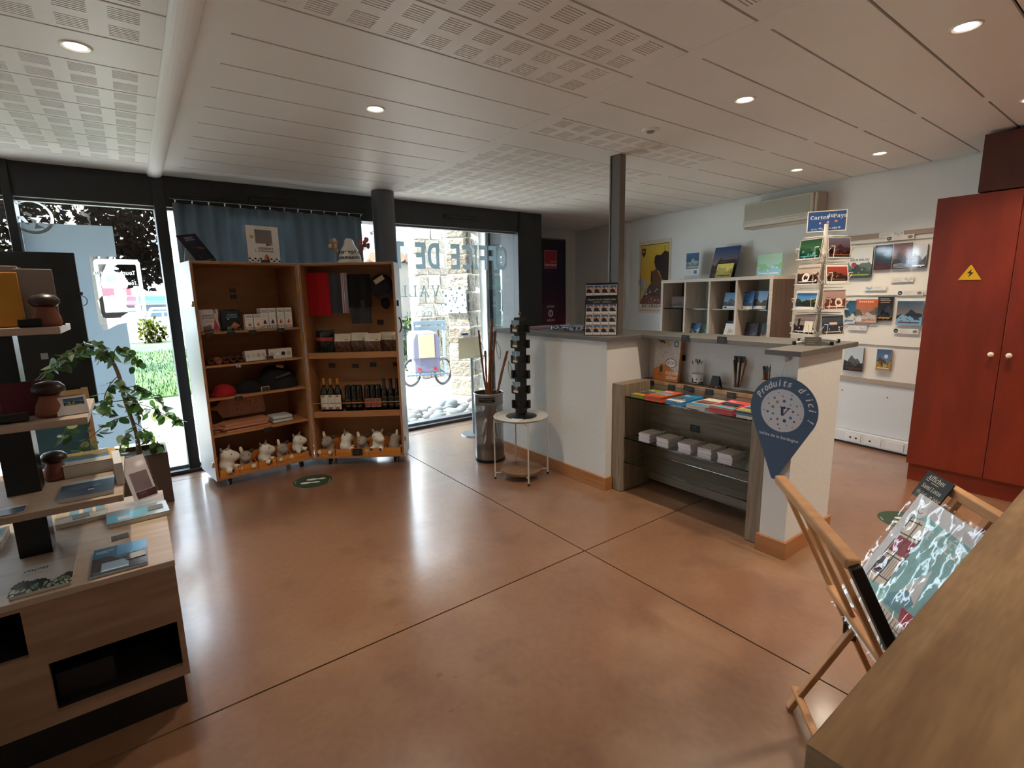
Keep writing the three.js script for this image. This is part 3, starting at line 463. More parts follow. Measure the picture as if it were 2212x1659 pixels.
// fourth shelf: wooden boards and folded linen
M.boardWood = std({ map: woodTex([196, 138, 104], [184, 126, 94], [172, 114, 84], 131, 30), roughness: 0.7 });
const boardShape = shape([[-0.17, -0.09], [0.16, -0.09], [0.175, -0.075], [0.175, 0.075], [0.16, 0.09], [-0.13, 0.09], [-0.2, 0.02], [-0.24, 0.012], [-0.24, -0.012], [-0.2, -0.02]]);
const boardGeo = ext(boardShape, 0.012, 0.002); muv(boardGeo, 0.5); boardGeo.rotateX(-Math.PI / 2);
seed(31); for (let i = 0; i < 5; i++) put(lf, 0.28 + rr(-0.012, 0.02), 0.4302 + i * 0.0125, -0.15 + rr(-0.02, 0.02), 'wooden_board', 'orange-brown wooden board in the flat stack on the trunk shelf', 'board', boardGeo, M.boardWood, 'stacked wooden boards in the trunk', LRY + rr(-0.06, 0.06));
{ const engrave = art(260, 150, (c, w, h) => { c.fillStyle = '#c48a68'; c.fillRect(0, 0, w, h); seed(3); c.fillStyle = '#8a3f26'; for (let i = 0; i < 7; i++) for (let j = 0; j < 9; j++) if (rnd() < 0.6) c.fillRect(60 + i * 26 + rr(-4, 4), 18 + j * 13, rr(4, 9), rr(5, 12)); });
  const b = thing('wooden_board', 'wooden board with burnt lettering leaning behind the stacked boards', 'board', lf(0.33, 0.498, -0.3), LRY); const g = boardGeo.clone(); g.rotateX(Math.PI / 2); g.translate(0, 0.09, 0); const m = part(b, 'board', g, M.boardWood); m.rotation.x = -0.3; const e = part(b, 'burnt_lettering', card(0.26, 0.15, 0.001, engrave, 0.02, 0.5), engrave.mat); e.position.set(0.02, 0.018, 0.008); e.rotation.x = -0.3; }
for (let i = 0; i < 2; i++) put(lf, 0.565, 0.431 + i * 0.03, -0.14, 'folded_linen', i ? 'upper grey-white folded linen cloth on the trunk shelf' : 'lower grey-white folded linen cloth on the trunk shelf', 'cloth', jitter(RB(0.175 - i * 0.012, 0.028, 0.16, 0, 0.0145, 0, 0.012), 0.0012, 40, 4 + i), M.linen, null, LRY + 0.04 - i * 0.05);
// --- soft toys in their card trays ---
M.furWhite = std({ color: 0xe2ddd4, roughness: 1, bumpMap: dtex(128, 128, (u, v) => vnoise(u, v, 40, 40, 3), false), bumpScale: 0.002 }); M.furGrey = std({ color: 0x9d9186, roughness: 1 }); M.furCream = std({ color: 0xe4d8bf, roughness: 1 }); M.furDark = std({ color: 0x47403a, roughness: 1 }); M.eye = flat(0x08080a, 0.15);
function toyGoat() {
  const t = thing('soft_toy', 'white plush goat with grey ears', 'soft toy');
  part(t, 'body', jitter(solid((x, y, z) => { let d = ell(x, y, z, 0, 0.05, 0, 0.055, 0.055, 0.05); d = smin(d, ell(x, y, z, 0, 0.125, 0.015, 0.05, 0.048, 0.048), 0.03); d = smin(d, ell(x, y, z, 0.035, 0.108, 0.045, 0.038, 0.034, 0.034), 0.025); for (const s of [-1, 1]) d = smin(d, ell(x, y, z, s * 0.042, 0.022, 0.052, 0.022, 0.022, 0.03), 0.012); return d; }, [0, 0.09, 0.01], 0.12, 30), 0.0012, 160, 2), M.furWhite);
  for (const s of [-1, 1]) { part(t, 'ear', T(S(0.022, 0, 0, 0, 0.55, 1.3, 0.35, 12), s * 0.038, 0.17, 0.0, 0.1, 0, -s * 0.5), M.furGrey); part(t, 'paw_pad', T(S(0.014, 0, 0, 0, 1, 1, 0.3, 12), s * 0.042, 0.022, 0.081), M.furDark); }
  part(t, 'forelock', T(S(0.022, 0, 0, 0, 1, 0.7, 0.8, 12), 0, 0.166, 0.02), M.furGrey); part(t, 'eye', S(0.005, 0.028, 0.138, 0.058, 1, 1, 0.7, 10), M.eye); part(t, 'eye', S(0.005, -0.016, 0.138, 0.061, 1, 1, 0.7, 10), M.eye); return t;
}
function toyDonkey() {
  const t = thing('soft_toy', 'grey plush donkey with cream ears', 'soft toy');
  part(t, 'body', jitter(solid((x, y, z) => { let d = ell(x, y, z, 0, 0.045, 0, 0.05, 0.05, 0.045); d = smin(d, ell(x, y, z, 0, 0.108, 0.02, 0.047, 0.042, 0.045), 0.03); d = smin(d, ell(x, y, z, 0, 0.092, 0.052, 0.032, 0.028, 0.03), 0.02); for (const s of [-1, 1]) d = smin(d, ell(x, y, z, s * 0.05, 0.02, 0.05, 0.024, 0.024, 0.032), 0.012); return d; }, [0, 0.075, 0.01], 0.115, 30), 0.0012, 160, 7), M.furGrey);
  part(t, 'ear', T(S(0.018, 0, 0, 0, 0.8, 1.9, 0.4, 12), -0.028, 0.162, 0.015, 0, 0, 0.15), M.furCream); part(t, 'ear', T(S(0.018, 0, 0, 0, 1.6, 1.0, 0.5, 12), 0.048, 0.14, 0.0, 0, 0, 0.5), M.furDark);
  for (const s of [-1, 1]) { part(t, 'paw_pad', T(S(0.019, 0, 0, 0, 1, 1, 0.3, 12), s * 0.05, 0.02, 0.081), M.furCream); part(t, 'eye', S(0.0045, s * 0.022, 0.12, 0.062, 1, 1, 0.7, 10), M.eye); } return t;
}
const goat = toyGoat(), donk = toyDonkey();
M.cardOrange = std({ map: dtex(256, 256, (u, v) => mixc([212, 132, 52], [196, 116, 42], fbm(u, v, 5, 5, 88, 4))), roughness: 0.7 });
const trayArt = art(220, 110, (c, w, h) => { c.fillStyle = '#cf8434'; c.fillRect(0, 0, w, h); c.strokeStyle = '#a86422'; c.lineWidth = 3; c.strokeRect(6, 6, w - 12, h - 12); c.fillStyle = '#b06a26'; for (let i = 0; i < 14; i++) c.fillRect(26 + i * 12, 64 + (i % 3) * 3, 8, 20); c.fillStyle = '#b9bec6'; c.fillRect(186, 12, 16, 20); });
function tray(fn, u, ry, lab, k, w = 0.144) {
  const t = thing('toy_tray', lab, 'card tray', fn(u, 0.0845, -0.085), ry, 'orange card toy trays'); part(t, 'front', card(w - 0.004, 0.062 + 0.004 * (k % 2), 0.003, trayArt, 0.5, 0.2), trayArt.mat).position.z = 0.07; part(t, 'bin', [BB(-w / 2 + 0.001, -w / 2 + 0.004, 0, 0.06, -0.07, 0.068), BB(w / 2 - 0.004, w / 2 - 0.001, 0, 0.06, -0.07, 0.068), BB(-w / 2, w / 2, 0, 0.003, -0.07, 0.068), BB(-w / 2, w / 2, 0, 0.13, -0.073, -0.07)], M.cardOrange);
}
let first = { g: true, d: true };
const toySet = [[lf, 0.1, 0, 'g', 'white plush goat drooping sideways in the end tray beside the trunk latch', LRY + 0.7, 1.08], [lf, 0.245, 0, 'd', 'grey plush donkey with one cream ear up beside the drooping goat', LRY - 0.2, 0.95], [lf, 0.39, 0, 'g', 'white plush goat in profile in the middle tray of the trunk left half', LRY + 0.75, 0.98], [lf, 0.535, 0, 'd', 'grey plush donkey under the folded linen shelf', LRY + 0.1, 0.95], [lf, 0.67, 0.03, 'g', 'white plush goat sitting high against the trunk hinge side', LRY + 0.5, 0.9],
  [rf, 0.1, 0, 'd', 'grey plush donkey with cream soles hanging over its tray', RRY - 0.2, 1.0], [rf, 0.25, 0, 'g', 'white plush goat slumped backwards with its label showing', RRY + 1.9, 1.0], [rf, 0.4, 0, 'd', 'grey plush donkey behind the chalk price sign', RRY + 0.2, 0.95], [rf, 0.545, 0.01, 'g', 'white plush goat facing front in the trunk right half', RRY - 0.1, 0.98], [rf, 0.685, 0, 'd', 'grey plush donkey turned round in the last tray', RRY + 2.6, 0.98]];
toySet.forEach(([fn, u, dy, k, lab, ry, s], i) => {
  tray(fn, u + (fn === lf ? 0.0 : 0.0), fn === lf ? LRY : RRY, fn === lf ? 'orange card tray holding a toy in the trunk left half' : 'orange card tray holding a toy in the trunk right half', i, 0.143);
  const p = fn(u, 0.105 + dy, -0.085); let t;
  if (first[k]) { t = k === 'g' ? goat : donk; t.position.set(...p); t.rotation.y = ry; t.userData.label = lab; t.userData.group = 'plush toys in the trunk'; first[k] = false; } else t = dup(k === 'g' ? goat : donk, p, ry, lab, 'plush toys in the trunk');
  t.scale.setScalar(s);
});
// --- right half: knitwear, biscuit bags, bottles ---
M.knitRed = std({ color: 0xb3141f, roughness: 1, bumpMap: dtex(128, 128, (u, v) => Math.abs(Math.sin(u * 120)), false), bumpScale: 0.001 });
const knit = art(160, 360, (c, w, h) => { c.fillStyle = '#23242b'; c.fillRect(0, 0, w, h); c.fillStyle = '#4a4b54'; for (let j = 0; j < 60; j++) for (let i = 0; i < 16; i++) if ((i + j) % 2) c.fillRect(i * 6, j * 6, 4, 4); c.fillStyle = '#a9adb4'; c.fillRect(100, 0, 12, h); c.fillStyle = '#b01f2a'; c.fillRect(112, 0, 7, h); c.fillStyle = '#d9dade'; c.fillRect(119, 0, 6, h); c.fillStyle = '#b01f2a'; c.fillRect(125, 0, 6, h); c.fillStyle = '#84888f'; c.fillRect(131, 0, 29, h); });
function drape(w, h, sd, t = 0.02) { const g = new THREE.BoxGeometry(w, h, t, 20, 8, 2).toNonIndexed(); const p = g.attributes.position; for (let i = 0; i < p.count; i++) { const x = p.getX(i), y = p.getY(i); p.setZ(i, p.getZ(i) + 0.006 * Math.sin(x * 70 + sd) + 0.004 * Math.sin(x * 31 + y * 6 + sd)); } g.computeVertexNormals(); return g; }
put(rf, 0.115, 1.51, -0.13, 'scarf', 'bright red knitted scarf hanging in the trunk right half', 'scarf', drape(0.19, 0.36, 1, 0.03), M.knitRed, null, RRY);
{ const g = drape(0.16, 0.34, 3); cellBy(g, knit, (x, y) => [x / 0.16 + 0.5, y / 0.34 + 0.5]); put(rf, 0.29, 1.515, -0.12, 'scarf', 'dark scarf with red and white stripes hanging in the trunk', 'scarf', g, knit.mat, null, RRY); }
{ const s = thing('scarf', 'black scarf with charcoal lower end hanging in the trunk', 'scarf', rf(0.465, 1.47, -0.11), RRY); part(s, 'upper_length', drape(0.19, 0.28, 4, 0.03).translate(0, 0.06, 0), M.blackCloth); part(s, 'lower_length', drape(0.165, 0.2, 6, 0.02).translate(0, -0.12, -0.004), std({ color: 0x3b3d42, roughness: 1 })); }
{ const h = thing('knitted_hat', 'dark knitted hat with paper label hanging upside down in the trunk', 'hat', rf(0.66, 1.56, -0.12), RRY); const g = S(0.1, 0, 0, 0, 1, 1.05, 0.6, 24); jitter(g, 0.004, 40, 3); const c = part(h, 'crown', g, std({ color: 0x1f1f26, roughness: 1 })); c.rotation.z = 0.35; const b = part(h, 'brim', jitter(RB(0.16, 0.04, 0.1, 0.02, -0.08, 0.0, 0.018), 0.002, 60), std({ color: 0x2c2b31, roughness: 1 })); b.rotation.z = 0.35; part(h, 'ear_flap', T(S(0.05, 0, 0, 0, 0.8, 1, 0.4, 14), 0.02, -0.14, 0, 0, 0, 0.2), M.blackCloth); const l = part(h, 'paper_label', B(0.09, 0.04, 0.002, 0, 0, 0), flat(0xb9a690, 0.8)); l.position.set(-0.01, 0.06, 0.066); l.rotation.z = 0.55; }
const bis = (hd, body) => art(160, 160, (c, w, h) => { c.fillStyle = body; c.fillRect(0, 0, w, h); seed(hd.length); blobs(c, 0, 60, w, 100, 70, ['#5b3a2a', '#7a543c', '#41291f', '#8a6a52'], 3, 9); c.fillStyle = hd; c.fillRect(0, 0, w, 62); lines(c, 50, 20, 90, 3, 12, '#8f8672'); c.fillStyle = '#5c8f4a'; c.fillRect(110, 46, 22, 8); });
const bisA = bis('#d8ceb4', '#5a3e30'), bisD = art(160, 200, (c, w, h) => { c.fillStyle = '#171a18'; c.fillRect(0, 0, w, h); c.fillStyle = '#0b0b0c'; c.fillRect(0, 0, w, 60); c.fillStyle = '#b8423a'; c.fillRect(0, 62, w, 30); seed(9); blobs(c, 0, 95, w, 100, 60, ['#20291f', '#2f3b2c', '#11150f'], 5, 12); });
put(rf, 0.135, 0.995, -0.12, 'biscuit_bag', 'black sachet with red band standing on the trunk shelf', 'bag', sachet(0.15, 0.205, 0.06, bisD), bisD.gloss, null, RRY);
[[0.29, -0.12, 'brown biscuit bag with cream header next to the black sachet'], [0.435, -0.13, 'brown biscuit bag with cream header second from the black sachet'], [0.56, -0.09, 'brown biscuit bag overlapping in front of its neighbours'], [0.685, -0.15, 'brown biscuit bag tucked into the trunk corner']].forEach(([u, d, lab], i) => put(rf, u, 0.995, d, 'biscuit_bag', lab, 'bag', sachet(0.145, 0.17 + 0.006 * (i % 2), 0.055, bisA), bisA.gloss, 'biscuit bags on the trunk shelf', RRY + (i % 2 ? 0.06 : -0.05)));
M.bottle = phys({ color: 0x060607, roughness: 0.12, clearcoat: 0.6 }); M.capsule = flat(0xa9702c, 0.4);
const wineLab = art(90, 150, (c, w, h) => { c.fillStyle = '#ddd8cc'; c.fillRect(0, 0, w, h); c.fillStyle = '#a9752f'; c.fillRect(26, 4, 36, 20); c.fillRect(16, 122, 50, 28); c.strokeStyle = '#5a554c'; c.lineWidth = 2; c.beginPath(); c.moveTo(20, 50); c.quadraticCurveTo(60, 40, 56, 64); c.lineTo(46, 100); c.stroke(); }), roseLab = art(60, 100, (c, w, h) => { c.fillStyle = '#8e5450'; c.fillRect(0, 0, w, h); c.strokeStyle = '#caa79a'; c.lineWidth = 3; c.strokeRect(5, 6, w - 10, h - 12); }), darkLab = art(60, 100, (c, w, h) => { c.fillStyle = '#101311'; c.fillRect(0, 0, w, h); c.strokeStyle = '#b8934a'; c.lineWidth = 3; c.beginPath(); c.moveTo(6, 30); c.lineTo(30, 8); c.lineTo(54, 30); c.stroke(); c.strokeRect(20, 84, 26, 6); txt(c, 'huile', 30, 56, 15, '#8b8a80', 'serif', 'center'); });
const patch = (r, y0, y1, a, arc = 1.9) => { const g = new THREE.CylinderGeometry(r, r, y1 - y0, 16, 1, true, -arc / 2, arc); inCell(g, a); g.translate(0, (y0 + y1) / 2, 0); return g; };
const wineGeo = L([[0, 0], [0.034, 0], [0.036, 0.006], [0.036, 0.17], [0.032, 0.19], [0.016, 0.22], [0.0135, 0.24], [0.0135, 0.3], [0, 0.3]], 28), capGeo = L([[0.0143, 0.245], [0.0143, 0.302], [0, 0.302]], 20), midGeo = L([[0, 0], [0.026, 0], [0.028, 0.006], [0.028, 0.2], [0.024, 0.23], [0.018, 0.236], [0, 0.236]], 24), slimGeo = L([[0, 0], [0.029, 0], [0.031, 0.006], [0.031, 0.16], [0.026, 0.19], [0.016, 0.205], [0.015, 0.285], [0, 0.285]], 24);
[0.095, 0.155, 0.215].forEach((u, i) => { const b = thing('wine_bottle', 'dark wine bottle with white label and amber capsule on the trunk shelf', 'bottle', rf(u, 0.4742, -0.1), RRY, 'wine bottles in the trunk'); part(b, 'glass_body', wineGeo, M.bottle); part(b, 'capsule', capGeo, M.capsule); part(b, 'label', patch(0.0366, 0.025, 0.155, wineLab), wineLab.mat); });
[0.305, 0.357, 0.405].forEach((u) => { const b = thing('oil_bottle', 'short black oil bottle with black and gold label in the trunk', 'bottle', rf(u, 0.4742, -0.1), RRY, 'short oil bottles in the trunk'); part(b, 'glass_body', midGeo, M.bottle); part(b, 'label', patch(0.0286, 0.04, 0.115, darkLab), darkLab.mat); });
[0.475, 0.523, 0.571].forEach((u) => { const b = thing('oil_bottle', 'short black bottle with rose-brown label in the trunk', 'bottle', rf(u, 0.4742, -0.1), RRY, 'rose-labelled bottles in the trunk'); part(b, 'glass_body', midGeo, M.bottle); part(b, 'label', patch(0.0286, 0.035, 0.115, roseLab), roseLab.mat); });
[0.625, 0.685, 0.74].forEach((u) => { const b = thing('oil_bottle', 'slim-necked black oil bottle at the trunk edge', 'bottle', rf(u, 0.4742, -0.1), RRY, 'slim oil bottles in the trunk'); part(b, 'glass_body', slimGeo, M.bottle); part(b, 'label', patch(0.0316, 0.045, 0.14, darkLab), darkLab.mat); });
// --- on top of the trunk ---
const folder = art(200, 260, (c, w, h) => { c.fillStyle = '#161022'; c.fillRect(0, 0, w, h); txt(c, 'PIERROT', w / 2, 40, 22, '#b9bac4', 'sans-serif', 'center', 'bold'); txt(c, 'GOURMAND', w / 2, 58, 17, '#b9bac4', 'sans-serif', 'center', 'bold'); c.fillStyle = '#7a3a2c'; c.beginPath(); c.ellipse(140, 130, 46, 12, 0.2, 0, 7); c.fill(); c.fillStyle = '#6f6a78'; c.fillRect(56, 118, 26, 3); c.fillStyle = '#9a6a40'; c.fillRect(60, 190, 6, 30); checks(c, 0, 240, w, 20, 1); });
{ const b = thing('display_folder', 'dark purple sweet folder leaning on top of the trunk', 'folder', lf(0.17, 1.7645, -0.2), LRY + 0.55); const m = part(b, 'cover', card(0.2, 0.25, 0.006, folder), folder.mat); m.rotation.x = -0.55; m.rotation.z = 0.22; m.position.y = 0.004; part(b, 'support', T(B(0.08, 0.17, 0.004, 0, 0.085, 0), 0, 0, -0.19, 0.25), folder.mat); }
const giftBox = art(320, 400, (c, w, h) => { c.fillStyle = '#eeece6'; c.fillRect(0, 0, w, h); txt(c, 'LA SUCETTE GOURMANDE', w / 2, 24, 13, '#a9a59c', 'sans-serif', 'center'); c.fillStyle = '#6f6a63'; c.fillRect(84, 40, 166, 146); c.fillStyle = '#8d8983'; c.beginPath(); c.arc(166, 120, 50, 0, 7); c.fill(); c.fillStyle = '#8b4a2b'; c.beginPath(); c.moveTo(180, 180); c.lineTo(262, 196); c.lineTo(190, 214); c.fill(); c.fillStyle = '#c9a24a'; c.beginPath(); c.arc(50, 122, 18, 0, 7); c.fill(); txt(c, 'PIERROT', 180, 254, 36, '#1b1b1f', 'sans-serif', 'center', 'bold'); txt(c, 'GOURMAND', 180, 278, 27, '#1b1b1f', 'sans-serif', 'center', 'bold'); lines(c, 90, 298, 160, 2, 10, '#c2beb4'); c.fillStyle = '#d8a63a'; c.fillRect(74, 246, 8, 40); checks(c, 0, 340, w, 12, 3); lolly(c, 180, 342, 46, '#e08a3a', '#c2333b'); });
{ const b = thing('gift_box', 'tall white sweet gift box with checkered foot on top of the trunk', 'box', lf(0.56, 1.7645, -0.14), LRY + 0.12); part(b, 'carton', card(0.26, 0.295, 0.07, giftBox), giftBox.mat); part(b, 'window', B(0.134, 0.106, 0.002, 0.005, 0.212, 0.0365), phys({ color: 0x9a968f, roughness: 0.15, transmission: 0.35, thickness: 0 })); part(b, 'price_tag', tag(0.07, 0.045, 5), slates[5].mat).position.set(-0.02, -0.022, 0.085); }
{ const b = thing('lolly_stand', 'glossy white lollipop stand with lettering and wrapped lollies on the trunk', 'lolly stand', rf(0.4, 1.7645, -0.12), RRY), ceram = phys({ color: 0xeeeae2, roughness: 0.18, clearcoat: 0.5 });
  part(b, 'pedestal', L([[0, 0], [0.105, 0], [0.108, 0.012], [0.095, 0.02], [0.09, 0.06], [0.07, 0.11], [0.045, 0.15], [0.035, 0.19], [0.022, 0.205], [0, 0.208]], 36), ceram);
  const l1 = part(b, 'lettering', word('PIERROT', fBold, 0.026, 1, false, 0.004).translate(-0.068, 0.062, 0.084), M.black), l2 = part(b, 'lettering', word('GOURMAND', fBold, 0.024, 0.95, false, 0.004).translate(-0.075, 0.028, 0.09), M.black); l1.rotation.x = -0.12;
  seed(77); const cols = [flat(0xc98a6a, 0.5), flat(0xb9655a, 0.5), flat(0xd6c9b8, 0.4), flat(0x8a5a44, 0.5)];
  for (let i = 0; i < 26; i++) { const s = i % 2 ? 1 : -1, a = [s * 0.075, 0.075, rr(-0.02, 0.03)], t = [s * rr(0.1, 0.18), rr(0.12, 0.2), rr(-0.05, 0.06)]; const g = part(b, 'lolly', [rod(a, t, 0.002, 5), S(0.014, ...t, 1, 1.3, 0.7, 8)], cols[i % 4]); } }
// ================= reception counter =================
const FX = -Math.PI / 2;   // facing the shop (-x); local x runs along +z
{
  const c = thing('reception_counter', 'white plastered reception counter with grey worktop and wooden skirting', 'counter');
  part(c, 'counter_body', muv(BB(2.712, 3.2, 0, 1.13, -3.92, -2.5)), M.plaster); part(c, 'back_panel', muv(BB(3.2, 3.268, 0, 1.13, -2.5, -1.33)), M.plaster); part(c, 'end_panel', muv(BB(2.728, 3.27, 0, 1.13, -1.33, -1.19)), M.plaster);
  const top = shape([[2.67, 3.96], [3.42, 3.96], [3.42, 1.165], [2.69, 1.165], [2.69, 1.35], [3.035, 1.35], [3.035, 2.455], [2.67, 2.455]].map(([x, z]) => [x, z])); const g = ext(top, 0.028, 0.002); g.rotateX(-Math.PI / 2); g.translate(0, 1.1302, 0); muv(g, 0.8); part(c, 'worktop', g, M.counterTop);
  for (const [a] of [[[2.696, 2.711, 0, 0.1, -3.92, -2.485]], [[2.711, 2.77, 0, 0.1, -2.499, -2.485]], [[2.713, 2.727, 0, 0.1, -1.345, -1.175]], [[2.727, 3.285, 0, 0.1, -1.189, -1.175]], [[3.271, 3.285, 0, 0.1, -1.33, -1.19]], [[2.727, 2.773, 0, 0.1, -1.345, -1.331]]]) part(c, 'skirting', muv(RBB(...a, 0.002)), M.plinthWood);
}
// oak shelf unit in the recess
{
  const s = thing('oak_shelf_unit', 'grey oak open unit with three glass shelves built into the counter', 'shelf unit'); const x0 = 2.776, x1 = 3.198;
  part(s, 'end_block', muv(RBB(x0, x1, 0.004, 0.816, -2.497, -2.4, 0.002), 1, true), M.oakGrey); part(s, 'end_block', muv(RBB(x0, x1, 0.004, 0.816, -1.44, -1.348, 0.002), 1, true), M.oakGrey);
  part(s, 'back_board', muv(BB(3.092, 3.11, 0.035, 0.79, -2.4, -1.44), 1), M.oakGrey); part(s, 'ledge', muv(RBB(3.09, x1, 0.79, 0.816, -2.4, -1.44, 0.002), 1, true), std({ map: M.oakTable.map, roughness: 0.55 }));
  for (const y of [0.722, 0.412, 0.228]) part(s, 'glass_shelf', BB(2.8, 3.091, y, y + 0.008, -2.399, -1.441), M.glassShelf);
  let k = 0; for (const [z, y, w] of [[-2.415 + 0.02, 0.776, 0.058], [-2.21, 0.765, 0.055], [-2.07, 0.775, 0.085], [-1.907, 0.774, 0.06], [-1.748, 0.774, 0.062]]) { const m = part(s, 'price_tag', tag(w, 0.038, k++), slates[0].mat); m.position.set(3.086, y, z); m.rotation.set(0, FX, k === 3 ? -0.12 : 0, 'YXZ'); }
  const m = part(s, 'price_tag', tag(0.075, 0.05, 3), slates[3].mat); m.position.set(3.088, 0.49, -2.005); m.rotation.y = FX;
}
// loose slates on the counter
[[3.19, 0.972, -2.215, 0.082, 'chalk price slate stuck to the white panel beside the tall poster box'], [3.19, 1.0, -1.765, 0.07, 'chalk price slate above the vase of brown sticks'], [3.03, 1.133, -2.07, 0.062, 'chalk price slate on the worktop edge near the poster box'], [3.03, 1.137, -1.8, 0.065, 'chalk price slate on the worktop edge under the festival leaflet']].forEach(([x, y, z, w, lab], i) => { solo('price_slate', lab, 'price sign', card(w, 0.042, 0.004, slates[i + 1], 0.02, 0.02), slates[0].mat, [x - 0.003, y, z], FX, 'chalk price slates on the counter'); });
// poster box
const pg = art(220, 320, (c, w, h) => { c.fillStyle = '#cfc8c4'; c.fillRect(0, 0, w, h); seed(8); for (let i = 0; i < 260; i++) { c.strokeStyle = ['#8e8886', '#a39d9a', '#716c6b'][i % 3]; c.lineWidth = 1.2; c.beginPath(); const x = rnd() * w, y = rnd() * h * 0.8; c.moveTo(x, y); c.quadraticCurveTo(x + rr(-18, 18), y + rr(-14, 14), x + rr(-22, 22), y + rr(-14, 14)); c.stroke(); } c.fillStyle = '#c9762c'; c.beginPath(); c.moveTo(0, h); c.lineTo(0, 236); c.lineTo(86, 196); c.lineTo(170, 232); c.lineTo(w, 270); c.lineTo(w, h); c.fill(); for (const [x, y, r, col] of [[10, 4, 0.5, '#2d5a4c'], [40, -2, 0.7, '#8a2f26'], [92, 0, 1.1, '#d2b43a']]) { c.save(); c.translate(x, y); c.rotate(r); c.fillStyle = col; c.fillRect(0, 0, 62, 13); c.restore(); } c.strokeStyle = '#2f6b42'; c.lineWidth = 8; c.beginPath(); c.arc(182, 44, 18, 0, 7); c.stroke(); c.fillStyle = '#eee9e2'; c.beginPath(); c.ellipse(148, 186, 46, 32, 0, 0, 7); c.fill(); c.strokeStyle = '#16222b'; c.lineWidth = 4; c.stroke(); txt(c, 'LE LOT', 148, 194, 24, '#131a20', 'sans-serif', 'center', 'bold italic'); lines(c, 118, 172, 60, 1, 8, '#333'); lines(c, 118, 206, 60, 1, 8, '#333'); c.fillStyle = '#2a3a30'; c.fillRect(52, 216, 28, 40); c.fillRect(50, 262, 6, 24); c.fillRect(74, 262, 6, 24); c.beginPath(); c.arc(66, 206, 8, 0, 7); c.fill(); txt(c, 'POSTER', 104, 270, 30, '#efe3d2', 'sans-serif', 'left', 'bold italic'); txt(c, 'GÉANT', 112, 302, 30, '#efe3d2', 'sans-serif', 'left', 'bold italic'); });
{ const b = solo('poster_box', 'tall grey and orange giant poster box leaning on the counter ledge', 'box', card(0.215, 0.32, 0.03, pg, 0.3, 0.05), pg.mat, [3.128, 0.818, -2.29], FX); b.rotation.order = 'YXZ'; b.rotation.x = -0.1; }
// cup of thin pens
const cupArt = art(200, 110, (c, w, h) => { c.fillStyle = '#8d8b88'; c.fillRect(0, 0, w, h); view(c, 0, 0, w, h, ['#d8dcdd', '#c7c9c6', '#3d3f44', '#2a2527', '#d8d2c6'], 4); c.fillStyle = '#e6e2da'; c.fillRect(60, 34, 70, 46); c.fillStyle = '#222'; c.fillRect(76, 44, 8, 12); c.fillRect(104, 44, 8, 12); seed(3); blobs(c, 0, 82, w, 26, 30, ['#7a2a30', '#2d2f3c', '#3c2b2a'], 4, 9); });
{ const t = thing('pen_cup', 'clear printed cup of black and white pens on the counter ledge', 'pen cup', [3.145, 0.817, -2.04]); part(t, 'cup', L([[0, 0], [0.034, 0], [0.036, 0.004], [0.038, 0.1], [0.0365, 0.1], [0.034, 0.006], [0, 0.006]], 28), M.clear); const g = new THREE.CylinderGeometry(0.0385, 0.0372, 0.075, 28, 1, true); inCell(g, cupArt); g.rotateY(2.6); g.translate(0, 0.044, 0); part(t, 'printed_sleeve', g, cupArt.mat); }
seed(14); for (let i = 0; i < 12; i++) { const a = rnd() * 6.28, r = rr(0.004, 0.02); const p = thing('pen', 'thin black and white pen standing in the printed cup', 'pen', [3.145 + r * Math.cos(a), 0.825, -2.04 + r * Math.sin(a)], 0, 'pens in the printed cup'); const t = [r * Math.cos(a) * 0.9, rr(0.135, 0.155), r * Math.sin(a) * 0.9]; part(p, 'barrel', rod([0, 0, 0], t, 0.0026, 6), M.white); part(p, 'tip', rod(t, [t[0] * 1.15, t[1] + 0.022, t[2] * 1.15], 0.0028, 6), i % 3 ? M.black : flat(0x5a2020, 0.5)); }
// folding chalk board
{ const t = thing('folding_slate', 'small black A-frame chalk board on the counter ledge', 'price sign', [3.14, 0.817, -1.893], FX); const s = shape([[-0.036, 0], [-0.026, 0], [-0.021, 0.016], [0.021, 0.016], [0.026, 0], [0.036, 0], [0.026, 0.083], [-0.026, 0.083]]); const g = ext(s, 0.003); const a = part(t, 'leaf', g, M.black); a.position.z = 0.022; a.rotation.x = -0.22; const b = part(t, 'leaf', g.clone(), M.black); b.position.z = -0.022; b.rotation.x = 0.22; }
// glass vase with brown sticks and its slate
{ const t = thing('glass_vase', 'flared clear glass vase on the counter ledge', 'vase', [3.15, 0.817, -1.755]); part(t, 'bowl', L([[0, 0], [0.034, 0], [0.036, 0.004], [0.022, 0.012], [0.03, 0.04], [0.042, 0.125], [0.0405, 0.125], [0.028, 0.042], [0.012, 0.02], [0, 0.018]], 32), M.clear); }
const stickSet = [[-0.012, 0.02, 0.0, 0.012, 0x5c3d22], [0.008, 0.022, 0.01, 0.012, 0x4d331d], [0.02, 0.018, 0.034, 0.01, 0x8a5a2a], [0.0, -0.01, -0.02, 0.01, 0x6b4a2a]];
stickSet.forEach(([z, x, lean, w, col], i) => { const m = solo('vanilla_tube', 'flat brown stick packet standing in the glass vase', 'packet', bar([0, 0, 0], [0.0, 0.2 - i * 0.006, lean], w * 2, 0.006), flat(col, 0.45), [3.15 + x * 0.4, 0.838, -1.755 + z], 0, 'brown packets in the vase'); });
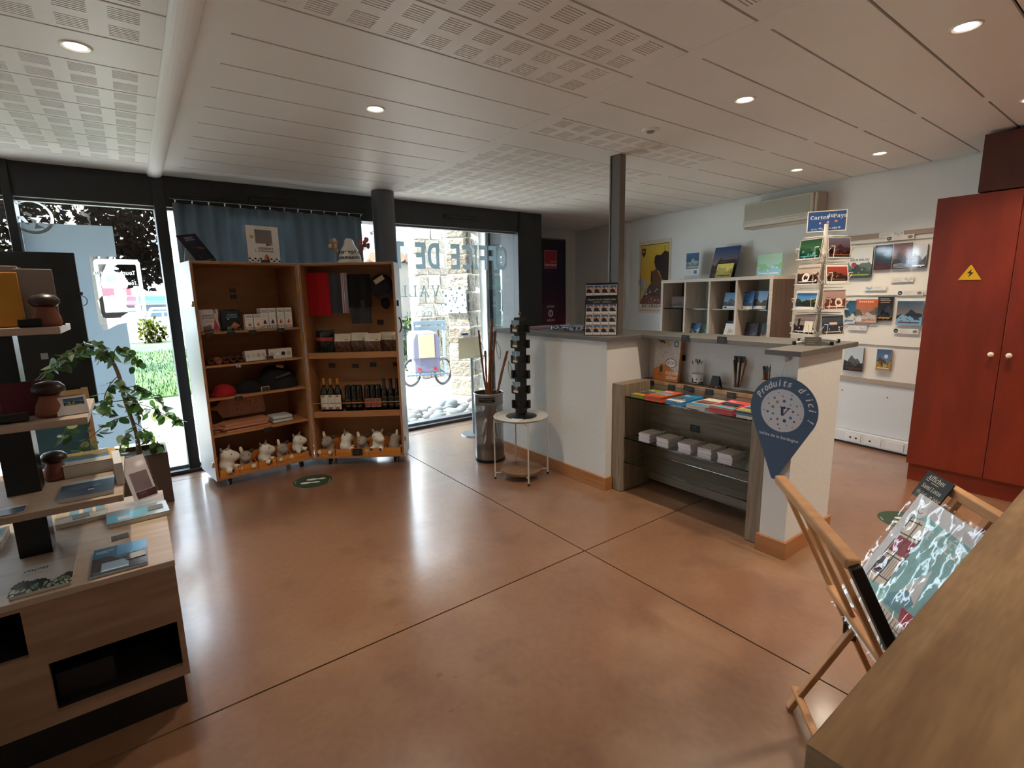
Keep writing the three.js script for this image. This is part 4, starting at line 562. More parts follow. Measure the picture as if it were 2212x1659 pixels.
// pencils in a paper cup
M.kraft = flat(0xd8c6a4, 0.8);
{ const t = thing('paper_cup', 'cream paper cup behind the blue sign', 'cup', [3.15, 0.817, -1.545]); part(t, 'cup', L([[0, 0], [0.03, 0], [0.038, 0.1], [0.0365, 0.1], [0.0285, 0.003], [0, 0.003]], 28), M.kraft); }
seed(21); for (let i = 0; i < 14; i++) { const a = i / 14 * 6.28 + rr(0, 0.3), r = rr(0.008, 0.018), h = rr(0.165, 0.185); const p = thing('pencil', 'natural wood pencil with green end in the cream cup', 'pencil', [3.15 + r * Math.cos(a), 0.822, -1.545 + r * Math.sin(a)], 0, 'pencils in the cream cup'); const t = [Math.cos(a) * 0.02, h, Math.sin(a) * 0.02], q = [t[0] * 0.86, h * 0.86, t[2] * 0.86]; part(p, 'shaft', rod([0, 0, 0], q, 0.0035, 6), M.stick); part(p, 'end_cap', rod(q, t, 0.0042, 6), flat([0x1f6b64, 0x2a7f9a, 0x153c35][i % 3], 0.5)); }
{ solo('price_slate', 'small dark slate card standing among the pencils', 'price sign', card(0.03, 0.03, 0.003, slates[2]), slates[0].mat, [3.16, 0.995, -1.52], FX); }
// magazines on the upper glass shelf, booklets on the lower
const cover = (bg, b2, t, sd) => art(150, 210, (c, w, h) => { c.fillStyle = bg; c.fillRect(0, 0, w, h); view(c, 12, 70, w - 24, 90, PAL[sd % 6], sd); c.fillStyle = b2; c.fillRect(0, h - 40, w, 40); txt(c, t, 14, 40, 26, '#fff', 'sans-serif', 'left', 'bold'); lines(c, 14, 54, 90, 2, 7, '#fff'); });
const magArts = [cover('#7f9a34', '#c98d3a', 'bio', 1), cover('#cf5a34', '#c94a30', 'Guide', 2), cover('#1c82bd', '#d8d3c4', 'Lot', 3), cover('#d8cdb8', '#1d86c4', 'Carte', 4), cover('#d84a4e', '#5aa4ae', 'Été', 5), cover('#e0ddd0', '#c9b25a', 'Agenda', 6)];
const magNames = ['green nature', 'orange guide', 'blue regional', 'beige and blue map', 'red and teal summer', 'pale agenda'];
// a print lying on a shelf that faces -x: reads towards the shop
function lying(w, d, t, a, side) { const g = flatCard(w, d, t, a, side?.[0] ?? 0.9, side?.[1] ?? 0.98); g.rotateY(FX); return g; }
seed(41); magArts.forEach((a, i) => {
  const z = [-2.3, -2.155, -1.985, -1.82, -1.65, -1.5][i], w = [0.11, 0.135, 0.125, 0.135, 0.15, 0.1][i], n = [4, 6, 5, 5, 7, 8][i], t = 0.006, x = i === 0 ? 2.935 : 2.925;
  for (let k = 0; k < n; k++) solo('magazine', magNames[i] + ' magazine lying in its stack on the upper glass shelf', 'magazine', lying(w, 0.25, t - 0.0006, a, i === 5 ? [0.5, 0.9 - 0.1 * k] : [0.95, 0.62]), a.mat, [x + rr(-0.004, 0.004), 0.7302 + k * t, z + rr(-0.003, 0.003)], rr(-0.02, 0.02), magNames[i] + ' magazine stack');
});
const bookletArt = art(110, 200, (c, w, h) => { c.fillStyle = '#b7b0a8'; c.fillRect(0, 0, w, h); c.fillStyle = '#5b5651'; c.fillRect(0, 0, w, 46); lines(c, 14, 70, 80, 4, 14, '#8f8982'); });
const white1 = [0.5, 0.02], bookSide = art(16, 16, (c) => { c.fillStyle = '#d6d3d8'; c.fillRect(0, 0, 16, 16); });
[-2.23, -2.075, -1.9, -1.755, -1.615].forEach((z, i) => { for (let k = 0; k < 7; k++) solo('booklet', 'white trail booklet lying in the ' + ['stack next to the oak end block', 'second stack from the oak end block', 'middle stack on the lower glass shelf', 'stack next but one to the blue sign', 'stack next to the blue sign'][i], 'booklet', (() => { const g = lying(0.095, 0.17, 0.0084, bookletArt, white1); const p = g.attributes.normal, q = g.attributes.uv; for (let v = 0; v < p.count; v++) if (Math.abs(p.getY(v)) < 0.5) q.setXY(v, ...bookSide.uv(0.5, 0.5)); return g; })(), bookletArt.mat, [2.9 + rr(-0.004, 0.004), 0.4202 + k * 0.009, z + rr(-0.003, 0.003)], rr(-0.03, 0.03), 'booklet stack ' + ['by the end block', 'second', 'third', 'fourth', 'by the blue sign'][i]); });
// acrylic holders behind the booklets
[-2.2, -2.04, -1.865, -1.72, -1.575].forEach((z, i) => solo('booklet_holder', 'clear acrylic tray behind the booklet stacks on the lower shelf', 'holder', [T(BB(-0.05, 0.05, 0, 0.075, -0.002, 0.001), 0, 0, 0), BB(-0.05, 0.05, 0, 0.002, 0, 0.04)], M.clear, [3.04, 0.4202, z], FX, 'acrylic booklet trays'));
// blue map-pin sign hung on the counter end
const pin = art(420, 700, (c, w, h) => {
  c.fillStyle = '#3f5876'; c.fillRect(0, 0, w, h); const X = 210, Y = 215; c.fillStyle = '#d4d6de'; c.beginPath(); c.ellipse(X - 4, Y + 14, 130, 134, 0, 0, 7); c.fill();
  const ring = (s, r, a0, a1, px) => { const n = s.length; for (let i = 0; i < n; i++) { const a = (a0 + (a1 - a0) * i / (n - 1)) * D2R; c.save(); c.translate(X + r * Math.sin(a), Y - r * Math.cos(a) + 10); c.rotate(a); txt(c, s[i], 0, 0, px, '#e2e3e8', 'sans-serif', 'center', 'italic bold'); c.restore(); } };
  ring('Produits', 150, -66, 6, 52); ring("d'ici !", 152, 32, 100, 52); seed(12);
  const cols = ['#7a3f5e', '#3c6f97', '#2a4460', '#8a4a55', '#3a7d8c', '#6f7d72', '#a08a72', '#4a4f5e', '#9fb4c4']; for (const [r, n, s] of [[62, 9, 9], [92, 11, 6], [114, 9, 4]]) for (let i = 0; i < n; i++) { const a = i / n * 6.283 + r; c.fillStyle = cols[(i + r) % 9]; c.beginPath(); c.arc(X + r * Math.cos(a), Y + 14 + r * Math.sin(a), s * rr(0.75, 1.2), 0, 7); c.fill(); }
  txt(c, 'v', X, Y + 44, 104, '#17234c', 'serif', 'center', 'italic bold'); c.fillStyle = '#17234c'; c.beginPath(); c.arc(X + 8, Y - 8, 8, 0, 7); c.fill();
  txt(c, 'Vallée de la Dordogne', X - 4, 406, 23, '#d9dbe2', 'sans-serif', 'center', 'bold');
});
{
  const s = thing('pin_sign', 'blue map-pin shaped sign lettered Produits d\'ici hung on the counter end', 'sign', [2.704, 0.45, -1.263], FX), sh = new THREE.Shape(), R = 0.174, cy = 0.395;
  sh.moveTo(-0.012, 0.006); sh.quadraticCurveTo(0, -0.002, 0.012, 0.006); sh.lineTo(R * Math.cos(-28 * D2R), cy + R * Math.sin(-28 * D2R)); sh.absarc(0, cy, R, -28 * D2R, 208 * D2R, false); sh.lineTo(-0.012, 0.006);
  const g = ext(sh, 0.005, 0, 40); cellBy(g, pin, (x, y) => [x / 0.36 + 0.5, y / 0.6 + 0.028]); const m = part(s, 'board', g, pin.mat); m.rotation.z = -0.06; m.position.z = -0.0025;
  part(s, 'suction_hook', [S(0.014, 0.02, 0.665, -0.012, 1, 1, 0.6, 16), rod([0.02, 0.66, -0.01], [0.02, 0.648, 0.004], 0.003, 8)], phys({ color: 0xd8dde0, roughness: 0.15, transmission: 0.4, thickness: 0.01 }));
  part(s, 'cord', [rod([0.02, 0.65, 0.002], [0.002, 0.556, 0.001], 0.0012, 5), rod([0.02, 0.65, 0.002], [0.036, 0.556, 0.001], 0.0012, 5)], M.white);
}
// tiered magnet display on the worktop
{
  const ry = -51 * D2R, d = thing('magnet_display', 'black tiered board holding photo magnets beside the steel post', 'display stand', [2.797, 1.1585, -2.645], ry), tilt = 0.26;
  const low = part(d, 'lower_board', RB(0.245, 0.275, 0.008, 0, 0.1375, 0, 0.002), M.black); low.rotation.x = -tilt; const hy = 0.275 * Math.cos(tilt), hz = -0.275 * Math.sin(tilt);
  part(d, 'upper_board', RB(0.235, 0.125, 0.008, 0, hy + 0.06, hz + 0.004, 0.002), M.black); part(d, 'easel_back', [T(B(0.2, 0.24, 0.006, 0, 0.12, 0), 0, 0, -0.145, 0.12), B(0.22, 0.006, 0.15, 0, 0.003, -0.07)], M.charcoal);
  const lab = art(240, 54, (c, w, h) => { c.fillStyle = '#0c0c0d'; c.fillRect(0, 0, w, h); txt(c, 'Magnet de la Vieille Ville', w / 2, 22, 18, '#d2d2d0', 'serif', 'center', 'italic'); txt(c, '1 pièce   5€ les 2', w / 2, 44, 18, '#d2d2d0', 'serif', 'center', 'italic'); }); const lb = part(d, 'chalk_label', card(0.235, 0.045, 0.002, lab), lab.mat); lb.position.set(0, 0.235 * Math.cos(tilt) + 0.006, -0.235 * Math.sin(tilt) + 0.012); lb.rotation.x = -tilt;
  const mg = art(90, 130, (c, w, h) => { c.fillStyle = '#cfccc8'; c.fillRect(0, 0, w, h); c.fillStyle = grad(c, 0, 8, 0, 60, '#27456f', '#8a9ab0'); c.fillRect(6, 8, w - 12, 92); c.fillStyle = '#b98672'; c.fillRect(6, 40, 78, 22); c.fillStyle = '#d9a68a'; c.fillRect(46, 30, 16, 30); c.fillStyle = '#1b1d20'; c.beginPath(); c.moveTo(6, 60); c.lineTo(40, 48); c.lineTo(70, 70); c.lineTo(80, 100); c.lineTo(6, 100); c.fill(); c.fillStyle = '#c8b8a8'; c.fillRect(66, 66, 8, 20); lines(c, 22, 114, 46, 1, 6, '#8a8783'); });
  const f = frameAt(2.797, -2.645, ry), geo = card(0.0545, 0.077, 0.003, mg);
  for (let r = 0; r < 4; r++) for (let i = 0; i < 4; i++) { const u = -0.0865 + i * 0.0578; let y, z, rx = 0; if (r < 3) { const s = 0.005 + r * 0.08; y = s * Math.cos(tilt); z = -s * Math.sin(tilt) + 0.0065; rx = -tilt; } else { y = hy + 0.03; z = hz + 0.0105; } const m = solo('photo_magnet', r < 3 ? 'small white-framed photo magnet on the sloping black board' : 'small white-framed photo magnet in the row above the chalk label', 'magnet', geo, mg.mat, f(u, 1.1585 + y, z), ry, r < 3 ? 'photo magnets on the sloping board' : 'photo magnets in the top row'); m.rotation.order = 'YXZ'; m.rotation.x = rx; }
}
{ // crinkled foil parcel
  const fo = dtex(256, 256, (u, v) => { const k = hash(u * 40 | 0, v * 40 | 0, 5); return k < 0.18 ? [52, 92, 128] : k < 0.3 ? [160, 74, 48] : k < 0.5 ? [38, 42, 50] : [196, 204, 210]; }); const g = jitter(new RoundedBoxGeometry(0.22, 0.045, 0.42, 6, 0.015), 0.003, 90, 3); muv(g, 0.4);
  const t = thing('foil_parcel', 'flat parcel in shiny patterned foil lying on the worktop', 'parcel', [3.02, 1.186, -3.12], 0.1); part(t, 'wrapping', g, std({ map: fo, roughness: 0.25, metalness: 0.4 })); part(t, 'tray', RB(0.25, 0.008, 0.46, 0, -0.0235, 0, 0.003), flat(0x6c7276, 0.4));
  solo('banner_stack', 'thin red printed sheets lying on the worktop edge', 'sheets', RB(0.22, 0.006, 0.3, 0, 0.003, 0, 0.001), flat(0x7a3030, 0.6), [2.98, 1.1585, -3.68], 0.2);
}
// revolving postcard rack
{
  const cx = 3.15, cz = -1.285, y0 = 1.1585, r = thing('postcard_rack', 'white wire revolving postcard rack standing on the counter end', 'card rack', [cx, y0, cz]), vw = -66 * D2R;
  part(r, 'pole', C(0.011, 0.011, 0.66, 0, 0.335, 0, 16), M.wire); part(r, 'base', [rod([0, 0.022, 0], [0.14, 0.012, 0.06], 0.006), rod([0, 0.022, 0], [-0.14, 0.012, -0.06], 0.006), rod([0, 0.022, 0], [0.06, 0.012, -0.12], 0.006), rod([0, 0.022, 0], [-0.05, 0.012, 0.1], 0.006)], M.wire);
  for (const [x, z] of [[0.14, 0.06], [-0.14, -0.06], [0.06, -0.12], [-0.05, 0.1]]) part(r, 'rubber_foot', C(0.01, 0.011, 0.02, x, 0.0105, z, 10), M.black);
  const sign = art(300, 180, (c, w, h) => { c.fillStyle = '#e9e2c9'; c.fillRect(0, 0, w, h); c.fillStyle = '#27508c'; c.fillRect(8, 8, w - 16, h - 16); txt(c, 'Cartes', 22, 72, 44, '#d9dde4', 'serif', 'left', 'bold'); txt(c, 'du', 150, 58, 38, '#d9dde4', 'serif', 'left', 'bold'); txt(c, 'Pays', 196, 64, 44, '#d9dde4', 'serif', 'left', 'bold'); [['#3a4fa0', '#d8d8d8', '#b23a3a'], ['#b23a3a', '#d8d8d8', '#3a4fa0'], ['#c23a30', '#d8b23a', '#c23a30']].forEach((f, i) => f.forEach((q, k) => { c.fillStyle = q; c.fillRect(86 + i * 60 + k * 9, 98 - i * 6, 9, 16); })); seed(2); blobs(c, 30, 146, 230, 14, 30, ['#a9b4bf', '#8796a8'], 4, 9); });
  const sg = part(r, 'header_sign', card(0.19, 0.112, 0.004, sign, 0.01, 0.5), sign.mat); sg.position.set(0, 0.625, 0); sg.rotation.y = -60 * D2R; 
  const faces = [vw - 46 * D2R, vw + 44 * D2R]; const post = [0, 1, 2, 3, 4, 5, 6, 7].map((k) => art(170, 120, (c, w, h) => { c.fillStyle = '#e8e2d8'; c.fillRect(0, 0, w, h); seed(k + 3); const p = [['#20402a', '#4a7a52', '#24492e', '#173320', '#4fa0a8'], ['#c9b8a8', '#a59080', '#4a2a20', '#2a1a18', '#e8e0d4'], ['#3c7ab4', '#8fb8d8', '#3a3d22', '#26281a', '#2a3158'], ['#8a7a72', '#b8a090', '#3a2a2a', '#221a22', '#e6dccb'], ['#6a6470', '#3a2230', '#402028', '#1e1016', '#8a5a3a'], ['#b8483a', '#6a3a2c', '#3a2a22', '#2a1c18', '#a8663a'], ['#b89a94', '#a07a6e', '#5a3224', '#7a3a20', '#e8ded2'], ['#4a5058', '#38424e', '#2c3a58', '#3a302c', '#c8c4bc']][k]; view(c, k % 3 === 2 ? 8 : 3, k % 3 === 2 ? 18 : 3, w - (k % 3 === 2 ? 16 : 6), h - (k % 3 === 2 ? 34 : 6), p, k + 3); if (k === 1 || k === 6) { c.strokeStyle = '#e9e4da'; c.lineWidth = 12; c.beginPath(); c.arc(w * (k === 1 ? 0.42 : 0.66), h * 0.66, 22, 0, 7); c.stroke(); } if (k === 3) { c.fillStyle = '#e9dfcd'; c.fillRect(w * 0.52, h * 0.3, w * 0.38, h * 0.6); c.fillStyle = '#1d2420'; c.fillRect(w * 0.2, h * 0.2, 16, 60); } if (k === 7) { c.fillStyle = '#d8d4cc'; c.fillRect(60, 44, 60, 16); c.strokeStyle = '#a33'; c.lineWidth = 2; c.strokeRect(60, 44, 60, 16); } }));
  for (let f = 0; f < 4; f++) for (let t = 0; t < 4; t++) {
    const a = vw + (f * 90 - 46) * D2R, y = 0.475 - t * 0.139, b = new THREE.Group(); b.name = 'basket'; b.rotation.y = a; b.position.y = y; r.add(b); const q = (nm, g) => { const m = shade(new THREE.Mesh(g, M.wire)); m.name = nm; b.add(m); };
    q('wire_frame', merge([rod([-0.08, 0, 0.115], [0.08, 0, 0.115], 0.0018, 5), rod([-0.08, 0, 0.075], [0.08, 0, 0.075], 0.0018, 5), rod([-0.08, 0, 0.075], [-0.08, 0.05, 0.118], 0.0018, 5), rod([0.08, 0, 0.075], [0.08, 0.05, 0.118], 0.0018, 5), rod([-0.055, 0, 0.115], [-0.055, 0.06, 0.12], 0.0018, 5), rod([0.055, 0, 0.115], [0.055, 0.06, 0.12], 0.0018, 5), rod([-0.055, 0.06, 0.12], [-0.08, 0.06, 0.12], 0.0018, 5), rod([0.055, 0.06, 0.12], [0.08, 0.06, 0.12], 0.0018, 5), rod([0, 0.0, 0.01], [0, 0, 0.075], 0.002, 5), rod([-0.08, 0.12, 0.07], [0.08, 0.12, 0.07], 0.0018, 5), rod([0, 0.12, 0.01], [0, 0.12, 0.07], 0.002, 5)]));
    const idx = (f % 2) * 4 + t, A = post[idx]; for (let n = 0; n < (f < 2 ? 2 : 1); n++) { const m = solo('postcard', f < 2 ? ['green river view', 'recipe with white plate', 'blue-sky landscape', 'wine and parchment', 'dark red feast', 'red-framed dishes', 'pink recipe with plate', 'night village'][idx] + ' postcard in the revolving rack' : 'postcard on the wall side of the revolving rack', 'postcard', card(0.15, 0.106, 0.003, A, 0.01, 0.5), A.gloss, [cx + Math.sin(a) * (0.104 - n * 0.007), y0 + y + 0.003, cz + Math.cos(a) * (0.104 - n * 0.007)], a, 'postcards in the revolving rack'); m.rotation.order = 'YXZ'; m.rotation.x = -0.14; }
  }
  { const t = solo('price_slate', 'small stone-grey slate at the foot of the revolving rack', 'price sign', card(0.08, 0.048, 0.006, art(120, 70, (c, w, h) => { c.fillStyle = '#3a3833'; c.fillRect(0, 0, w, h); seed(4); lines(c, 20, 18, 80, 3, 18, '#8d8a82', 2); })), sheets[sheets.length - 1].mat, [3.02, 1.1585, -1.25], -60 * D2R); t.rotation.order = 'YXZ'; t.rotation.x = -0.3; }
}
// ================= right wall =================
{ // air conditioner
  const a = thing('air_conditioner', 'beige wall-mounted air conditioner under the ceiling', 'air conditioner', wl(3.6, 0, 2.115), WRY), cr = flat(0xcfcabb, 0.45);
  part(a, 'housing', RBB(-0.39, 0.36, 0.0, 0.265, 0.004, 0.185, 0.02), cr); part(a, 'end_cap', RBB(0.362, 0.395, 0.005, 0.262, 0.004, 0.17, 0.012), flat(0xb9aea0, 0.5));
  const gr = []; for (let i = 0; i < 24; i++) gr.push(B(0.7, 0.003, 0.004, -0.015, 0.085 + i * 0.0068, 0.187)); part(a, 'grille', gr, flat(0xa7a395, 0.6)); part(a, 'louvre', T(RB(0.68, 0.006, 0.06, 0, 0, 0, 0.002), -0.015, 0.022, 0.17, 0.5), flat(0x9a9688, 0.5)); part(a, 'front_lip', RBB(-0.385, 0.355, 0.048, 0.066, 0.18, 0.196, 0.006), cr);
}
const roca = art(360, 580, (c, w, h) => {
  c.fillStyle = '#dccdbb'; c.fillRect(0, 0, w, h); c.fillStyle = grad(c, 0, 40, 0, 480, '#d9c24a', '#d7a63e', '#c9b25c'); c.fillRect(24, 34, w - 48, 466); seed(6); blobs(c, 24, 330, 90, 150, 12, ['#a9b4bb', '#9aa8b4'], 16, 34);
  const poly = (col, p) => { c.fillStyle = col; c.beginPath(); p.forEach(([x, y], i) => (i ? c.lineTo(x, y) : c.moveTo(x, y))); c.fill(); };
  poly('#33261f', [[186, 132], [200, 118], [250, 122], [292, 92], [320, 98], [336, 110], [336, 320], [300, 330], [264, 300], [240, 250], [196, 220], [180, 170]]); poly('#6a4a38', [[170, 240], [210, 226], [260, 300], [300, 340], [336, 330], [336, 440], [120, 440], [110, 400], [150, 360], [148, 280]]); poly('#55463f', [[110, 380], [140, 340], [230, 360], [336, 420], [336, 500], [60, 500], [40, 470], [80, 420]]); poly('#7d4b47', [[40, 470], [120, 430], [230, 450], [300, 500], [24, 500]]);
  c.fillStyle = '#2b2019'; c.fillRect(290, 54, 5, 44); c.fillRect(146, 240, 14, 90); seed(5); for (let i = 0; i < 26; i++) { c.fillStyle = ['#b99a86', '#8c6a5a', '#d8c6b4', '#6d5650'][i % 4]; c.fillRect(70 + rnd() * 230, 380 + rnd() * 110, rr(8, 24), rr(8, 22)); }
  c.strokeStyle = '#201b17'; c.lineWidth = 4; c.strokeRect(24, 34, w - 48, 466); poly('#5c2328', [[36, 60], [80, 60], [80, 100], [58, 130], [36, 100]]); poly('#d9c8b0', [[48, 74], [56, 74], [56, 96], [48, 90]]); poly('#d9c8b0', [[64, 74], [72, 74], [72, 90], [64, 96]]);
  txt(c, 'ROCAMADOUR', w / 2 + 4, 532, 36, '#2d2824', 'serif', 'center', 'bold'); txt(c, 'SOCIÉTÉ NATIONALE des CHEMINS de FER', w / 2, 560, 16, '#6a3a30', 'serif', 'center');
});
solo('travel_poster', 'vintage yellow travel poster of a dark cliff village on the wall', 'poster', card(0.59, 0.98, 0.004, roca), roca.mat, wl(1.745, 0.004, 1.182), WRY);
// white cube shelf behind the counter
{
  const s = thing('cube_shelf', 'white and oak cube shelf standing against the wall behind the counter', 'shelf', wl(2.98, 0, 0), WRY), W = 0.75, y1 = 1.612, d = 0.36, t = 0.036;
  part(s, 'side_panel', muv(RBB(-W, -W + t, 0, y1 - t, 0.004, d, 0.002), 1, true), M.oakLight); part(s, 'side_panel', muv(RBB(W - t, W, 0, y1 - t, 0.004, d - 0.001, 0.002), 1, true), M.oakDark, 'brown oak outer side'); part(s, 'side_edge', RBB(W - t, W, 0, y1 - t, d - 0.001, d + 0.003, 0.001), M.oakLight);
  part(s, 'top_panel', muv(RBB(-W, W, y1 - t, y1, 0.004, d + 0.003, 0.002)), M.oakLight); part(s, 'bottom_panel', BB(-W + t, W - t, 0, t, 0.004, d), M.oakLight); part(s, 'back_board', BB(-W + t, W - t, t, y1 - t, 0.004, 0.01), flat(0xc9ccca, 0.7));
  for (const x of [-0.37, -0.02, 0.33]) part(s, 'divider', muv(BB(x - 0.012, x + 0.012, t, y1 - t, 0.011, d - 0.004), 1, true), M.oakLight);
  for (const [x0, x1] of [[-W + t, -0.385], [-0.008, 0.318]]) part(s, 'lining', BB(x0, x1, t, y1 - t, 0.011, 0.02), flat(0x3e2c20, 0.7), 'dark brown compartment back');
  for (const [x0, x1] of [[-W + t, -0.383], [-0.357, -0.033], [-0.007, 0.317], [0.343, W - t]]) { part(s, 'glass_shelf', BB(x0, x1, 1.262, 1.27, 0.022, d - 0.02), M.glassShelf); part(s, 'lower_shelf', BB(x0, x1, 0.93, 0.948, 0.022, d - 0.006), M.oakLight); }
}
const bookArt = (i, w = 150, h = 200) => art(w, h, (c) => {
  seed(i + 90); const P = [['#3f6f9d', '#9fb6c4', '#48525a', '#2d343a', '#6d8494'], ['#1d56a4', '#6fb2de', '#2a5a86', '#1c3d63', '#dfe6ea'], ['#6f9ac9', '#c9d4dc', '#5a5a4e', '#4a3f2f', '#8a6a3a'], ['#2a2333', '#3c3150', '#221c2c', '#1a1622', '#a8b0c8'], ['#24303c', '#2f3b48', '#1c2630', '#c07a3a', '#d8a83a'], ['#4a2f26', '#6a4432', '#2f1d18', '#1d120f', '#8a6a58'], ['#dcd6cc', '#e8e2d8', '#c9bfae', '#8b8274', '#3b3a38'], ['#1f3f74', '#d99a78', '#4a3c36', '#262220', '#8a2f2a'], ['#dccf5c', '#e4da86', '#b9b060', '#a89f54', '#3a2d22'], ['#9fc9a8', '#9fc4dc', '#7fb98a', '#8fc4d8', '#e2eef2'], ['#2f5f9a', '#1f2f3c', '#8aa0ac', '#2c3238', '#e8e8e8']][i];
  view(c, 0, 0, w, h, P, i + 20); if (i === 1) { txt(c, 'LAROUSSE'.slice(0, 0) + 'Carnet', 12, 40, 22, '#cfe0ee'); } if (i === 6) { c.fillStyle = '#e9e4da'; c.fillRect(0, 0, w, h); c.strokeStyle = '#c8552c'; c.lineWidth = 5; for (let a = 0; a < 8; a++) { c.beginPath(); c.moveTo(w / 2, h * 0.55); c.lineTo(w / 2 + Math.cos(a * 0.785) * 46, h * 0.55 + Math.sin(a * 0.785) * 46); c.stroke(); } c.fillStyle = '#d8a23a'; c.beginPath(); c.arc(w / 2, h * 0.55, 14, 0, 7); c.fill(); lines(c, 50, 24, 60, 1, 8, '#8a7f70'); }
  if (i === 0 || i === 1 || i === 2) { c.fillStyle = '#e6e4de'; c.fillRect(0, h - 34, w, 34); c.fillStyle = '#1c1f24'; c.beginPath(); c.ellipse(26, h - 17, 15, 11, 0, 0, 7); c.fill(); c.fillStyle = '#c9806a'; c.fillRect(w - 34, h - 28, 26, 10); } if (i === 3) { lines(c, 40, 24, 80, 2, 10, '#b9b6c8'); c.strokeStyle = '#8f88a8'; c.beginPath(); c.moveTo(20, 130); c.lineTo(75, 90); c.lineTo(130, 130); c.lineTo(75, 170); c.closePath(); c.stroke(); } if (i === 8) { c.fillStyle = '#2c231c'; c.fillRect(0, 0, w, 44); lines(c, 20, 20, 60, 2, 8, '#b9964a'); }
});
const bk = (u, y, off, w, h, i, name, label, cat, ry = 0, rx = -0.18, t = 0.014, group) => { const a = bookArt(i), m = solo(name, label, cat, card(w, h, t, a, 0.5, 0.97), a.mat, wl(u, off, y), WRY + ry, group); m.rotation.order = 'YXZ'; m.rotation.x = rx; return m; };
bk(2.42, 1.2705, 0.24, 0.2, 0.14, 5, 'boxed_game', 'dark brown boxed set on the glass shelf of the first cube', 'box', 0, 0, 0.05);
bk(3.17, 1.2705, 0.25, 0.2, 0.18, 0, 'guide_book', 'grey landscape guide book standing on the cube glass shelf', 'book', 0, -0.2); bk(3.37, 1.2705, 0.26, 0.15, 0.185, 1, 'guide_book', 'blue lake guide book standing on the cube glass shelf', 'book', 0, -0.2); bk(3.48, 1.2705, 0.22, 0.2, 0.19, 2, 'guide_book', 'pale blue village guide book standing at the cube shelf end', 'book', 0, -0.2, 0.03);
bk(2.69, 0.9485, 0.27, 0.14, 0.15, 10, 'leaflet', 'cream leaflet with grey arch print leaning in the second cube', 'leaflet', 0, -0.3, 0.006); bk(2.78, 0.9485, 0.2, 0.12, 0.14, 9, 'leaflet', 'pale green leaflet behind the arch leaflet', 'leaflet', 0.15, -0.3, 0.006);
bk(3.11, 0.9485, 0.2, 0.13, 0.19, 4, 'leaflet', 'dark heritage leaflet behind the star leaflet', 'leaflet', 0, -0.25, 0.006); bk(3.19, 0.9485, 0.28, 0.16, 0.165, 6, 'leaflet', 'white leaflet with red and yellow star emblem', 'leaflet', 0, -0.3, 0.006); bk(3.42, 0.9485, 0.24, 0.15, 0.18, 3, 'leaflet', 'dark purple leaflet in the last cube', 'leaflet', 0, -0.25, 0.01); bk(3.6, 0.9485, 0.24, 0.13, 0.18, 4, 'leaflet', 'dark leaflet with orange print against the cube end', 'leaflet', 0, -0.25, 0.01);
// on top of the cube shelf
const notice = art(160, 210, (c, w, h) => { c.fillStyle = '#d5d8d6'; c.fillRect(0, 0, w, h); view(c, 0, 0, w, 150, ['#2d5b8c', '#23303a', '#8aa2b0', '#5a6a72', '#d9c2a8'], 7); lines(c, 14, 166, 70, 4, 8, '#9a9c9a'); c.fillStyle = '#3a6aa8'; c.fillRect(100, 166, 40, 30); });
{ const h = thing('notice_holder', 'clear acrylic holder with a small photo notice on the cube shelf', 'notice', wl(2.55, 0.2, 1.6135), WRY); const p = part(h, 'notice', card(0.19, 0.26, 0.002, notice), notice.mat); p.position.set(0, 0.05, -0.02); part(h, 'holder', [BB(-0.11, 0.11, 0.0, 0.003, -0.06, 0.08), BB(-0.1, 0.1, 0.0, 0.05, 0.0, 0.003)], M.clear); }
bk(2.99, 1.6145, 0.2, 0.33, 0.355, 7, 'photo_calendar', 'large white-edged sunset photo leaning on the cube shelf', 'calendar', 0, -0.25, 0.01);
bk(3.08, 1.6145, 0.29, 0.21, 0.2, 8, 'map_book', 'yellow map with black title leaning before the sunset photo', 'map', 0, -0.3, 0.012);
bk(3.58, 1.6145, 0.22, 0.27, 0.215, 9, 'acrylic_picture', 'pale green and blue acrylic picture at the cube shelf end', 'picture', 0, -0.08, 0.02);
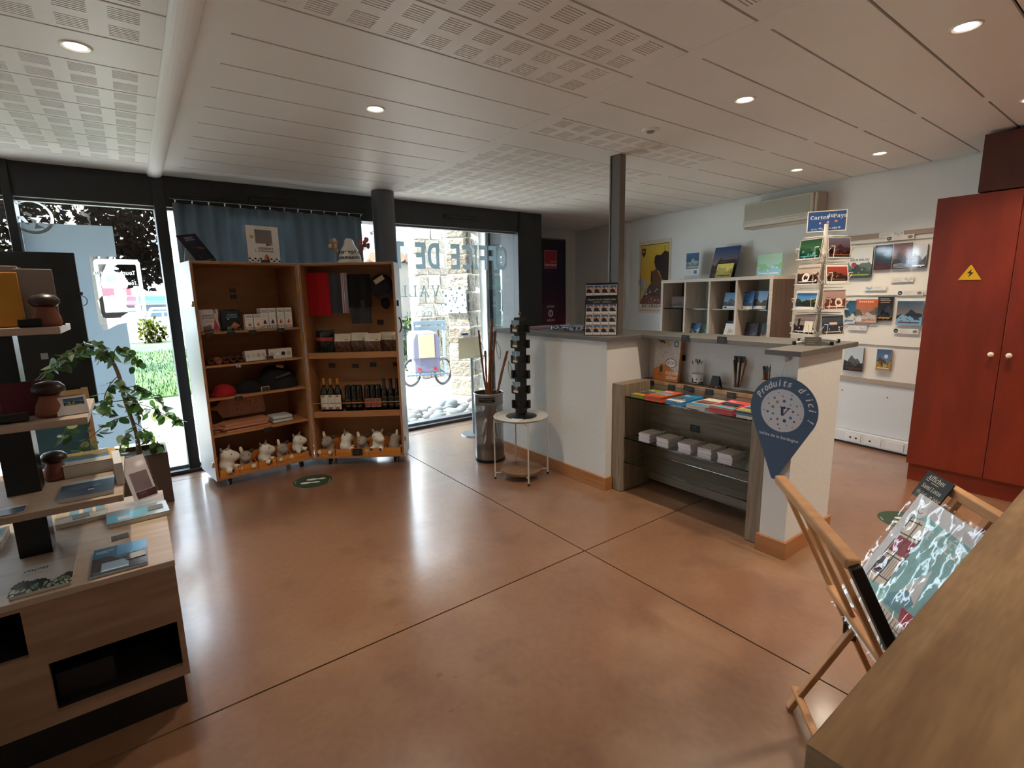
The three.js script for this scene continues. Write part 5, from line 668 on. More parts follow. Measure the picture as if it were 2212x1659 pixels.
// leaflet board with its rails
{
  const b = thing('leaflet_board', 'white wall board with wooden top rail for leaflets', 'board', wl(0, 0, 0), WRY);
  part(b, 'panel', BB(3.96, 4.98, 0.645, 1.905, 0.001, 0.018), flat(0xd9d6cd, 0.55)); part(b, 'top_rail', RBB(3.93, 4.98, 1.905, 1.945, 0.001, 0.03, 0.003), flat(0x9a887a, 0.6)); part(b, 'bottom_rail', RBB(3.96, 4.98, 0.6, 0.645, 0.001, 0.024, 0.003), flat(0x9f9384, 0.6));
  for (const y of [1.862, 1.398, 0.955]) part(b, 'hook_rail', RBB(4.1, 4.97, y, y + 0.006, 0.018, 0.028, 0.001), flat(0x8d8a82, 0.5)); part(b, 'lower_panel', BB(3.96, 4.98, 0.13, 0.6, 0.001, 0.012), flat(0xcdd2d4, 0.5)); for (const [u, y] of [[4.29, 0.5], [4.68, 0.49]]) part(b, 'screw_hole', T(C(0.006, 0.006, 0.002, 0, 0, 0, 10), u, y, 0.0125, Math.PI / 2), M.black);
  const stripA = art(240, 50, (c, w, h) => { c.fillStyle = '#cfcdc6'; c.fillRect(0, 0, w, h); c.fillStyle = '#17181a'; c.beginPath(); c.ellipse(28, 25, 21, 20, 0, 0, 7); c.fill(); c.fillStyle = '#cfcdc6'; c.fillRect(16, 22, 24, 3); c.fillRect(16, 28, 24, 3); lines(c, 66, 14, 100, 3, 11, '#8d8b85'); c.fillStyle = '#75786a'; c.beginPath(); c.ellipse(206, 26, 22, 15, 0, 0, 7); c.fill(); }), stripB = art(240, 50, (c, w, h) => { c.fillStyle = '#d4d2ca'; c.fillRect(0, 0, w, h); c.strokeStyle = '#3f7fb4'; c.lineWidth = 6; for (const x of [24, 48, 72]) { c.beginPath(); c.arc(x, x === 48 ? 32 : 24, 9, 0, 7); c.stroke(); } lines(c, 110, 20, 100, 2, 14, '#7fa4c4', 3); }), stripC = art(240, 50, (c, w, h) => { c.fillStyle = '#d0cec7'; c.fillRect(0, 0, w, h); lines(c, 20, 18, 110, 2, 14, '#77756f', 2); c.strokeStyle = '#6d7a84'; c.lineWidth = 4; for (const x of [160, 188, 216]) { c.beginPath(); c.arc(x, x === 188 ? 32 : 22, 9, 0, 7); c.stroke(); } });
  for (const [u, y, w, a] of [[4.65, 1.885, 0.21, stripA], [4.58, 1.918, 0.19, stripC], [4.5, 1.462, 0.17, stripB], [4.7, 1.53, 0.17, stripC], [4.77, 1.415, 0.19, stripA], [4.77, 1.09, 0.19, stripA], [4.38, 1.1, 0.16, stripC]]) part(b, 'label_strip', card(w, 0.042, 0.002, a, 0.5, 0.02), a.mat).position.set(u, y - 0.016, 0.033);
  const t = thing('cable_trunking', 'white cable trunking with sockets along the wall foot', 'trunking', wl(0, 0, 0), WRY); part(t, 'duct', RBB(3.9, 5.0, 0.02, 0.125, 0.001, 0.06, 0.004), flat(0xd2d4d4, 0.45)); part(t, 'painted_shadow', BB(3.9, 5.0, 0.0, 0.02, 0.001, 0.05), M.black); for (const [u, n] of [[4.45, 2], [4.62, 1], [4.8, 0]]) { const s = part(t, 'socket_plate', RB(0.14, 0.075, 0.006, u, 0.07, 0.062, 0.003), flat(0xdcdedd, 0.4)); const hs = []; for (let i = 0; i < n; i++) hs.push(T(C(0.009, 0.009, 0.003, 0, 0, 0, 12), u - 0.02 + i * 0.05, 0.07, 0.0655, Math.PI / 2)); if (hs.length) { const m = shade(new THREE.Mesh(merge(hs), M.black)); m.name = 'socket_hole'; s.add(m); } }  // solid black strip below the duct stands in for its shadow
}
const leafArt = (i) => art(130, 190, (c, w, h) => {
  const P = [['#cfd6cf', '#e4e8e6', '#5a6b66', '#36454a', '#8f9c3e'], ['#23303a', '#1d4a4a', '#14302e', '#3a1d24', '#6a2430'], ['#6a4a44', '#8a5a48', '#4a3a36', '#1c1a1a', '#d8d4cc'], ['#c9ccd0', '#b0b2b4', '#6a6660', '#2f2a26', '#e8e8e6'], ['#274a5c', '#3f8fb8', '#3a4a44', '#c9cfc4', '#3a62a0'], ['#c8602f', '#8d8a88', '#6a5f58', '#b8b2ac', '#d8703c'], ['#1c2026', '#2a3038', '#3c434c', '#15181c', '#c9974e'], ['#3a5a74', '#c98a6a', '#26343c', '#7fb0cc', '#5a2a30'], ['#b9c8d0', '#d4dcde', '#5a5f62', '#22262a', '#6a3034'], ['#3a5f8c', '#7fa4c4', '#4a4636', '#b08a2f', '#d8dcdc']][i];
  view(c, 0, 0, w, h, P, i + 50); if (i === 0) { c.fillStyle = '#d4d9dc'; c.fillRect(6, 52, 100, 44); txt(c, 'WILD MILOU', 10, 82, 17, '#2c3236', 'sans-serif', 'left', 'bold'); c.fillStyle = '#a8443e'; c.beginPath(); c.arc(32, 104, 14, 0, 7); c.fill(); } if (i === 2) { c.fillStyle = '#1a1a1b'; c.fillRect(0, 140, w, 50); lines(c, 12, 152, 100, 4, 9, '#c9c9c6', 3); } if (i === 6) { lines(c, 22, 16, 90, 2, 12, '#c9c9c6', 4); c.fillStyle = '#c9974e'; c.fillRect(26, 40, 78, 6); } if (i === 5) { c.fillStyle = '#c8602f'; c.fillRect(0, 0, w, 40); txt(c, 'Grottes', 16, 28, 24, '#ead9cc', 'sans-serif', 'left', 'bold'); c.fillStyle = '#d6d2ce'; c.beginPath(); c.arc(26, 164, 18, 0, 7); c.fill(); } if (i === 9) { c.fillStyle = '#d4dcdc'; c.beginPath(); c.arc(86, 62, 18, 0, 7); c.fill(); } if (i === 4) { c.strokeStyle = '#d8e2ea'; c.lineWidth = 5; for (const r of [10, 20, 30]) { c.beginPath(); c.arc(w, h, r, 3.14, 4.8); c.stroke(); } }
});
const leafLab = ['white wildlife leaflet in a clear pocket at the board upper row', 'dark teal and red leaflet in a clear pocket', 'brown leaflet with black caption in a clear pocket', 'grey leaflet with white shapes in a clear pocket near the cupboard', 'blue and teal leaflet in a clear pocket partly behind the postcard rack', 'orange-topped cave leaflet in a clear pocket', 'black leaflet with gold line in a clear pocket', 'wide lake sunset leaflet in a clear pocket', 'steam train leaflet in the lowest clear pocket', 'balloon leaflet in the lowest row'];
[[4.355, 1.56, 0.2, 0.27], [4.535, 1.626, 0.13, 0.213], [4.68, 1.626, 0.135, 0.215], [4.81, 1.626, 0.105, 0.19], [4.31, 1.145, 0.1, 0.21], [4.447, 1.158, 0.185, 0.21], [4.594, 1.182, 0.12, 0.205], [4.785, 1.147, 0.19, 0.205], [4.378, 0.7, 0.165, 0.225], [4.629, 0.735, 0.115, 0.19]].forEach(([u, y, w, h], i) => { const t = thing('leaflet', leafLab[i], 'leaflet', wl(u, 0.034, y), WRY), a = leafArt(i); part(t, 'paper', card(w, h, 0.016, a, 0.5, 0.3), a.gloss); part(t, 'clear_pocket', [B(w + 0.012, h + 0.012, 0.001, 0, h / 2 - 0.004, 0.0105), B(w + 0.012, 0.001, 0.022, 0, -0.011, 0)], M.clear); });
// red-brown cupboard
{
  const c = thing('tall_cupboard', 'tall red-brown wooden cupboard with white knobs and warning triangle', 'cupboard'); const X = 4.66, z0 = -1.19, z1 = -0.27, D = 5.18;
  part(c, 'carcass', muv(RBB(X + 0.02, D, 0.13, 2.083, z0, z1, 0.003), 1, true), M.cherry); part(c, 'plinth', muv(BB(X + 0.03, D, 0, 0.13, z0 + 0.012, z1)), M.cherry);
  for (const [a, b, kz] of [[z0 + 0.002, -0.747, -0.79], [-0.743, z1 - 0.002, -0.7]]) { const d = part(c, 'door', muv(RBB(X, X + 0.0195, 0.135, 2.08, a, b, 0.003), 1.2, true, 0, a), M.cherry); const k = shade(new THREE.Mesh(merge([T(C(0.008, 0.006, 0.02, 0, 0, 0, 12), X - 0.01, 1.008, kz, 0, 0, Math.PI / 2), S(0.017, X - 0.026, 1.008, kz, 0.7, 1, 1, 18)]), phys({ color: 0xe9e2d6, roughness: 0.2, clearcoat: 0.5 }))); k.name = 'knob'; d.add(k); }
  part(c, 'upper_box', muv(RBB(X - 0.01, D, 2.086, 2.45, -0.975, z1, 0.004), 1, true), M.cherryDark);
  const tri = ext(shape([[-0.062, 0], [0.062, 0], [0.004, 0.1], [-0.004, 0.1]]), 0.002), bolt = ext(shape([[0.008, 0.075], [-0.016, 0.045], [0.0, 0.047], [-0.008, 0.018], [0.018, 0.052], [0.002, 0.05]]), 0.001);
  const s = thing('warning_triangle', 'yellow electric hazard triangle stuck on the cupboard door', 'warning sign', [X - 0.0025, 1.51, -0.958], FX); part(s, 'plate', tri, flat(0xd9ab12, 0.5)); part(s, 'lightning_bolt', bolt.translate(0, 0, 0.0021), M.black);
}
// festival banner in the nook
const ban = art(330, 820, (c, w, h) => { c.fillStyle = grad(c, 0, 0, 0, h, '#1c1428', '#1f1638', '#4a1d38', '#8a2a33', '#96302f'); c.fillRect(0, 0, w, h); c.fillStyle = '#9a1f2d'; c.fillRect(166, 62, 92, 96); c.strokeStyle = '#d8b8b8'; c.lineWidth = 2; c.strokeRect(166, 62, 92, 96); txt(c, 'musique', 212, 146, 21, '#e0c8c8', 'sans-serif', 'center', 'bold'); txt(c, 'france', 232, 126, 13, '#e0c8c8', 'sans-serif', 'center'); lines(c, 166, 170, 94, 2, 8, '#5a4a68'); c.strokeStyle = '#cfc4c8'; c.lineWidth = 9; c.beginPath(); c.arc(210, 410, 15, 0, 7); c.stroke(); c.fillStyle = '#cfc4c8'; c.beginPath(); c.arc(210, 410, 5, 0, 7); c.fill(); txt(c, 'SCÉNO', 210, 378, 18, '#cfc4c8', 'sans-serif', 'center', 'bold'); txt(c, 'GRAPH', 210, 456, 18, '#cfc4c8', 'sans-serif', 'center', 'bold'); lines(c, 190, 478, 44, 4, 7, '#9a7a84'); txt(c, 'SAINT-', 300, 582, 88, '#c9a8a8', 'serif', 'right'); txt(c, 'CÉRÉ', 300, 682, 88, '#c9a8a8', 'serif', 'right'); });
{ const b = thing('roll_up_banner', 'purple to red roll-up music festival banner standing in the nook', 'banner', [5.04, 0, -5.92], 0); part(b, 'canvas', card(0.86, 2.2, 0.003, ban), ban.mat).position.set(0, 0.08, 0); part(b, 'base', RB(0.9, 0.08, 0.16, 0, 0.04, 0, 0.02), M.greyMetal); part(b, 'top_bar', RB(0.87, 0.018, 0.014, 0, 2.288, 0, 0.004), M.greyMetal); part(b, 'pole', C(0.008, 0.008, 2.2, 0, 1.18, -0.03, 10), M.greyMetal); }
// menu box on a stand inside the lettered window
{ const m = thing('menu_box_stand', 'cream acrylic box on a slim grey post before the stone wall', 'stand', [2.8, 0, -4.48]); const cream = phys({ color: 0xe6e0c8, roughness: 0.6, transmission: 0.3, thickness: 0, side: THREE.DoubleSide });
  part(m, 'post', C(0.014, 0.014, 0.83, 0, 0.425, 0, 16), flat(0x8fa0a8, 0.4)); part(m, 'foot', C(0.13, 0.14, 0.012, 0, 0.006, 0, 32), M.greyMetal); const bx = shape([[-0.21, 0.0], [0.0, 0.02], [0.0, 0.022], [-0.21, 0.002]]); void bx;
  part(m, 'box', [T(B(0.21, 0.21, 0.003, -0.105, 0, 0), 0.0, 0.945, 0.07, 0, 0.12), T(B(0.2, 0.21, 0.003, 0.1, 0, 0), 0.0, 0.945, 0.07, 0, -0.65 + 1.35), B(0.32, 0.003, 0.16, 0, 0.84, 0.0)], cream); part(m, 'rim', [rod([-0.2, 1.05, 0.09], [0, 1.05, 0.07], 0.004, 6), rod([0, 1.05, 0.07], [0.15, 1.05, -0.06], 0.004, 6)], M.clear);
  solo('leaflet_pack', 'white leaflet pack with blue edge in the cream box', 'leaflets', [B(0.1, 0.14, 0.03, 0, 0.07, 0)], flat(0xe6e8ea, 0.6), [2.74, 0.93, -4.47], 0.1); solo('blue_card', 'blue card edge rising behind the white leaflet pack', 'leaflets', B(0.09, 0.02, 0.004, 0, 0.01, 0), flat(0x2f63a8, 0.5), [2.735, 1.07, -4.49], 0.1); }
// ================= island display with its tower of shelves =================
const IX0 = -0.775, IX1 = 0.015, IZ0 = -2.86, IZ1 = -2.04;
{
  const t = thing('island_display', 'low square wooden display island with niches and black plinth', 'display island');
  part(t, 'plinth', BB(IX0 + 0.02, IX1 - 0.02, 0, 0.125, IZ0 + 0.02, IZ1 - 0.022), M.black);
  const hole = (x0, x1, y0, y1) => [[x0, y0], [x0, y1], [x1, y1], [x1, y0]];
  const f = ext(shape([[IX0, 0.125], [IX1, 0.125], [IX1, 0.553], [IX0, 0.553]], [hole(-0.347, -0.003, 0.165, 0.342), hole(-0.74, -0.385, 0.385, 0.54)]), 0.02); f.translate(0, 0, IZ1 - 0.02); part(t, 'front_panel', muv(f), M.island);
  part(t, 'side_panel', muv(BB(IX1 - 0.018, IX1, 0.125, 0.553, IZ0, IZ1 - 0.02)), M.island); part(t, 'side_panel', muv(BB(IX0, IX0 + 0.018, 0.125, 0.553, IZ0, IZ1 - 0.02)), M.island); part(t, 'back_panel', muv(BB(IX0, IX1, 0.125, 0.553, IZ0 - 0.018, IZ0)), M.island);
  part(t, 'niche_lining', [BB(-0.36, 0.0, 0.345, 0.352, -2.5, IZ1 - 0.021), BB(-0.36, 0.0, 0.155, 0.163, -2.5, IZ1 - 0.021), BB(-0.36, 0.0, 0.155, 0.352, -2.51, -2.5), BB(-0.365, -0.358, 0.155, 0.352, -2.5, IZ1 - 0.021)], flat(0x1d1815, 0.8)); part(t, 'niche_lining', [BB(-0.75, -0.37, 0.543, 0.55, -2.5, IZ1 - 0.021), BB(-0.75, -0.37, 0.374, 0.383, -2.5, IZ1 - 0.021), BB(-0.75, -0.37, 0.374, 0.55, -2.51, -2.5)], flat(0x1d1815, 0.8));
  part(t, 'table_top', muv(RBB(IX0 - 0.002, IX1 + 0.002, 0.553, 0.575, IZ0 - 0.02, IZ1 + 0.002, 0.002)), M.islandTop);
  solo('niche_book', 'dark book lying in the island niche', 'book', [B(0.15, 0.1, 0.2, 0, 0.05, 0)], flat(0x0f0e0e, 0.6), [-0.27, 0.1635, -2.2], 0);
  const w = thing('shelf_tower', 'black square post carrying three square oak shelves on the island', 'shelf tower', [-0.38, 0.5755, -2.44]);
  part(w, 'post', RB(0.09, 0.83, 0.094, 0, 0.415, 0, 0.002), M.blackSatin); for (const [y, s] of [[0.235, 0.28], [0.512, 0.215], [0.82, 0.182]]) part(w, 'shelf', muv(RB(2 * s, 0.024, 2 * s, 0, y - 0.012, 0, 0.002)), M.islandTop);
}
const coverA = (i) => art(230, 160, (c, w, h) => {
  c.fillStyle = ['#d8d2ca', '#3a6f96', '#2b4a68', '#c9b89f', '#d9dadb', '#39495c', '#8a7a50', '#6f8f9a'][i]; c.fillRect(0, 0, w, h); seed(i + 70);
  if (i === 0) { ridge(c, w, h * 0.62, 24, '#3b3d40', h, 3); blobs(c, 0, h * 0.75, w, h * 0.25, 50, ['#5f7a52', '#8fa284', '#c9cfc0'], 5, 12); txt(c, 'CANÇONS', 24, 36, 20, '#55504c', 'sans-serif', 'left', 'bold italic'); lines(c, 24, 48, 100, 2, 8, '#8a8580'); }
  else if (i === 1) { c.fillStyle = '#4f9ad0'; c.fillRect(100, 0, 130, 70); ridge(c, w, h * 0.45, 26, '#3c3f46', h, 4); c.fillStyle = '#9fc0de'; c.fillRect(40, 100, 110, 50); lines(c, 12, 24, 80, 2, 9, '#e8eef2', 3); }
  else if (i === 2) { ridge(c, w, 60, 20, '#41566a', h, 2); ridge(c, w, 90, 14, '#26384c', h, 5); c.fillStyle = '#b8c2c8'; c.fillRect(0, 0, w, 30); c.fillStyle = '#e0e4e6'; c.fillRect(120, 110, 24, 8); lines(c, 60, 130, 70, 1, 9, '#9fb0bd'); }
  else if (i === 3) { c.fillStyle = '#7fa2b4'; for (const x of [60, 120, 176]) c.fillRect(x, 14, 40, 70); c.fillStyle = '#dccab0'; for (const x of [104, 164]) c.fillRect(x, 0, 12, 100); c.fillStyle = '#ddd8ce'; c.fillRect(0, 104, w, 56); lines(c, 80, 130, 120, 1, 8, '#6f6a64', 3); }
  else if (i === 4) { view(c, 60, 20, 150, 60, PAL[3], 8); }
  else if (i === 5) { ridge(c, w, 50, 18, '#51626f', h, 6); c.fillStyle = '#cfd4d4'; c.fillRect(0, 0, w, 26); }
  else if (i === 6) { ridge(c, w, 50, 30, '#5f6a4a', h, 3); c.fillStyle = '#3f84c4'; c.fillRect(0, 90, w, 18); c.fillStyle = '#c9c4b8'; c.fillRect(0, 110, w, 50); c.fillStyle = '#c99a3a'; c.fillRect(196, 0, 34, h); }
  else { ridge(c, w, 30, 20, '#8a8f88', h, 4); c.fillStyle = '#58b0d0'; c.beginPath(); c.moveTo(0, 70); c.lineTo(150, 40); c.lineTo(170, 130); c.lineTo(0, 150); c.fill(); c.fillStyle = '#d8dde0'; c.fillRect(40, 90, 44, 40); c.fillStyle = '#8d9496'; c.fillRect(170, 20, 60, 90); }
});
function lyingBook(x, y, z, w, d, t, i, lab, ry = 0, cat = 'book') { const b = thing(cat === 'book' ? 'book' : 'folded_map', lab, cat, [x, y, z], ry), a = coverA(i); part(b, 'cover', flatCard(w, d, 0.0025, a, 0.5, 0.9).translate(0, t - 0.0025, 0), a.gloss); part(b, 'pages', BB(-w / 2 + 0.002, w / 2 - 0.002, 0.0, t - 0.0026, -d / 2 + 0.002, d / 2 - 0.003), M.page); return b; }
lyingBook(-0.335, 0.5755, -2.165, 0.15, 0.21, 0.012, 0, 'white songbook with grey and green band lying on the island edge'); lyingBook(-0.135, 0.5755, -2.165, 0.155, 0.22, 0.012, 1, 'blue mountain magazine lying on the island corner');
lyingBook(-0.08, 0.5755, -2.575, 0.21, 0.15, 0.02, 7, 'turquoise and grey map box lying beside the pot', 0.06); lyingBook(-0.27, 0.5755, -2.71, 0.17, 0.16, 0.02, 3, 'cream book with blue windows under the tower shelf', 0.05); lyingBook(-0.56, 0.5755, -2.62, 0.14, 0.18, 0.03, 3, 'cream book behind the black post');
for (const [x, y, z, ry, lab] of [[-0.09, 0.588, -2.13, 0.1, 'blank metal price plate on the blue magazine'], [-0.14, 0.576, -2.37, 0.1, 'blank metal price plate lying alone on the island'], [-0.27, 0.5965, -2.66, 0.15, 'blank metal price plate on the cream book'], [-0.02, 0.5965, -2.57, 0.1, 'blank metal price plate on the turquoise map box']]) { const p = solo('price_plate', lab, 'price sign', T(RB(0.055, 0.002, 0.03, 0, 0.001, 0, 0.0008), 0, 0.004, 0, 0.25), std({ color: 0x8d9499, roughness: 0.3, metalness: 0.7 }), [x, y, z], ry); }
lyingBook(-0.2, 0.811, -2.285, 0.15, 0.19, 0.016, 2, 'dark blue landscape book lying on the lowest tower shelf'); lyingBook(-0.205, 0.811, -2.6, 0.17, 0.2, 0.05, 6, 'thick landscape book with gold spine on the lowest tower shelf', 0.08); lyingBook(-0.42, 0.811, -2.21, 0.13, 0.07, 0.004, 5, 'dark narrow strip card on the tower shelf edge');
solo('book', 'white book standing on its edge at the tower shelf corner', 'book', [BB(-0.011, 0.011, 0.002, 0.078, -0.11, 0.11), BB(-0.012, -0.011, 0, 0.08, -0.112, 0.112), BB(0.011, 0.012, 0, 0.08, -0.112, 0.112), BB(-0.012, 0.012, 0, 0.08, 0.11, 0.112)], flat(0xd4d4d2, 0.6), [-0.113, 0.8115, -2.4], 0.06);
const standArt = art(150, 210, (c, w, h) => { c.fillStyle = '#d2d0d4'; c.fillRect(0, 0, w, h); lines(c, 24, 22, 100, 4, 8, '#a9a7ab'); c.fillStyle = '#7d7078'; c.fillRect(22, 76, 112, 90); c.fillStyle = '#4a2c35'; c.fillRect(22, 168, 128, 34); lines(c, 40, 180, 60, 1, 8, '#b9a9ae'); });
{ const s = thing('leaflet_stand', 'leaflet leaning in a clear acrylic stand on the island', 'leaflet stand', [-0.045, 0.5755, -2.73], 0.55); const p = part(s, 'leaflet', card(0.1, 0.2, 0.004, standArt), standArt.gloss); p.position.set(0, 0.02, 0); p.rotation.x = -0.35; const q = part(s, 'acrylic', [B(0.11, 0.21, 0.002, 0, 0.105, 0.004)], M.clear); q.position.set(0, 0.014, 0.003); q.rotation.x = -0.35; part(s, 'foot', T(B(0.12, 0.003, 0.1, 0, 0, 0), 0, 0.012, 0.05, 0.2), M.clear); }
// clay mushrooms and leaning books
const shroomStem = L([[0, 0], [0.034, 0], [0.04, 0.012], [0.036, 0.035], [0.024, 0.062], [0.022, 0.085], [0, 0.085]], 28), shroomCap = L([[0, 0.068], [0.03, 0.066], [0.041, 0.078], [0.04, 0.09], [0.028, 0.104], [0, 0.11]], 28);
[[-0.232, 1.3965, -2.32, 'terracotta mushroom with dark cap on the topmost tower shelf', 1], [-0.262, 1.0885, -2.33, 'terracotta mushroom with dark cap on the middle tower shelf', 1.12], [-0.305, 0.811, -2.53, 'terracotta mushroom with dark cap on the lowest tower shelf', 1]].forEach(([x, y, z, lab, s]) => { const m = thing('clay_mushroom', lab, 'ornament', [x, y, z], 0, 'terracotta mushrooms'); part(m, 'stem', shroomStem, flat(0x8a5242, 0.75)); part(m, 'cap', shroomCap, flat(0x2a1714, 0.35)); m.scale.setScalar(s); });
{ const mk = (name, lab, x, y, z, w, h, t, mat, ry, rx, cat = 'book') => { const m = solo(name, lab, cat, RB(w, h, t, 0, h / 2, 0, 0.004), mat, [x, y, z], ry); m.rotation.order = 'YXZ'; m.rotation.x = rx; return m; };
  mk('book', 'mustard-yellow cloth book leaning on the top tower shelf', -0.33, 1.397, -2.345, 0.085, 0.19, 0.012, std({ map: dtex(128, 128, (u, v) => mixc([206, 148, 58], [176, 116, 38], fbm(u, v, 5, 9, 3, 4))), roughness: 0.8 }), 0.15, -0.32); mk('book', 'slate-blue book leaning beside the mustard one', -0.41, 1.397, -2.34, 0.09, 0.18, 0.012, flat(0x3d4654, 0.6), 0.1, -0.3); mk('book', 'grey book standing behind the mustard one', -0.36, 1.397, -2.41, 0.13, 0.205, 0.02, flat(0x8e857f, 0.7), 0.05, -0.12); mk('book', 'tall grey-brown album behind the clay mushroom', -0.255, 1.397, -2.4, 0.1, 0.195, 0.03, flat(0x8a7f78, 0.7), 0.1, -0.16);
  solo('stone_block', 'small rough black price block before the mushroom', 'price sign', jitter(RB(0.06, 0.03, 0.02, 0, 0.015, 0, 0.006), 0.001, 120), flat(0x151515, 0.8), [-0.27, 1.3965, -2.275], 0.1); solo('price_slate', 'little white-edged slate behind the top mushroom', 'price sign', card(0.035, 0.028, 0.003, slates[1]), slates[1].mat, [-0.208, 1.3965, -2.36], 0.2);
  mk('book', 'dark red book leaning on the middle tower shelf', -0.33, 1.089, -2.38, 0.13, 0.12, 0.02, flat(0x5a1720, 0.6), 0.1, -0.2); const a4 = coverA(4); const b = solo('book', 'white book with teal picture standing at the middle shelf end', 'book', card(0.085, 0.065, 0.012, a4, 0.5, 0.95), a4.mat, [-0.205, 1.0885, -2.3], 0.25); b.rotation.order = 'YXZ'; b.rotation.x = -0.35; solo('stone_block', 'small rough grey block on the middle tower shelf', 'price sign', jitter(RB(0.09, 0.03, 0.03, 0, 0.015, 0, 0.008), 0.001, 120, 4), flat(0x20201f, 0.8), [-0.36, 1.0885, -2.28], 0.1); }
// ================= potted weeping fig =================
{
  const p = thing('planter', 'square dark brown planter standing by the window', 'planter', [-0.083, 0, -4.555]); const s = 0.172, w = 0.016; part(p, 'box', [RBB(-s, s, 0, 0.385, s - w, s, 0.003), RBB(-s, s, 0, 0.385, -s, -s + w, 0.003), RBB(-s, -s + w, 0, 0.385, -s + w, s - w, 0.003), RBB(s - w, s, 0, 0.385, -s + w, s - w, 0.003), BB(-s + w, s - w, 0, 0.02, -s + w, s - w)], flat(0x4a3a32, 0.6)); part(p, 'soil', jitter(B(0.31, 0.02, 0.31, 0, 0.345, 0), 0.002, 90), flat(0x3a2c22, 0.95));
  const t = thing('weeping_fig', 'leafy variegated weeping fig growing from the brown planter', 'plant', [-0.083, 0.356, -4.555]); const bark = flat(0x7a6a52, 0.9);
  part(t, 'trunk', [tube([[0.01, 0, 0], [0.0, 0.2, 0.01], [-0.03, 0.4, 0], [-0.045, 0.6, 0.0], [-0.07, 0.72, 0.0]], 0.012, 20, 8), tube([[-0.01, 0, 0.01], [0.0, 0.15, -0.012], [-0.015, 0.3, 0.015], [-0.04, 0.45, -0.01]], 0.009, 20, 7)], bark);
  const ls = new THREE.Shape(); ls.moveTo(0, 0); ls.bezierCurveTo(0.5, 0.1, 0.5, 0.6, 0, 1); ls.bezierCurveTo(-0.5, 0.6, -0.5, 0.1, 0, 0); const lg = new THREE.ShapeGeometry(ls, 5); { const q = lg.attributes.position; for (let i = 0; i < q.count; i++) { const x = q.getX(i), y = q.getY(i); q.setZ(i, Math.abs(x) * 0.3 - 0.22 * y * y); } lg.computeVertexNormals(); }
  const lm = [0x4f7a36, 0x3c6429, 0x6f9a48, 0x2f5222].map((c) => phys({ color: c, roughness: 0.45, transmission: 0.3, thickness: 0, side: THREE.DoubleSide })), edge = phys({ color: 0xb9c68a, roughness: 0.5, transmission: 0.3, thickness: 0, side: THREE.DoubleSide });
  const br = [[[-0.05, 0.65, 0], [-0.15, 0.8, 0.05], [-0.32, 0.76, 0.1], [-0.5, 0.6, 0.14]], [[-0.06, 0.68, 0], [-0.12, 0.84, -0.02], [-0.24, 0.83, -0.04], [-0.36, 0.7, -0.05]], [[-0.07, 0.7, 0], [-0.03, 0.8, 0.05], [0.05, 0.76, 0.08], [0.08, 0.66, 0.1]], [[-0.04, 0.5, 0], [0.06, 0.52, 0.1], [0.16, 0.42, 0.12], [0.2, 0.3, 0.12]], [[-0.02, 0.4, 0], [0.1, 0.36, 0.06], [0.2, 0.28, 0.08], [0.27, 0.22, 0.08]], [[-0.03, 0.42, 0], [-0.16, 0.42, 0.1], [-0.32, 0.33, 0.14], [-0.42, 0.2, 0.16]], [[-0.02, 0.3, 0], [-0.12, 0.3, 0.12], [-0.26, 0.2, 0.18], [-0.34, 0.1, 0.2]], [[-0.04, 0.55, 0], [-0.02, 0.5, 0.12], [0.04, 0.42, 0.16], [0.06, 0.3, 0.18]], [[0, 0.25, 0], [0.06, 0.2, 0.12], [0.1, 0.12, 0.16], [0.12, 0.06, 0.17]], [[-0.05, 0.6, 0], [-0.1, 0.55, 0.1], [-0.14, 0.46, 0.14], [-0.12, 0.34, 0.16]], [[0, 0.2, 0], [-0.06, 0.18, 0.12], [-0.1, 0.1, 0.17], [-0.12, 0.05, 0.19]]];
  seed(123); br.forEach((pts, bi) => {
    const cv = new THREE.CatmullRomCurve3(pts.map((q) => V(...q))); part(t, 'branch', new THREE.TubeGeometry(cv, 14, 0.0035, 5), bark); const n = bi < 2 ? 34 : 24;
    for (let k = 0; k < n; k++) { const c = cv.getPoint(0.15 + 0.85 * k / n), sz = rr(0.058, 0.09), m = part(t, 'leaf', lg, lm[(k + bi) % 7 === 6 ? 2 : k % 4 === 3 ? 3 : k % 2]); m.position.set(c.x + rr(-0.03, 0.03), c.y + rr(-0.025, 0.02), c.z + rr(-0.03, 0.03)); m.rotation.set(rr(1.7, 3.3), rr(-3.1, 3.1), rr(-0.6, 0.6), 'YXZ'); m.scale.set(sz * 0.86, sz, sz * 0.8); if (k % 5 === 0) m.material = edge; }
  });
}
// touch screen fixed before the window
{ const k = thing('touch_screen', 'large black touch screen housing seen from behind at the window', 'screen', [-0.72, 0.705, -5.03]); part(k, 'housing', RB(0.86, 1.135, 0.06, 0, 0.5675, 0, 0.004), M.black); part(k, 'bracket', RB(0.03, 0.02, 0.02, 0.43, 0.84, 0.03, 0.004), M.charcoal); part(k, 'cable_loop', tube([[0.43, 0.83, 0.03], [0.46, 0.8, 0.03], [0.455, 0.76, 0.03], [0.435, 0.75, 0.03]], 0.003), M.black); part(k, 'sticker', B(0.04, 0.045, 0.001, 0.17, 0.39, 0.031), flat(0x9a9a9c, 0.6)); part(k, 'name_plate', B(0.06, 0.014, 0.001, 0.1, 1.02, 0.031), flat(0x6b7072, 0.5)); part(k, 'stand', [B(0.3, 0.6, 0.03, 0, -0.3, 0), B(0.6, 0.03, 0.35, 0, -0.69, 0.0)], M.black); }
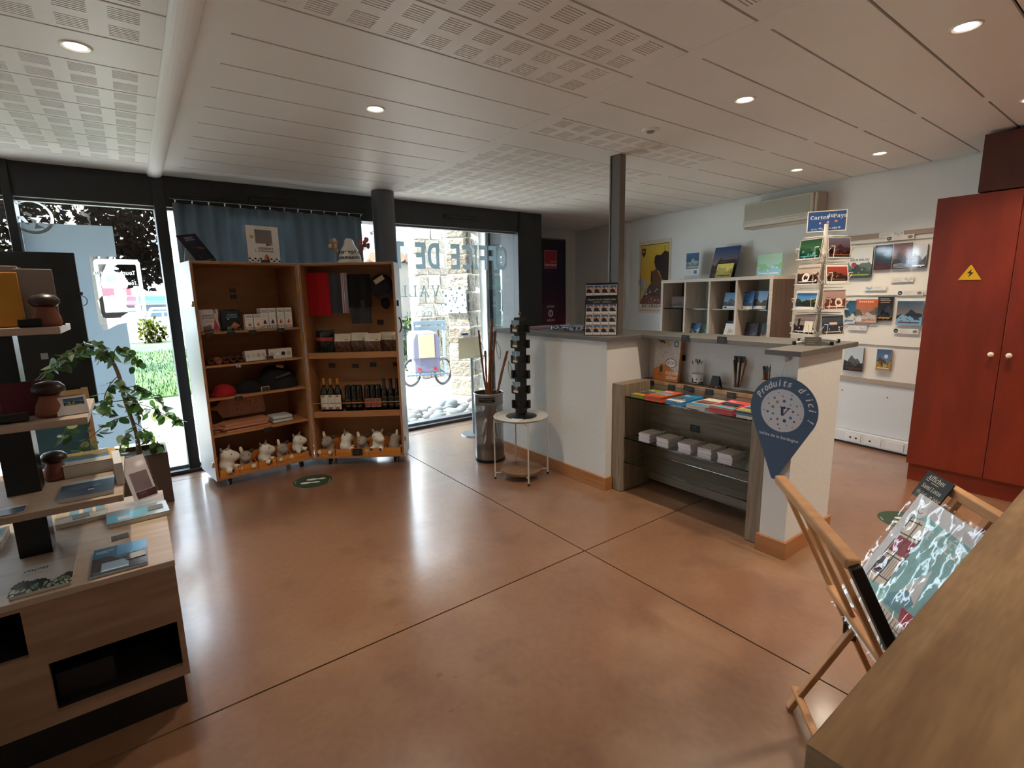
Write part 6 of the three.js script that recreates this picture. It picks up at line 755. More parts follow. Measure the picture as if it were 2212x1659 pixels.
{ const s = thing('framed_board', 'teal notice board with orange wooden frame leaning by the window', 'board', [-0.56, 0, -4.78], 0.1); const q = part(s, 'board', B(0.4, 0.78, 0.01, 0, 0.42, 0), flat(0x2f5560, 0.5)); q.rotation.x = -0.2; const f = part(s, 'frame', [RB(0.04, 0.86, 0.025, 0.22, 0.43, 0.004, 0.003), RB(0.04, 0.86, 0.025, -0.22, 0.43, 0.004, 0.003), RB(0.4, 0.04, 0.025, 0, 0.83, 0.004, 0.003), RB(0.4, 0.04, 0.025, 0, 0.03, 0.004, 0.003)], M.beech); f.rotation.x = -0.2; }
// ================= walking-stick bin, tray table, postcard tower =================
{
  const al = dtex(64, 64, (u, v) => { const d = (x, y) => Math.hypot(((u - x + 1.5) % 1) - 0.5, ((v - y + 1.5) % 1) - 0.5); return Math.min(d(0, 0), d(0.5, 0.5)) < 0.24 ? 0 : 1; }, false); al.repeat.set(70, 48);
  const b = thing('stick_bin', 'tall perforated steel bin holding walking sticks', 'bin', [2.465, 0, -3.68]), R = 0.128;
  const g = new THREE.CylinderGeometry(R, R, 0.42, 64, 1, true); part(b, 'perforated_wall', g.translate(0, 0.31, 0), std({ color: 0x8b8985, roughness: 0.35, metalness: 0.8, alphaMap: al, transparent: true, side: THREE.DoubleSide })); for (const [h, y] of [[0.09, 0.066], [0.095, 0.567]]) part(b, 'plain_band', C(R + 0.001, R + 0.001, h, 0, y, 0, 48, true), std({ color: 0x8f8d89, roughness: 0.33, metalness: 0.85, side: THREE.DoubleSide })); part(b, 'rim', T(new THREE.TorusGeometry(R + 0.002, 0.006, 8, 48), 0, 0.616, 0, Math.PI / 2), M.steel); part(b, 'rubber_base', [C(R + 0.006, R + 0.008, 0.025, 0, 0.0125, 0, 48)], M.black);
  const lab = art(160, 60, (c, w, h) => { c.fillStyle = '#0e0e0f'; c.fillRect(0, 0, w, h); txt(c, 'Bâtons de marche', 10, 24, 18, '#b9b9b6', 'serif', 'left', 'italic'); txt(c, '17,50€', 60, 50, 20, '#b9b9b6', 'serif', 'left', 'italic'); }); const pg2 = new THREE.CylinderGeometry(R + 0.003, R + 0.003, 0.045, 16, 1, true, -1.3, 1.15); inCell(pg2, lab); part(b, 'price_label', pg2.translate(0, 0.572, 0), std({ map: lab.sheet.tex, roughness: 0.5, side: THREE.DoubleSide }));
  const st = [[0.06, 0.06, 1.26, 0.012, 0.03, 0.02], [-0.075, 0.05, 1.17, 0.009, -0.035, 0.0], [-0.04, 0.05, 0.99, 0.009, -0.01, 0.03], [0.0, 0.06, 0.99, 0.009, 0.045, 0.04], [0.03, 0.04, 1.15, 0.012, 0.1, -0.02], [0.075, 0.06, 0.97, 0.012, 0.15, 0.06], [0.02, 0.08, 0.93, 0.009, 0.0, 0.05]];
  const labs = ['tallest brown walking stick in the steel bin', 'slim upright walking stick at the bin edge towards the window', 'short thin walking stick low in the steel bin', 'short thin walking stick leaning towards the tray table', 'knotty walking stick with a wrist cord', 'stout walking stick leaning out beside the postcard tower', 'shortest walking stick between the others in the bin'];
  st.forEach(([x, z, h, r, lx, lz], i) => { const w = thing('walking_stick', labs[i], 'walking stick', [2.465 - x * 0.4, 0.03, -3.68 - z * 0.3], 0, 'walking sticks in the steel bin'); const top = [x * 0.9 + lx, h - 0.03, lz]; const c = new THREE.CatmullRomCurve3([V(0, 0, 0), V(top[0] * 0.35 + 0.006, h * 0.4, lz * 0.4), V(top[0] * 0.72 - 0.004, h * 0.74, lz * 0.7), V(...top)]); part(w, 'shaft', jitter(new THREE.TubeGeometry(c, 40, r, 8), 0.0012, 70, i), M.stick); part(w, 'end', S(r * 1.02, ...top, 1, 0.7, 1, 10), M.stick); if (i === 1 || i === 4 || i === 5) part(w, 'wrist_cord', tube([[top[0], top[1] - 0.08, lz + r], [top[0] + 0.035, top[1] - 0.16, lz + 0.02], [top[0] + 0.02, top[1] - 0.25, lz + 0.03], [top[0] - 0.002, top[1] - 0.17, lz + 0.015], [top[0], top[1] - 0.09, lz + r]], 0.002, 28, 5), M.darkCap); });
}
const TX = 2.41, TZ = -3.14;
{
  const t = thing('tray_table', 'round white wire tray table with wooden lower shelf', 'side table', [TX, 0, TZ]), wm = flat(0xc9c7c0, 0.4);
  part(t, 'tray', L([[0, 0.5], [0.19, 0.5], [0.205, 0.512], [0.218, 0.516], [0.22, 0.51], [0.207, 0.504], [0.195, 0.494], [0, 0.494]], 56), wm); const fe = [[-0.2, -0.09], [-0.09, 0.205], [0.2, 0.095], [0.095, -0.2]];
  for (const [x, z] of fe) { part(t, 'leg', C(0.006, 0.006, 0.485, x, 0.255, z, 10), wm); part(t, 'rubber_foot', C(0.0085, 0.0085, 0.018, x, 0.009, z, 10), M.black); }
  part(t, 'cross_brace', [rod([fe[0][0], 0.05, fe[0][1]], [fe[2][0], 0.05, fe[2][1]], 0.004, 6), rod([fe[1][0], 0.05, fe[1][1]], [fe[3][0], 0.05, fe[3][1]], 0.004, 6), rod([fe[0][0], 0.47, fe[0][1]], [fe[2][0], 0.47, fe[2][1]], 0.004, 6), rod([fe[1][0], 0.47, fe[1][1]], [fe[3][0], 0.47, fe[3][1]], 0.004, 6)], wm); const dsk = C(0.17, 0.17, 0.018, 0, 0.064, 0, 56); muv(dsk, 0.5); part(t, 'wooden_shelf', dsk, std({ map: M.oakTable.map, color: 0xb9a892, roughness: 0.6 }));
  solo('paper_sheet', 'folded white paper lying on the tray beside the tower foot', 'paper', T(RB(0.13, 0.004, 0.09, 0, 0.002, 0, 0.001), 0, 0, 0), flat(0xcfd3d4, 0.6), [TX - 0.1, 0.501, TZ + 0.06], 0.5);
}
{
  const c = thing('postcard_tower', 'slim black revolving postcard tower on the tray table', 'card rack', [TX + 0.03, 0.5005, TZ - 0.03]), H = 0.77, s = 0.034;
  part(c, 'foot', L([[0, 0.024], [0.03, 0.022], [0.09, 0.01], [0.125, 0.004], [0.125, 0], [0, 0]], 40), M.blackSatin); part(c, 'column', RB(s * 2, H, s * 2, 0, 0.024 + H / 2, 0, 0.002), M.black); part(c, 'knob', [C(0.004, 0.004, 0.03, 0, H + 0.036, 0, 8), S(0.012, 0, H + 0.055, 0, 1, 1, 1, 14)], M.stick); part(c, 'header', B(0.07, 0.022, 0.003, 0, H + 0.01, 0.034), flat(0x20382c, 0.5));
  const tw = art(80, 130, (q, w, h) => { q.fillStyle = '#d9d8d2'; q.fillRect(0, 0, w, h); view(q, 4, 4, w - 8, 100, ['#5f92b8', '#c9b8a0', '#6a7a58', '#4a5640', '#b98a5a'], 6); }), geo = card(0.048, 0.088, 0.002, tw);
  for (let k = 0; k < 6; k++) { const y = 0.07 + k * 0.122; for (let f = 0; f < 4; f++) { const a = f * Math.PI / 2 - Math.PI / 2, pk = part(c, 'pocket', [B(0.1, 0.01, 0.022, 0, y, s + 0.011), B(0.02, 0.06, 0.022, -0.043, y + 0.03, s + 0.011), B(0.02, 0.06, 0.022, 0.043, y + 0.03, s + 0.011)].map((g) => g.rotateY(a)), M.black); void pk; }
    if (k !== 0 && k !== 2) for (const u of [-0.022, 0.024]) { const m = solo('postcard', 'small portrait postcard on the window side of the slim black tower', 'postcard', geo, tw.gloss, [TX + 0.03 - s - 0.016, 0.5005 + y + 0.006, TZ - 0.03 + u], FX, 'portrait postcards in the black tower'); m.rotation.order = 'YXZ'; m.rotation.x = 0.12 * (u < 0 ? 1 : 0.5) - 0.12; } }
}
// ================= folding print rack =================
{
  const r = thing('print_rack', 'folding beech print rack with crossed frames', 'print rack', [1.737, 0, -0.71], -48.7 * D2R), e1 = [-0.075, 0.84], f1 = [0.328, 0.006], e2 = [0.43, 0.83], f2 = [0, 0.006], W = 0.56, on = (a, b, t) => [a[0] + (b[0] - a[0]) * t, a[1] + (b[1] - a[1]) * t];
  const B2 = (a, b, z, w, d) => bar([a[0], a[1], z], [b[0], b[1], z], d, w, V(0, 0, 1), 0.003), H = (p, z0, z1, w, d) => RB(w, d, z1 - z0, p[0], p[1], (z0 + z1) / 2, 0.006);
  part(r, 'top_rail', H(e1, 0, W, 0.034, 0.028), M.beech); part(r, 'lower_rail', H(on(e1, f1, 0.44), 0.02, W - 0.02, 0.03, 0.022), M.beech); for (const z of [0.014, 0.19, 0.37]) part(r, 'slat', B2(e1, on(e1, f1, 0.46), z, 0.026, 0.014), M.beech); part(r, 'leg', B2(on(e1, f1, 0.44), f1, 0.014, 0.026, 0.018), M.beech); part(r, 'leg', B2(e1, f1, W - 0.014, 0.026, 0.02), M.beech); part(r, 'black_edge', B2(on(e1, f1, 0.0), on(e1, f1, 0.42), W + 0.001, 0.034, 0.026), M.black);  // black strip laid over the upper part of the near leg
  part(r, 'top_rail', H(e2, -0.02, W - 0.04, 0.03, 0.034), M.beech); part(r, 'foot_rail', H(on(f2, e2, 0.06), 0.0, W - 0.05, 0.024, 0.02), M.beech); for (const z of [0.042, W - 0.06]) part(r, 'leg', B2(f2, e2, z, 0.026, 0.02), M.beech); for (const z of [0.18, 0.34]) part(r, 'slat', B2(on(f2, e2, 0.45), e2, z, 0.026, 0.012), M.beech);
  const x = on(f2, e2, 0.395); part(r, 'latch', ext(shape([[-0.02, -0.03], [0.02, -0.035], [0.024, 0.02], [0.0, 0.05], [-0.022, 0.03]]), 0.012, 0.003).translate(x[0], x[1] - 0.01, 0.025), flat(0x2b1c12, 0.6)); part(r, 'foot_rail', H(on(f1, e1, 0.05), 0.02, W - 0.02, 0.024, 0.02), M.beech);
  // prints leaning in the rack
  r.updateMatrixWorld(true); const up = V(e2[0], e2[1], 0).normalize(), n = V(-up.y, up.x, 0);
  const st = art(640, 880, (c, w, h) => {
    c.fillStyle = '#d6dade'; c.fillRect(0, 0, w, h); c.fillStyle = '#8fc4c6'; c.fillRect(60, 90, w - 110, 560); const P = (col, p) => { c.fillStyle = col; c.beginPath(); p.forEach(([x2, y2], i) => (i ? c.lineTo(x2, y2) : c.moveTo(x2, y2))); c.fill(); };
    P('#e2d6c4', [[60, 150], [150, 120], [210, 150], [210, 560], [60, 600]]); P('#9a2f3c', [[70, 270], [200, 250], [205, 360], [70, 380]]); P('#5a3a38', [[62, 430], [130, 420], [130, 520], [62, 540]]); c.strokeStyle = '#3a2a30'; c.lineWidth = 7; for (const y of [150, 240, 390, 530]) { c.beginPath(); c.moveTo(60, y + 16); c.lineTo(210, y - 14); c.stroke(); } for (const x2 of [62, 130, 206]) { c.beginPath(); c.moveTo(x2, 140); c.lineTo(x2, 590); c.stroke(); } c.lineWidth = 3; for (let i = 0; i < 8; i++) { c.beginPath(); c.moveTo(72 + i * 16, 400); c.lineTo(72 + i * 16, 520); c.stroke(); }
    P('#dfe2e2', [[300, 520], [380, 300], [430, 520]]); P('#6fa6ba', [[260, 560], [340, 470], [420, 500], [400, 600], [270, 620]]); P('#b23a4a', [[380, 560], [520, 540], [560, 620], [420, 650]]); P('#d9d5ce', [[60, 640], [w - 50, 620], [w - 50, h - 40], [60, h - 40]]); P('#2f7a7c', [[90, 640], [130, 610], [160, 660], [110, 690]]); P('#2f7a7c', [[380, 740], [430, 690], [520, 700], [540, 780], [420, 800]]); P('#b9455a', [[70, 800], [240, 780], [250, 830], [70, 836]]); c.strokeStyle = '#4a4a52'; c.lineWidth = 4; for (let i = 0; i < 9; i++) { c.beginPath(); c.moveTo(280 + i * 26, 640); c.lineTo(290 + i * 26, 720); c.stroke(); } c.beginPath(); c.moveTo(270, 690); c.lineTo(520, 670); c.stroke();
    txt(c, 'St CÉRÉ', 345, 190, 100, '#d8e2da', 'serif', 'center', 'bold'); txt(c, 'Place du Mercadial', 350, 236, 38, '#a9b0a8', 'serif', 'center', 'italic'); c.fillStyle = '#e4e6e8'; c.beginPath(); c.arc(86, 84, 44, 0, 7); c.fill(); c.strokeStyle = '#55525c'; c.lineWidth = 4; c.beginPath(); c.arc(86, 84, 16, 0, 5); c.stroke(); });
  const crinkle = dtex(256, 256, (u, v) => Math.pow(Math.abs(Math.sin(9 * fbm(u, v, 4, 4, 7, 4) + u * 14)), 2) * 0.7 + 0.3 * fbm(u, v, 14, 14, 17, 3), false);
  const sleeve = phys({ color: 0xffffff, roughness: 0.05, transmission: 1, thickness: 0, ior: 1.5, bumpMap: crinkle, bumpScale: 0.0015 });
  const wx = r.matrixWorld; for (let k = 0; k < 3; k++) {
    const p = thing('art_print', k === 2 ? 'front turquoise village print in a clear sleeve leaning in the rack' : 'sleeved village print leaning behind the front one in the rack', 'print', [0, 0, 0], 0, 'sleeved prints in the rack'), o = 0.028 + k * 0.006, base = up.clone().multiplyScalar(0.398).add(n.clone().multiplyScalar(o));
    const m4 = new THREE.Matrix4().makeBasis(V(0, 0, 1), up, n).setPosition(base.x, base.y, 0.165 - k * 0.004); p.matrix.copy(wx).multiply(m4); p.matrix.decompose(p.position, p.quaternion, p.scale); part(p, 'paper', card(0.41, 0.48, 0.002, st, 0.01, 0.5), st.mat); if (k === 2) part(p, 'clear_sleeve', (() => { const g = new THREE.PlaneGeometry(0.44, 0.5, 40, 40); const q = g.attributes.position; for (let i = 0; i < q.count; i++) q.setZ(i, 0.003 + 0.0022 * (Math.sin(q.getX(i) * 60 + q.getY(i) * 40) * Math.sin(q.getY(i) * 33 - q.getX(i) * 21))); g.computeVertexNormals(); g.translate(-0.008, 0.245, 0); return g; })(), sleeve);
  }
  const aff = art(240, 170, (c, w, h) => { c.fillStyle = '#0e0f11'; c.fillRect(0, 0, w, h); txt(c, 'Affiches', 26, 44, 40, '#e6dfc4', 'serif', 'left', 'italic'); c.fillStyle = '#e6dfc4'; c.fillRect(28, 52, 30, 3); c.fillRect(80, 54, 70, 3); txt(c, 'Sami Lotas', 26, 100, 34, '#e6dfc4', 'serif', 'left', 'italic'); txt(c, 'du Lot', 22, 140, 28, '#d6d0b6', 'serif', 'left', 'italic'); txt(c, '9,90€', 138, 150, 38, '#e6dfc4', 'serif', 'left', 'italic'); });
  const a = thing('chalk_card', 'black chalk card reading Affiches on the print rack corner', 'price sign'), bs = up.clone().multiplyScalar(0.86).add(n.clone().multiplyScalar(0.026)), m5 = new THREE.Matrix4().makeBasis(V(0, 0, 1), up, n).setPosition(bs.x, bs.y, -0.035); a.matrix.copy(wx).multiply(m5); a.matrix.decompose(a.position, a.quaternion, a.scale); part(a, 'card', card(0.135, 0.095, 0.004, aff), aff.mat);
}
// foreground table
{ const t = thing('display_table', 'long oak-topped table filling the near corner', 'table'); part(t, 'table_top', muv(RBB(0.448, 2.35, 1.018, 1.06, -0.163, 0.8, 0.002), 1.3), M.tableTop); for (const [x, z] of [[0.5, 0.74], [2.28, 0.72], [2.28, 0.0]]) part(t, 'leg', RB(0.06, 1.017, 0.06, x, 0.5085, z, 0.003), M.oakDark); part(t, 'leg', RB(0.06, 1.017, 0.06, 0.5, 0.5085, -0.1, 0.003), M.oakDark); part(t, 'apron', muv(BB(0.46, 0.48, 0.92, 1.017, -0.06, 0.7)), M.oakDark); }
// floor stickers
const foot = (x, z, r, lab) => { const a = art(200, 200, (c, w) => { c.fillStyle = '#26402f'; c.fillRect(0, 0, w, w); c.fillStyle = '#cfd2c8'; for (const s of [-1, 1]) { c.save(); c.translate(100 + s * 22, 104 + s * 12); c.beginPath(); c.ellipse(0, -22, 14, 26, 0, 0, 7); c.fill(); c.beginPath(); c.ellipse(0, 26, 10, 18, 0, 0, 7); c.fill(); c.fillRect(-7, -10, 14, 34); c.restore(); } c.fillStyle = '#8fa08c'; c.fillRect(60, 178, 20, 5); c.fillRect(90, 180, 16, 5); c.fillRect(84, 16, 30, 4); }); const g = C(0.15, 0.15, 0.0012, 0, 0.0007, 0, 48); cellBy(g, a, (x2, y2, z2) => [x2 / 0.32 + 0.5, -z2 / 0.32 + 0.5]); solo('floor_sticker', lab, 'floor sticker', g, a.mat, [x, 0, z], r); };
foot(1.025, -4.15, 1.2, 'round green footprint sticker on the floor before the trunk'); foot(3.8, -0.93, 0.6, 'round green floor sticker behind the print rack');
// ================= outside =================
const gravelTex = dtex(512, 512, (u, v) => { const a = fbm(u, v, 6, 6, 3, 3), d = vnoise(u, v, 120, 120, 9), e = vnoise(u, v, 256, 256, 19); return mixc([210, 205, 194], [170, 164, 153], 0.5 * a + 0.3 * d + 0.35 * e - 0.1); });
M.gravel = std({ map: gravelTex, roughness: 0.95 }); M.lawn = std({ map: dtex(512, 512, (u, v) => mixc([62, 90, 44], [38, 62, 28], clamp(fbm(u, v, 10, 10, 5, 4) * 0.8 + vnoise(u, v, 180, 180, 3) * 0.35 - 0.1))), roughness: 0.95 });
{ const g = struct('paving', muv(BB(-30, 30, -0.3, -0.03, -24, -5.3), 2), M.gravel, 'pale gravel paving outside the windows', 'paving'); struct('street', muv(BB(-60, 60, -1.4, -1.1, -120, -24), 6), flat(0xa8a6a2, 0.9), 'grey street beyond the lawn', 'street'); void g; struct('lawn', muv(BB(-16, 2.9, -0.03, 0.0, -23, -9.6), 2.5), M.lawn, 'sunlit lawn beyond the paving', 'lawn'); }
{ // blades on the near part of the lawn, too many to count
  const g = new THREE.BufferGeometry(); g.setAttribute('position', new THREE.Float32BufferAttribute([-0.008, 0, 0, 0.008, 0, 0, 0.004, 0.07, 0.012], 3)); g.setAttribute('normal', new THREE.Float32BufferAttribute([0, 1, 0.3, 0, 1, 0.3, 0, 1, 0.3], 3)); g.setAttribute('uv', new THREE.Float32BufferAttribute([0, 0, 1, 0, 0.5, 1], 2));
  const n = 14000, im = new THREE.InstancedMesh(g, std({ color: 0x4a6e30, roughness: 0.8, side: THREE.DoubleSide }), n), m = new THREE.Matrix4(), q = new THREE.Quaternion(), e = new THREE.Euler(); seed(9); for (let i = 0; i < n; i++) { const z = -9.6 - 9 * rnd() ** 1.6; e.set(rr(-0.5, 0.5), rnd() * 6.3, rr(-0.4, 0.4)); m.compose(V(rr(-3.5, 2.8), 0, z), q.setFromEuler(e), V(1, rr(0.6, 1.3), 1).multiplyScalar(rr(0.8, 1.4))); im.setMatrixAt(i, m); } im.name = 'grass_blades'; im.userData = { kind: 'stuff', label: 'short green grass blades of the lawn', category: 'grass' }; im.castShadow = im.receiveShadow = true; scene.add(im);
}
// leafy crowns: many small leaves joined into one part
function foliage(n, inside, size, sd) {
  seed(sd); const P = [], N = []; for (let k = 0; k < n;) { const c = inside(); if (!c) { k += 0.02; continue; } k++; const a = V(rr(-1, 1), rr(-1, 1), rr(-1, 1)).normalize(), b = new THREE.Vector3().crossVectors(a, V(rr(-1, 1), rr(-1, 1), rr(-1, 1)).normalize()).normalize(), s = size * rr(0.6, 1.3), w = s * 0.34, nn = new THREE.Vector3().crossVectors(a, b); const q = [[0, 0], [s * 0.45, w], [s, 0], [s * 0.45, -w]].map(([u, v]) => [c[0] + a.x * u + b.x * v, c[1] + a.y * u + b.y * v, c[2] + a.z * u + b.z * v]); for (const i of [0, 1, 2, 0, 2, 3]) { P.push(...q[i]); N.push(nn.x, nn.y, nn.z); } }
  const g = new THREE.BufferGeometry(); g.setAttribute('position', new THREE.Float32BufferAttribute(P, 3)); g.setAttribute('normal', new THREE.Float32BufferAttribute(N, 3)); g.setAttribute('uv', new THREE.BufferAttribute(new Float32Array(P.length / 3 * 2), 2)); return g;
}
const leafMat = (c, t = 0.35) => phys({ color: c, roughness: 0.7, transmission: t, thickness: 0, side: THREE.DoubleSide }), barkM = flat(0x55504a, 0.95);
const inEll = (cx, cy, cz, rx, ry, rz) => () => { const x = rr(-1, 1), y = rr(-1, 1), z = rr(-1, 1); return x * x + y * y + z * z > 1 ? null : [cx + x * rx, cy + y * ry, cz + z * rz]; };
function tree(name, label, x, z, h, crowns, col, n, size, sd, r = 0.16) { const t = thing(name, label, 'tree', [x, -0.04, z]); part(t, 'trunk', [rod([0, 0, 0], [0.1, h, 0], r, 10, r * 0.6), rod([0.08, h * 0.6, 0], [1.1, h * 1.2, 0.3], r * 0.5, 8, r * 0.2), rod([0.06, h * 0.55, 0], [-1.2, h * 1.15, -0.2], r * 0.5, 8, r * 0.2)], barkM); crowns.forEach((c, i) => part(t, 'foliage', foliage(n * (c[6] ?? 1), inEll(...c), size, sd + i), leafMat(col))); return t; }
tree('copper_beech', 'dark copper-leaved tree hanging over the lawn', -0.62, -14.2, 3.4, [[-0.4, 3.55, 0, 1.6, 1.0, 1.2], [0.75, 3.2, 0.2, 0.55, 0.95, 0.8, 0.9], [0.95, 2.35, 0.3, 0.42, 0.55, 0.5, 0.45], [-1.9, 3.3, 0, 1.4, 1.1, 1.2, 0.9], [0, 5.2, 0, 3, 1.4, 1.6, 1.2]], 0x3a2f2e, 1500, 0.15, 31);
tree('leafy_tree', 'green tree further along the lawn', -6.5, -13.5, 3.2, [[0, 4.0, 0, 2.6, 2.2, 2.0], [1.6, 2.8, 0.5, 1.2, 1.0, 1.0, 0.5]], 0x3f6a2c, 1600, 0.2, 61, 0.2); tree('leafy_tree', 'green tree standing at the lawn far side', -3.2, -20, 3.0, [[0, 4.0, 0, 2.0, 1.6, 1.8]], 0x56803c, 900, 0.22, 71, 0.2);
// low wall, railing, bush, cars and shops beyond the lawn
struct('garden_wall', [jitter(new THREE.BoxGeometry(14, 0.42, 0.3, 60, 4, 2).translate(-3, 0.2, -23.6), 0.02, 3)], flat(0x9a948a, 0.95), 'low stone wall closing the lawn', 'wall');
{ const g = []; for (let i = 0; i < 12; i++) g.push(C(0.03, 0.03, 1.0, -6 + i * 1.0, 0.6, -25, 8)); for (const y of [0.6, 0.85, 1.08]) g.push(T(C(0.025, 0.025, 12, 0, 0, 0, 8), -0.5, y, -25, 0, 0, Math.PI / 2)); solo('street_railing', 'white metal railing behind the low garden wall', 'railing', g, flat(0xd6d8d8, 0.5)); }
{ const b = thing('yellow_bush', 'yellow-green bush before the low garden wall', 'bush', [0.55, 0, -22.6]); part(b, 'foliage', foliage(260, inEll(0, 0.4, 0, 0.45, 0.5, 0.3), 0.16, 5), leafMat(0xa8b83c)); part(b, 'stems', [rod([0, 0, 0], [0.1, 0.6, 0], 0.02), rod([0, 0, 0], [-0.15, 0.6, 0.05], 0.02)], barkM); }
function car(x, z, y, col, lab) { const c = thing('parked_car', lab, 'car', [x, y, z]); const prof = shape([[-0.85, 0.25], [0.85, 0.25], [0.88, 0.55], [0.84, 0.86], [0.62, 1.4], [0.5, 1.47], [-0.5, 1.47], [-0.62, 1.4], [-0.84, 0.86], [-0.88, 0.55]]); part(c, 'body', ext(prof, 3.6, 0.06).translate(0, 0, -3.6), flat(col, 0.3)); part(c, 'windscreen', ext(shape([[-0.74, 0.9], [0.74, 0.9], [0.55, 1.36], [-0.55, 1.36]]), 0.02).translate(0, 0, 0.0), flat(0x3c4a52, 0.1)); for (const s of [-1, 1]) { part(c, 'wheel', T(C(0.3, 0.3, 0.2, 0, 0, 0, 20), s * 0.72, 0.3, -0.5, 0, 0, Math.PI / 2), M.black); part(c, 'headlight', RB(0.26, 0.12, 0.03, s * 0.66, 0.7, 0.01, 0.03), flat(0xe8ecee, 0.1)); } part(c, 'number_plate', B(0.4, 0.09, 0.01, 0, 0.45, 0.012), M.white); }
car(-0.35, -37, -0.35, 0xdfe4e8, 'white car parked behind the railing'); car(1.62, -39, -0.35, 0xc6d2da, 'pale blue-grey car parked behind the railing');
{ const b = thing('shop_building', 'pale street building with red and teal shop awnings', 'building', [0, -1.1, -62]); part(b, 'wall', BB(-9, 9, 0, 11, -6, 0), flat(0xa8a49c, 0.9)); part(b, 'awning', T(B(3.4, 0.05, 1.6, 0, 0, 0), -1.2, 2.75, 0.8, 0.5), flat(0xc23a44, 0.7)); part(b, 'awning', T(B(2.8, 0.05, 1.4, 0, 0, 0), 2.1, 2.8, 0.7, 0.5), flat(0x2f8f94, 0.7)); part(b, 'shop_sign', B(2.2, 0.7, 0.1, -0.9, 3.6, 0.08), flat(0xc9323c, 0.6)); part(b, 'shop_front', [B(3, 2.2, 0.06, -1.2, 1.2, 0.02), B(2.4, 2.2, 0.06, 2.0, 1.2, 0.02)], flat(0x39434a, 0.15)); for (const [x, y] of [[-3.6, 5.2], [-1.2, 5.2], [2.9, 5.2], [5, 5.2], [-3.6, 8], [-1.2, 8], [2.9, 8]]) { const w = part(b, 'window', B(1.0, 1.6, 0.08, x, y, 0.03), flat(0xcfd2d0, 0.6)); const p = shade(new THREE.Mesh(B(0.8, 1.4, 0.04, x, y, 0.06), flat(0x56646c, 0.1))); p.name = 'pane'; w.add(p); } part(b, 'roof', BB(-9.3, 9.3, 11, 12.2, -6.2, 0.3), flat(0x6a6560, 0.8)); }
{ const k = thing('advertising_flag', 'slim red advertising flag on the street', 'flag', [-0.95, -1.1, -55]); part(k, 'pole', C(0.03, 0.03, 4.4, 0, 2.2, 0, 8), M.greyMetal); part(k, 'cloth', B(0.55, 2.4, 0.02, 0.3, 3.2, 0), flat(0xc85a50, 0.7)); }
// ---- beyond the lettered window: stone pier, rubble wall, house, trailer, pebbles ----
M.stones = [[138, 132, 119], [127, 121, 108], [145, 140, 129], [119, 111, 98]].map((c, i) => std({ map: dtex(128, 128, (u, v) => { const a = fbm(u, v, 5, 5, i * 9 + 2, 4), p = vnoise(u, v, 26, 26, i + 5); return c.map((q) => q * (0.82 + 0.26 * a) * (p < 0.12 ? 0.62 : 1)); }), roughness: 0.95, bumpMap: dtex(128, 128, (u, v) => fbm(u, v, 6, 6, i * 5 + 1, 5), false), bumpScale: 0.03 }));
const stoneVar = [0, 1, 2, 3, 4, 5].map((k) => { const g = new RoundedBoxGeometry(1, 1, 1, 3, 0.09); return muv(jitter(g, 0.022, 7, k * 3 + 1), 1); });
{
  const ry = Math.atan2(0.39, -0.0) * 0, A = Math.atan2(-(-0.26), 0.39), p = thing('stone_pier', 'pale dressed stone pier outside the lettered window', 'stone pier', [3.98, -0.03, -6.38], A); void ry; seed(17); let y = 0;
  const dep = 0.36, wid = 0.5; for (let k = 0; k < 13; k++) { const h = rr(0.22, 0.32), cut = k % 2 ? 0.3 : 0.55; for (const [a, b] of [[0, cut], [cut, 1]]) { const s = part(p, 'stone', stoneVar[(k * 2 + (a ? 1 : 0)) % 6], M.stones[(k + (a ? 2 : 0)) % 4]); s.scale.set(wid * (b - a) - 0.008, h - 0.01, dep - (a ? 0.012 : 0)); s.position.set(wid * (a + b) / 2, y + h / 2, -dep / 2); } y += h; }
  part(p, 'mortar', BB(0.015, wid - 0.015, 0, y, -dep + 0.015, -0.015), flat(0xc4baa6, 0.95));
  const gr = dtex(256, 256, (u, v) => { const d = vnoise(u, v, 90, 90, 3), e = vnoise(u, v, 40, 40, 7); return mixc([150, 158, 164], d > 0.55 ? [214, 220, 224] : [104, 112, 118], 0.75 * e + 0.2); }); const pl = thing('granite_plaque', 'square speckled granite plaque on the stone pier', 'plaque', [3.98, -0.03, -6.38], A + Math.PI / 2 * -1); part(pl, 'slab', muv(RB(0.36, 0.34, 0.03, -0.2, 1.42, 0.03, 0.004), 0.6), std({ map: gr, roughness: 0.35 }));
}
{ // rubble wall with single stones
  const w = thing('rubble_wall', 'rough pale rubble wall behind the bicycle trailer', 'stone wall', [4.22, -0.03, -8.35]); seed(27); part(w, 'mortar', BB(0, 1.5, 0, 3.6, -0.5, -0.03), flat(0xcabfa8, 0.95)); for (let y = 0.0, r = 0; y < 3.5; r++) { const h = rr(0.16, 0.26); for (let x = -0.04 + (r % 2) * -0.03; x < 1.35;) { const l = rr(0.14, 0.34), s = part(w, 'stone', stoneVar[(rnd() * 6) | 0], M.stones[(rnd() * 4) | 0]); s.scale.set(l - 0.012, h - 0.014, 0.2); s.position.set(x + l / 2, y + h / 2, -0.1 + rr(-0.02, 0.02)); x += l; } y += h; } }
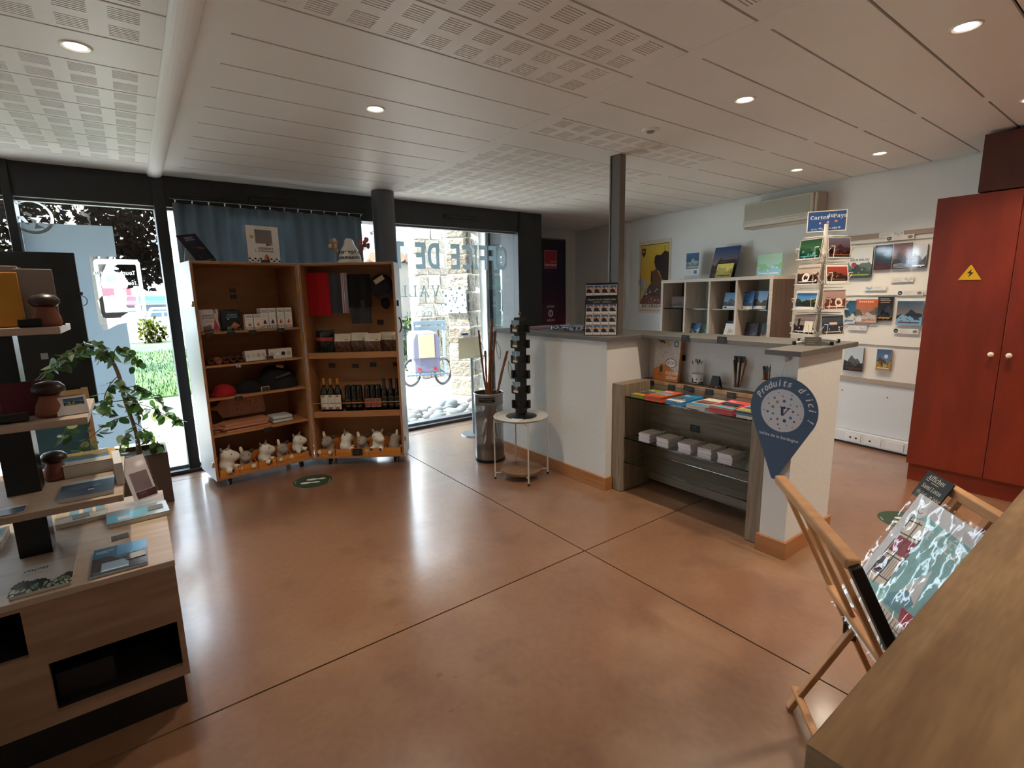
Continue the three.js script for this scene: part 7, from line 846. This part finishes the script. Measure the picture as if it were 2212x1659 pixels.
{ const w = thing('rendered_wall', 'grey rendered garden wall with tiled coping', 'wall', [4.4, -0.03, -10.6]); part(w, 'render', jitter(new THREE.BoxGeometry(2.4, 2.25, 0.2, 24, 20, 2).translate(0.9, 1.12, 0), 0.006, 6), std({ map: dtex(256, 256, (u, v) => mixc([112, 108, 100], [84, 82, 77], fbm(u, v, 5, 5, 77, 5))), roughness: 0.95 })); for (let i = 0; i < 12; i++) { const t = part(w, 'coping_tile', T(C(0.11, 0.1, 0.36, 0, 0, 0, 10), -0.2 + i * 0.2, 2.3 + 0.02 * (i % 2), 0, 1.35), flat([0x6a503e, 0x58483c, 0x745c4a][i % 3], 0.9)); void t; } }
{ const h = thing('house', 'pale house with grey roof and dormer behind the garden wall', 'house', [7.6, -0.1, -17.5]); part(h, 'wall', BB(-2.5, 2.5, 0, 2.9, -3, 0), flat(0x9c978d, 0.9)); const rf2 = ext(shape([[-1.9, 0], [1.9, 0], [0, 1.7]]), 5.4, 0.02); rf2.rotateY(Math.PI / 2); rf2.translate(-2.7, 2.9, -1.5); part(h, 'roof', rf2, flat(0x4f5257, 0.8)); part(h, 'dormer', [BB(-0.3, 0.3, 3.1, 3.9, -0.6, 0.1)], flat(0xe6e4de, 0.8)); part(h, 'dormer_roof', BB(-0.38, 0.38, 3.9, 3.98, -0.7, 0.2), flat(0x6a6d72, 0.8)); part(h, 'window', B(0.34, 0.5, 0.04, 0, 3.5, 0.11), flat(0x5a666e, 0.1)); }
{ // tall weeds and a bollard
  for (const [x, z, k] of [[3.9, -9.1, 1], [4.42, -9.45, 2], [3.72, -9.75, 3], [4.24, -10.1, 4]]) { const t = thing('tall_weed', 'tall green weed growing against the garden wall', 'weed', [x, -0.03, z], 0, 'weeds by the garden wall'); part(t, 'foliage', foliage(420, inEll(0, 0.55, 0, 0.24, 0.6, 0.22), 0.09, k * 7), leafMat(0x7fae62)); part(t, 'stem', rod([0, 0, 0], [0.03, 1.1, 0], 0.008, 6), flat(0x6a8a4a, 0.8)); }
  solo('bollard', 'short weathered grey post among the weeds', 'bollard', jitter(C(0.055, 0.06, 0.72, 0, 0.33, 0, 14), 0.002, 20), flat(0x9fa29e, 0.9), [3.96, 0, -8.4]);
  const b = thing('garden_bench', 'blue-grey slatted bench back behind the trailer', 'bench', [4.25, -0.03, -8.17], -0.1); for (const y of [0.94, 1.04]) part(b, 'slat', RB(0.62, 0.075, 0.03, 0, y, 0, 0.006), flat(0x55656c, 0.7)); for (const s of [-1, 1]) part(b, 'upright', RB(0.04, 1.05, 0.04, s * 0.28, 0.525, -0.04, 0.004), flat(0x7c8a90, 0.7));
}
{ // bicycle trailer
  const t = thing('bicycle_trailer', 'grey and yellow child bicycle trailer parked by the pier', 'bicycle trailer', [3.78, -0.03, -7.42], -0.3), lil = flat(0x5c5e74, 0.8), pur = flat(0x2c222a, 0.8), yel = flat(0x8f6a12, 0.7);
  part(t, 'lower_body', RBB(-0.21, 0.21, 0.26, 0.52, -0.75, 0, 0.03), lil); part(t, 'side_skirt', BB(0.2, 0.214, 0.28, 0.54, -0.72, -0.02), pur); const prof = shape([[-0.225, 0.5], [0.225, 0.5], [0.215, 0.82], [0.17, 0.92], [-0.17, 0.92], [-0.215, 0.82]]); part(t, 'hood', ext(prof, 0.72, 0.02).translate(0, 0, -0.7), lil);
  part(t, 'rear_flap', T(BB(-0.13, 0.13, 0.5, 0.88, 0.021, 0.026), 0, 0.02, 0, 0), flat(0x9c967e, 0.8)); part(t, 'side_window', BB(0.222, 0.228, 0.54, 0.84, -0.6, -0.04), yel); part(t, 'side_mesh', T(C(0.12, 0.12, 0.006, 0, 0, 0, 24), 0.23, 0.68, -0.3, 0, 0, Math.PI / 2), flat(0x3f5640, 0.8));
  for (const s of [-1, 1]) { const w = part(t, 'wheel', T(new THREE.TorusGeometry(0.215, 0.022, 8, 36), s * 0.16 + (s > 0 ? 0.16 : -0.06), 0.24, -0.28, 0, Math.PI / 2 - 0.9, 0), M.charcoal); const sp = []; for (let i = 0; i < 10; i++) { const a = i * 0.628; sp.push(rod([0, 0, 0], [0, Math.sin(a) * 0.21, Math.cos(a) * 0.21], 0.002, 4)); } const m = shade(new THREE.Mesh(T(merge(sp), s * 0.16 + (s > 0 ? 0.16 : -0.06), 0.24, -0.28, 0, -0.9, 0), M.greyMetal)); m.name = 'spokes'; w.add(m); part(t, 'reflector', RB(0.05, 0.045, 0.01, s * 0.13, 0.33, 0.006, 0.004), flat(0x8a1420, 0.3)); }
  part(t, 'chassis', [rod([-0.34, 0.24, 0.03], [0.34, 0.24, 0.03], 0.014, 8), rod([-0.3, 0.24, 0.03], [-0.3, 0.24, -0.6], 0.012, 8), rod([0.3, 0.24, 0.03], [0.3, 0.24, -0.6], 0.012, 8)], flat(0x35506a, 0.5));
}
{ // river pebbles along the foot of the glass
  const pm = [0xb9b8b2, 0x9fa3a2, 0xcac6bc, 0xa8a29a, 0xb4bcc0].map((c, i) => std({ map: dtex(64, 64, (u, v) => { const k = 0.85 + 0.25 * fbm(u, v, 4, 4, i + 40, 3); const q = new THREE.Color(c); return [q.r, q.g, q.b].map((x) => 255 * Math.pow(x, 1 / 2.2) * k); }), roughness: 0.75 })), pg3 = [0, 1, 2, 3, 4].map((k) => jitter(new THREE.SphereGeometry(0.5, 16, 11), 0.03, 4.5, k * 2 + 1)); seed(57); const done = [];
  for (let i = 0; i < 700 && done.length < 130; i++) { const z = rr(-6.12, -5.38), x = rr(2.05, 4.15), r = rr(0.045, 0.1); if (x > 3.5 + (z + 6.3) * -0.1 && z < -6.0) continue; if (done.some(([a, b, c]) => Math.hypot(a - x, b - z) < (c + r) * 0.78)) continue; done.push([x, z, r]); const m = solo('river_pebble', 'smooth pale river pebble in the strip outside the lettered window', 'pebble', pg3[i % 5], pm[(rnd() * 5) | 0], [x, -0.03 + r * 0.42, z], rnd() * 6.3, 'river pebbles outside the glass'); m.scale.set(r * 2.2, r * rr(1.0, 1.3), r * rr(1.5, 1.9)); m.rotation.z = rr(-0.25, 0.25); }
}
renderer.render(scene, camera);
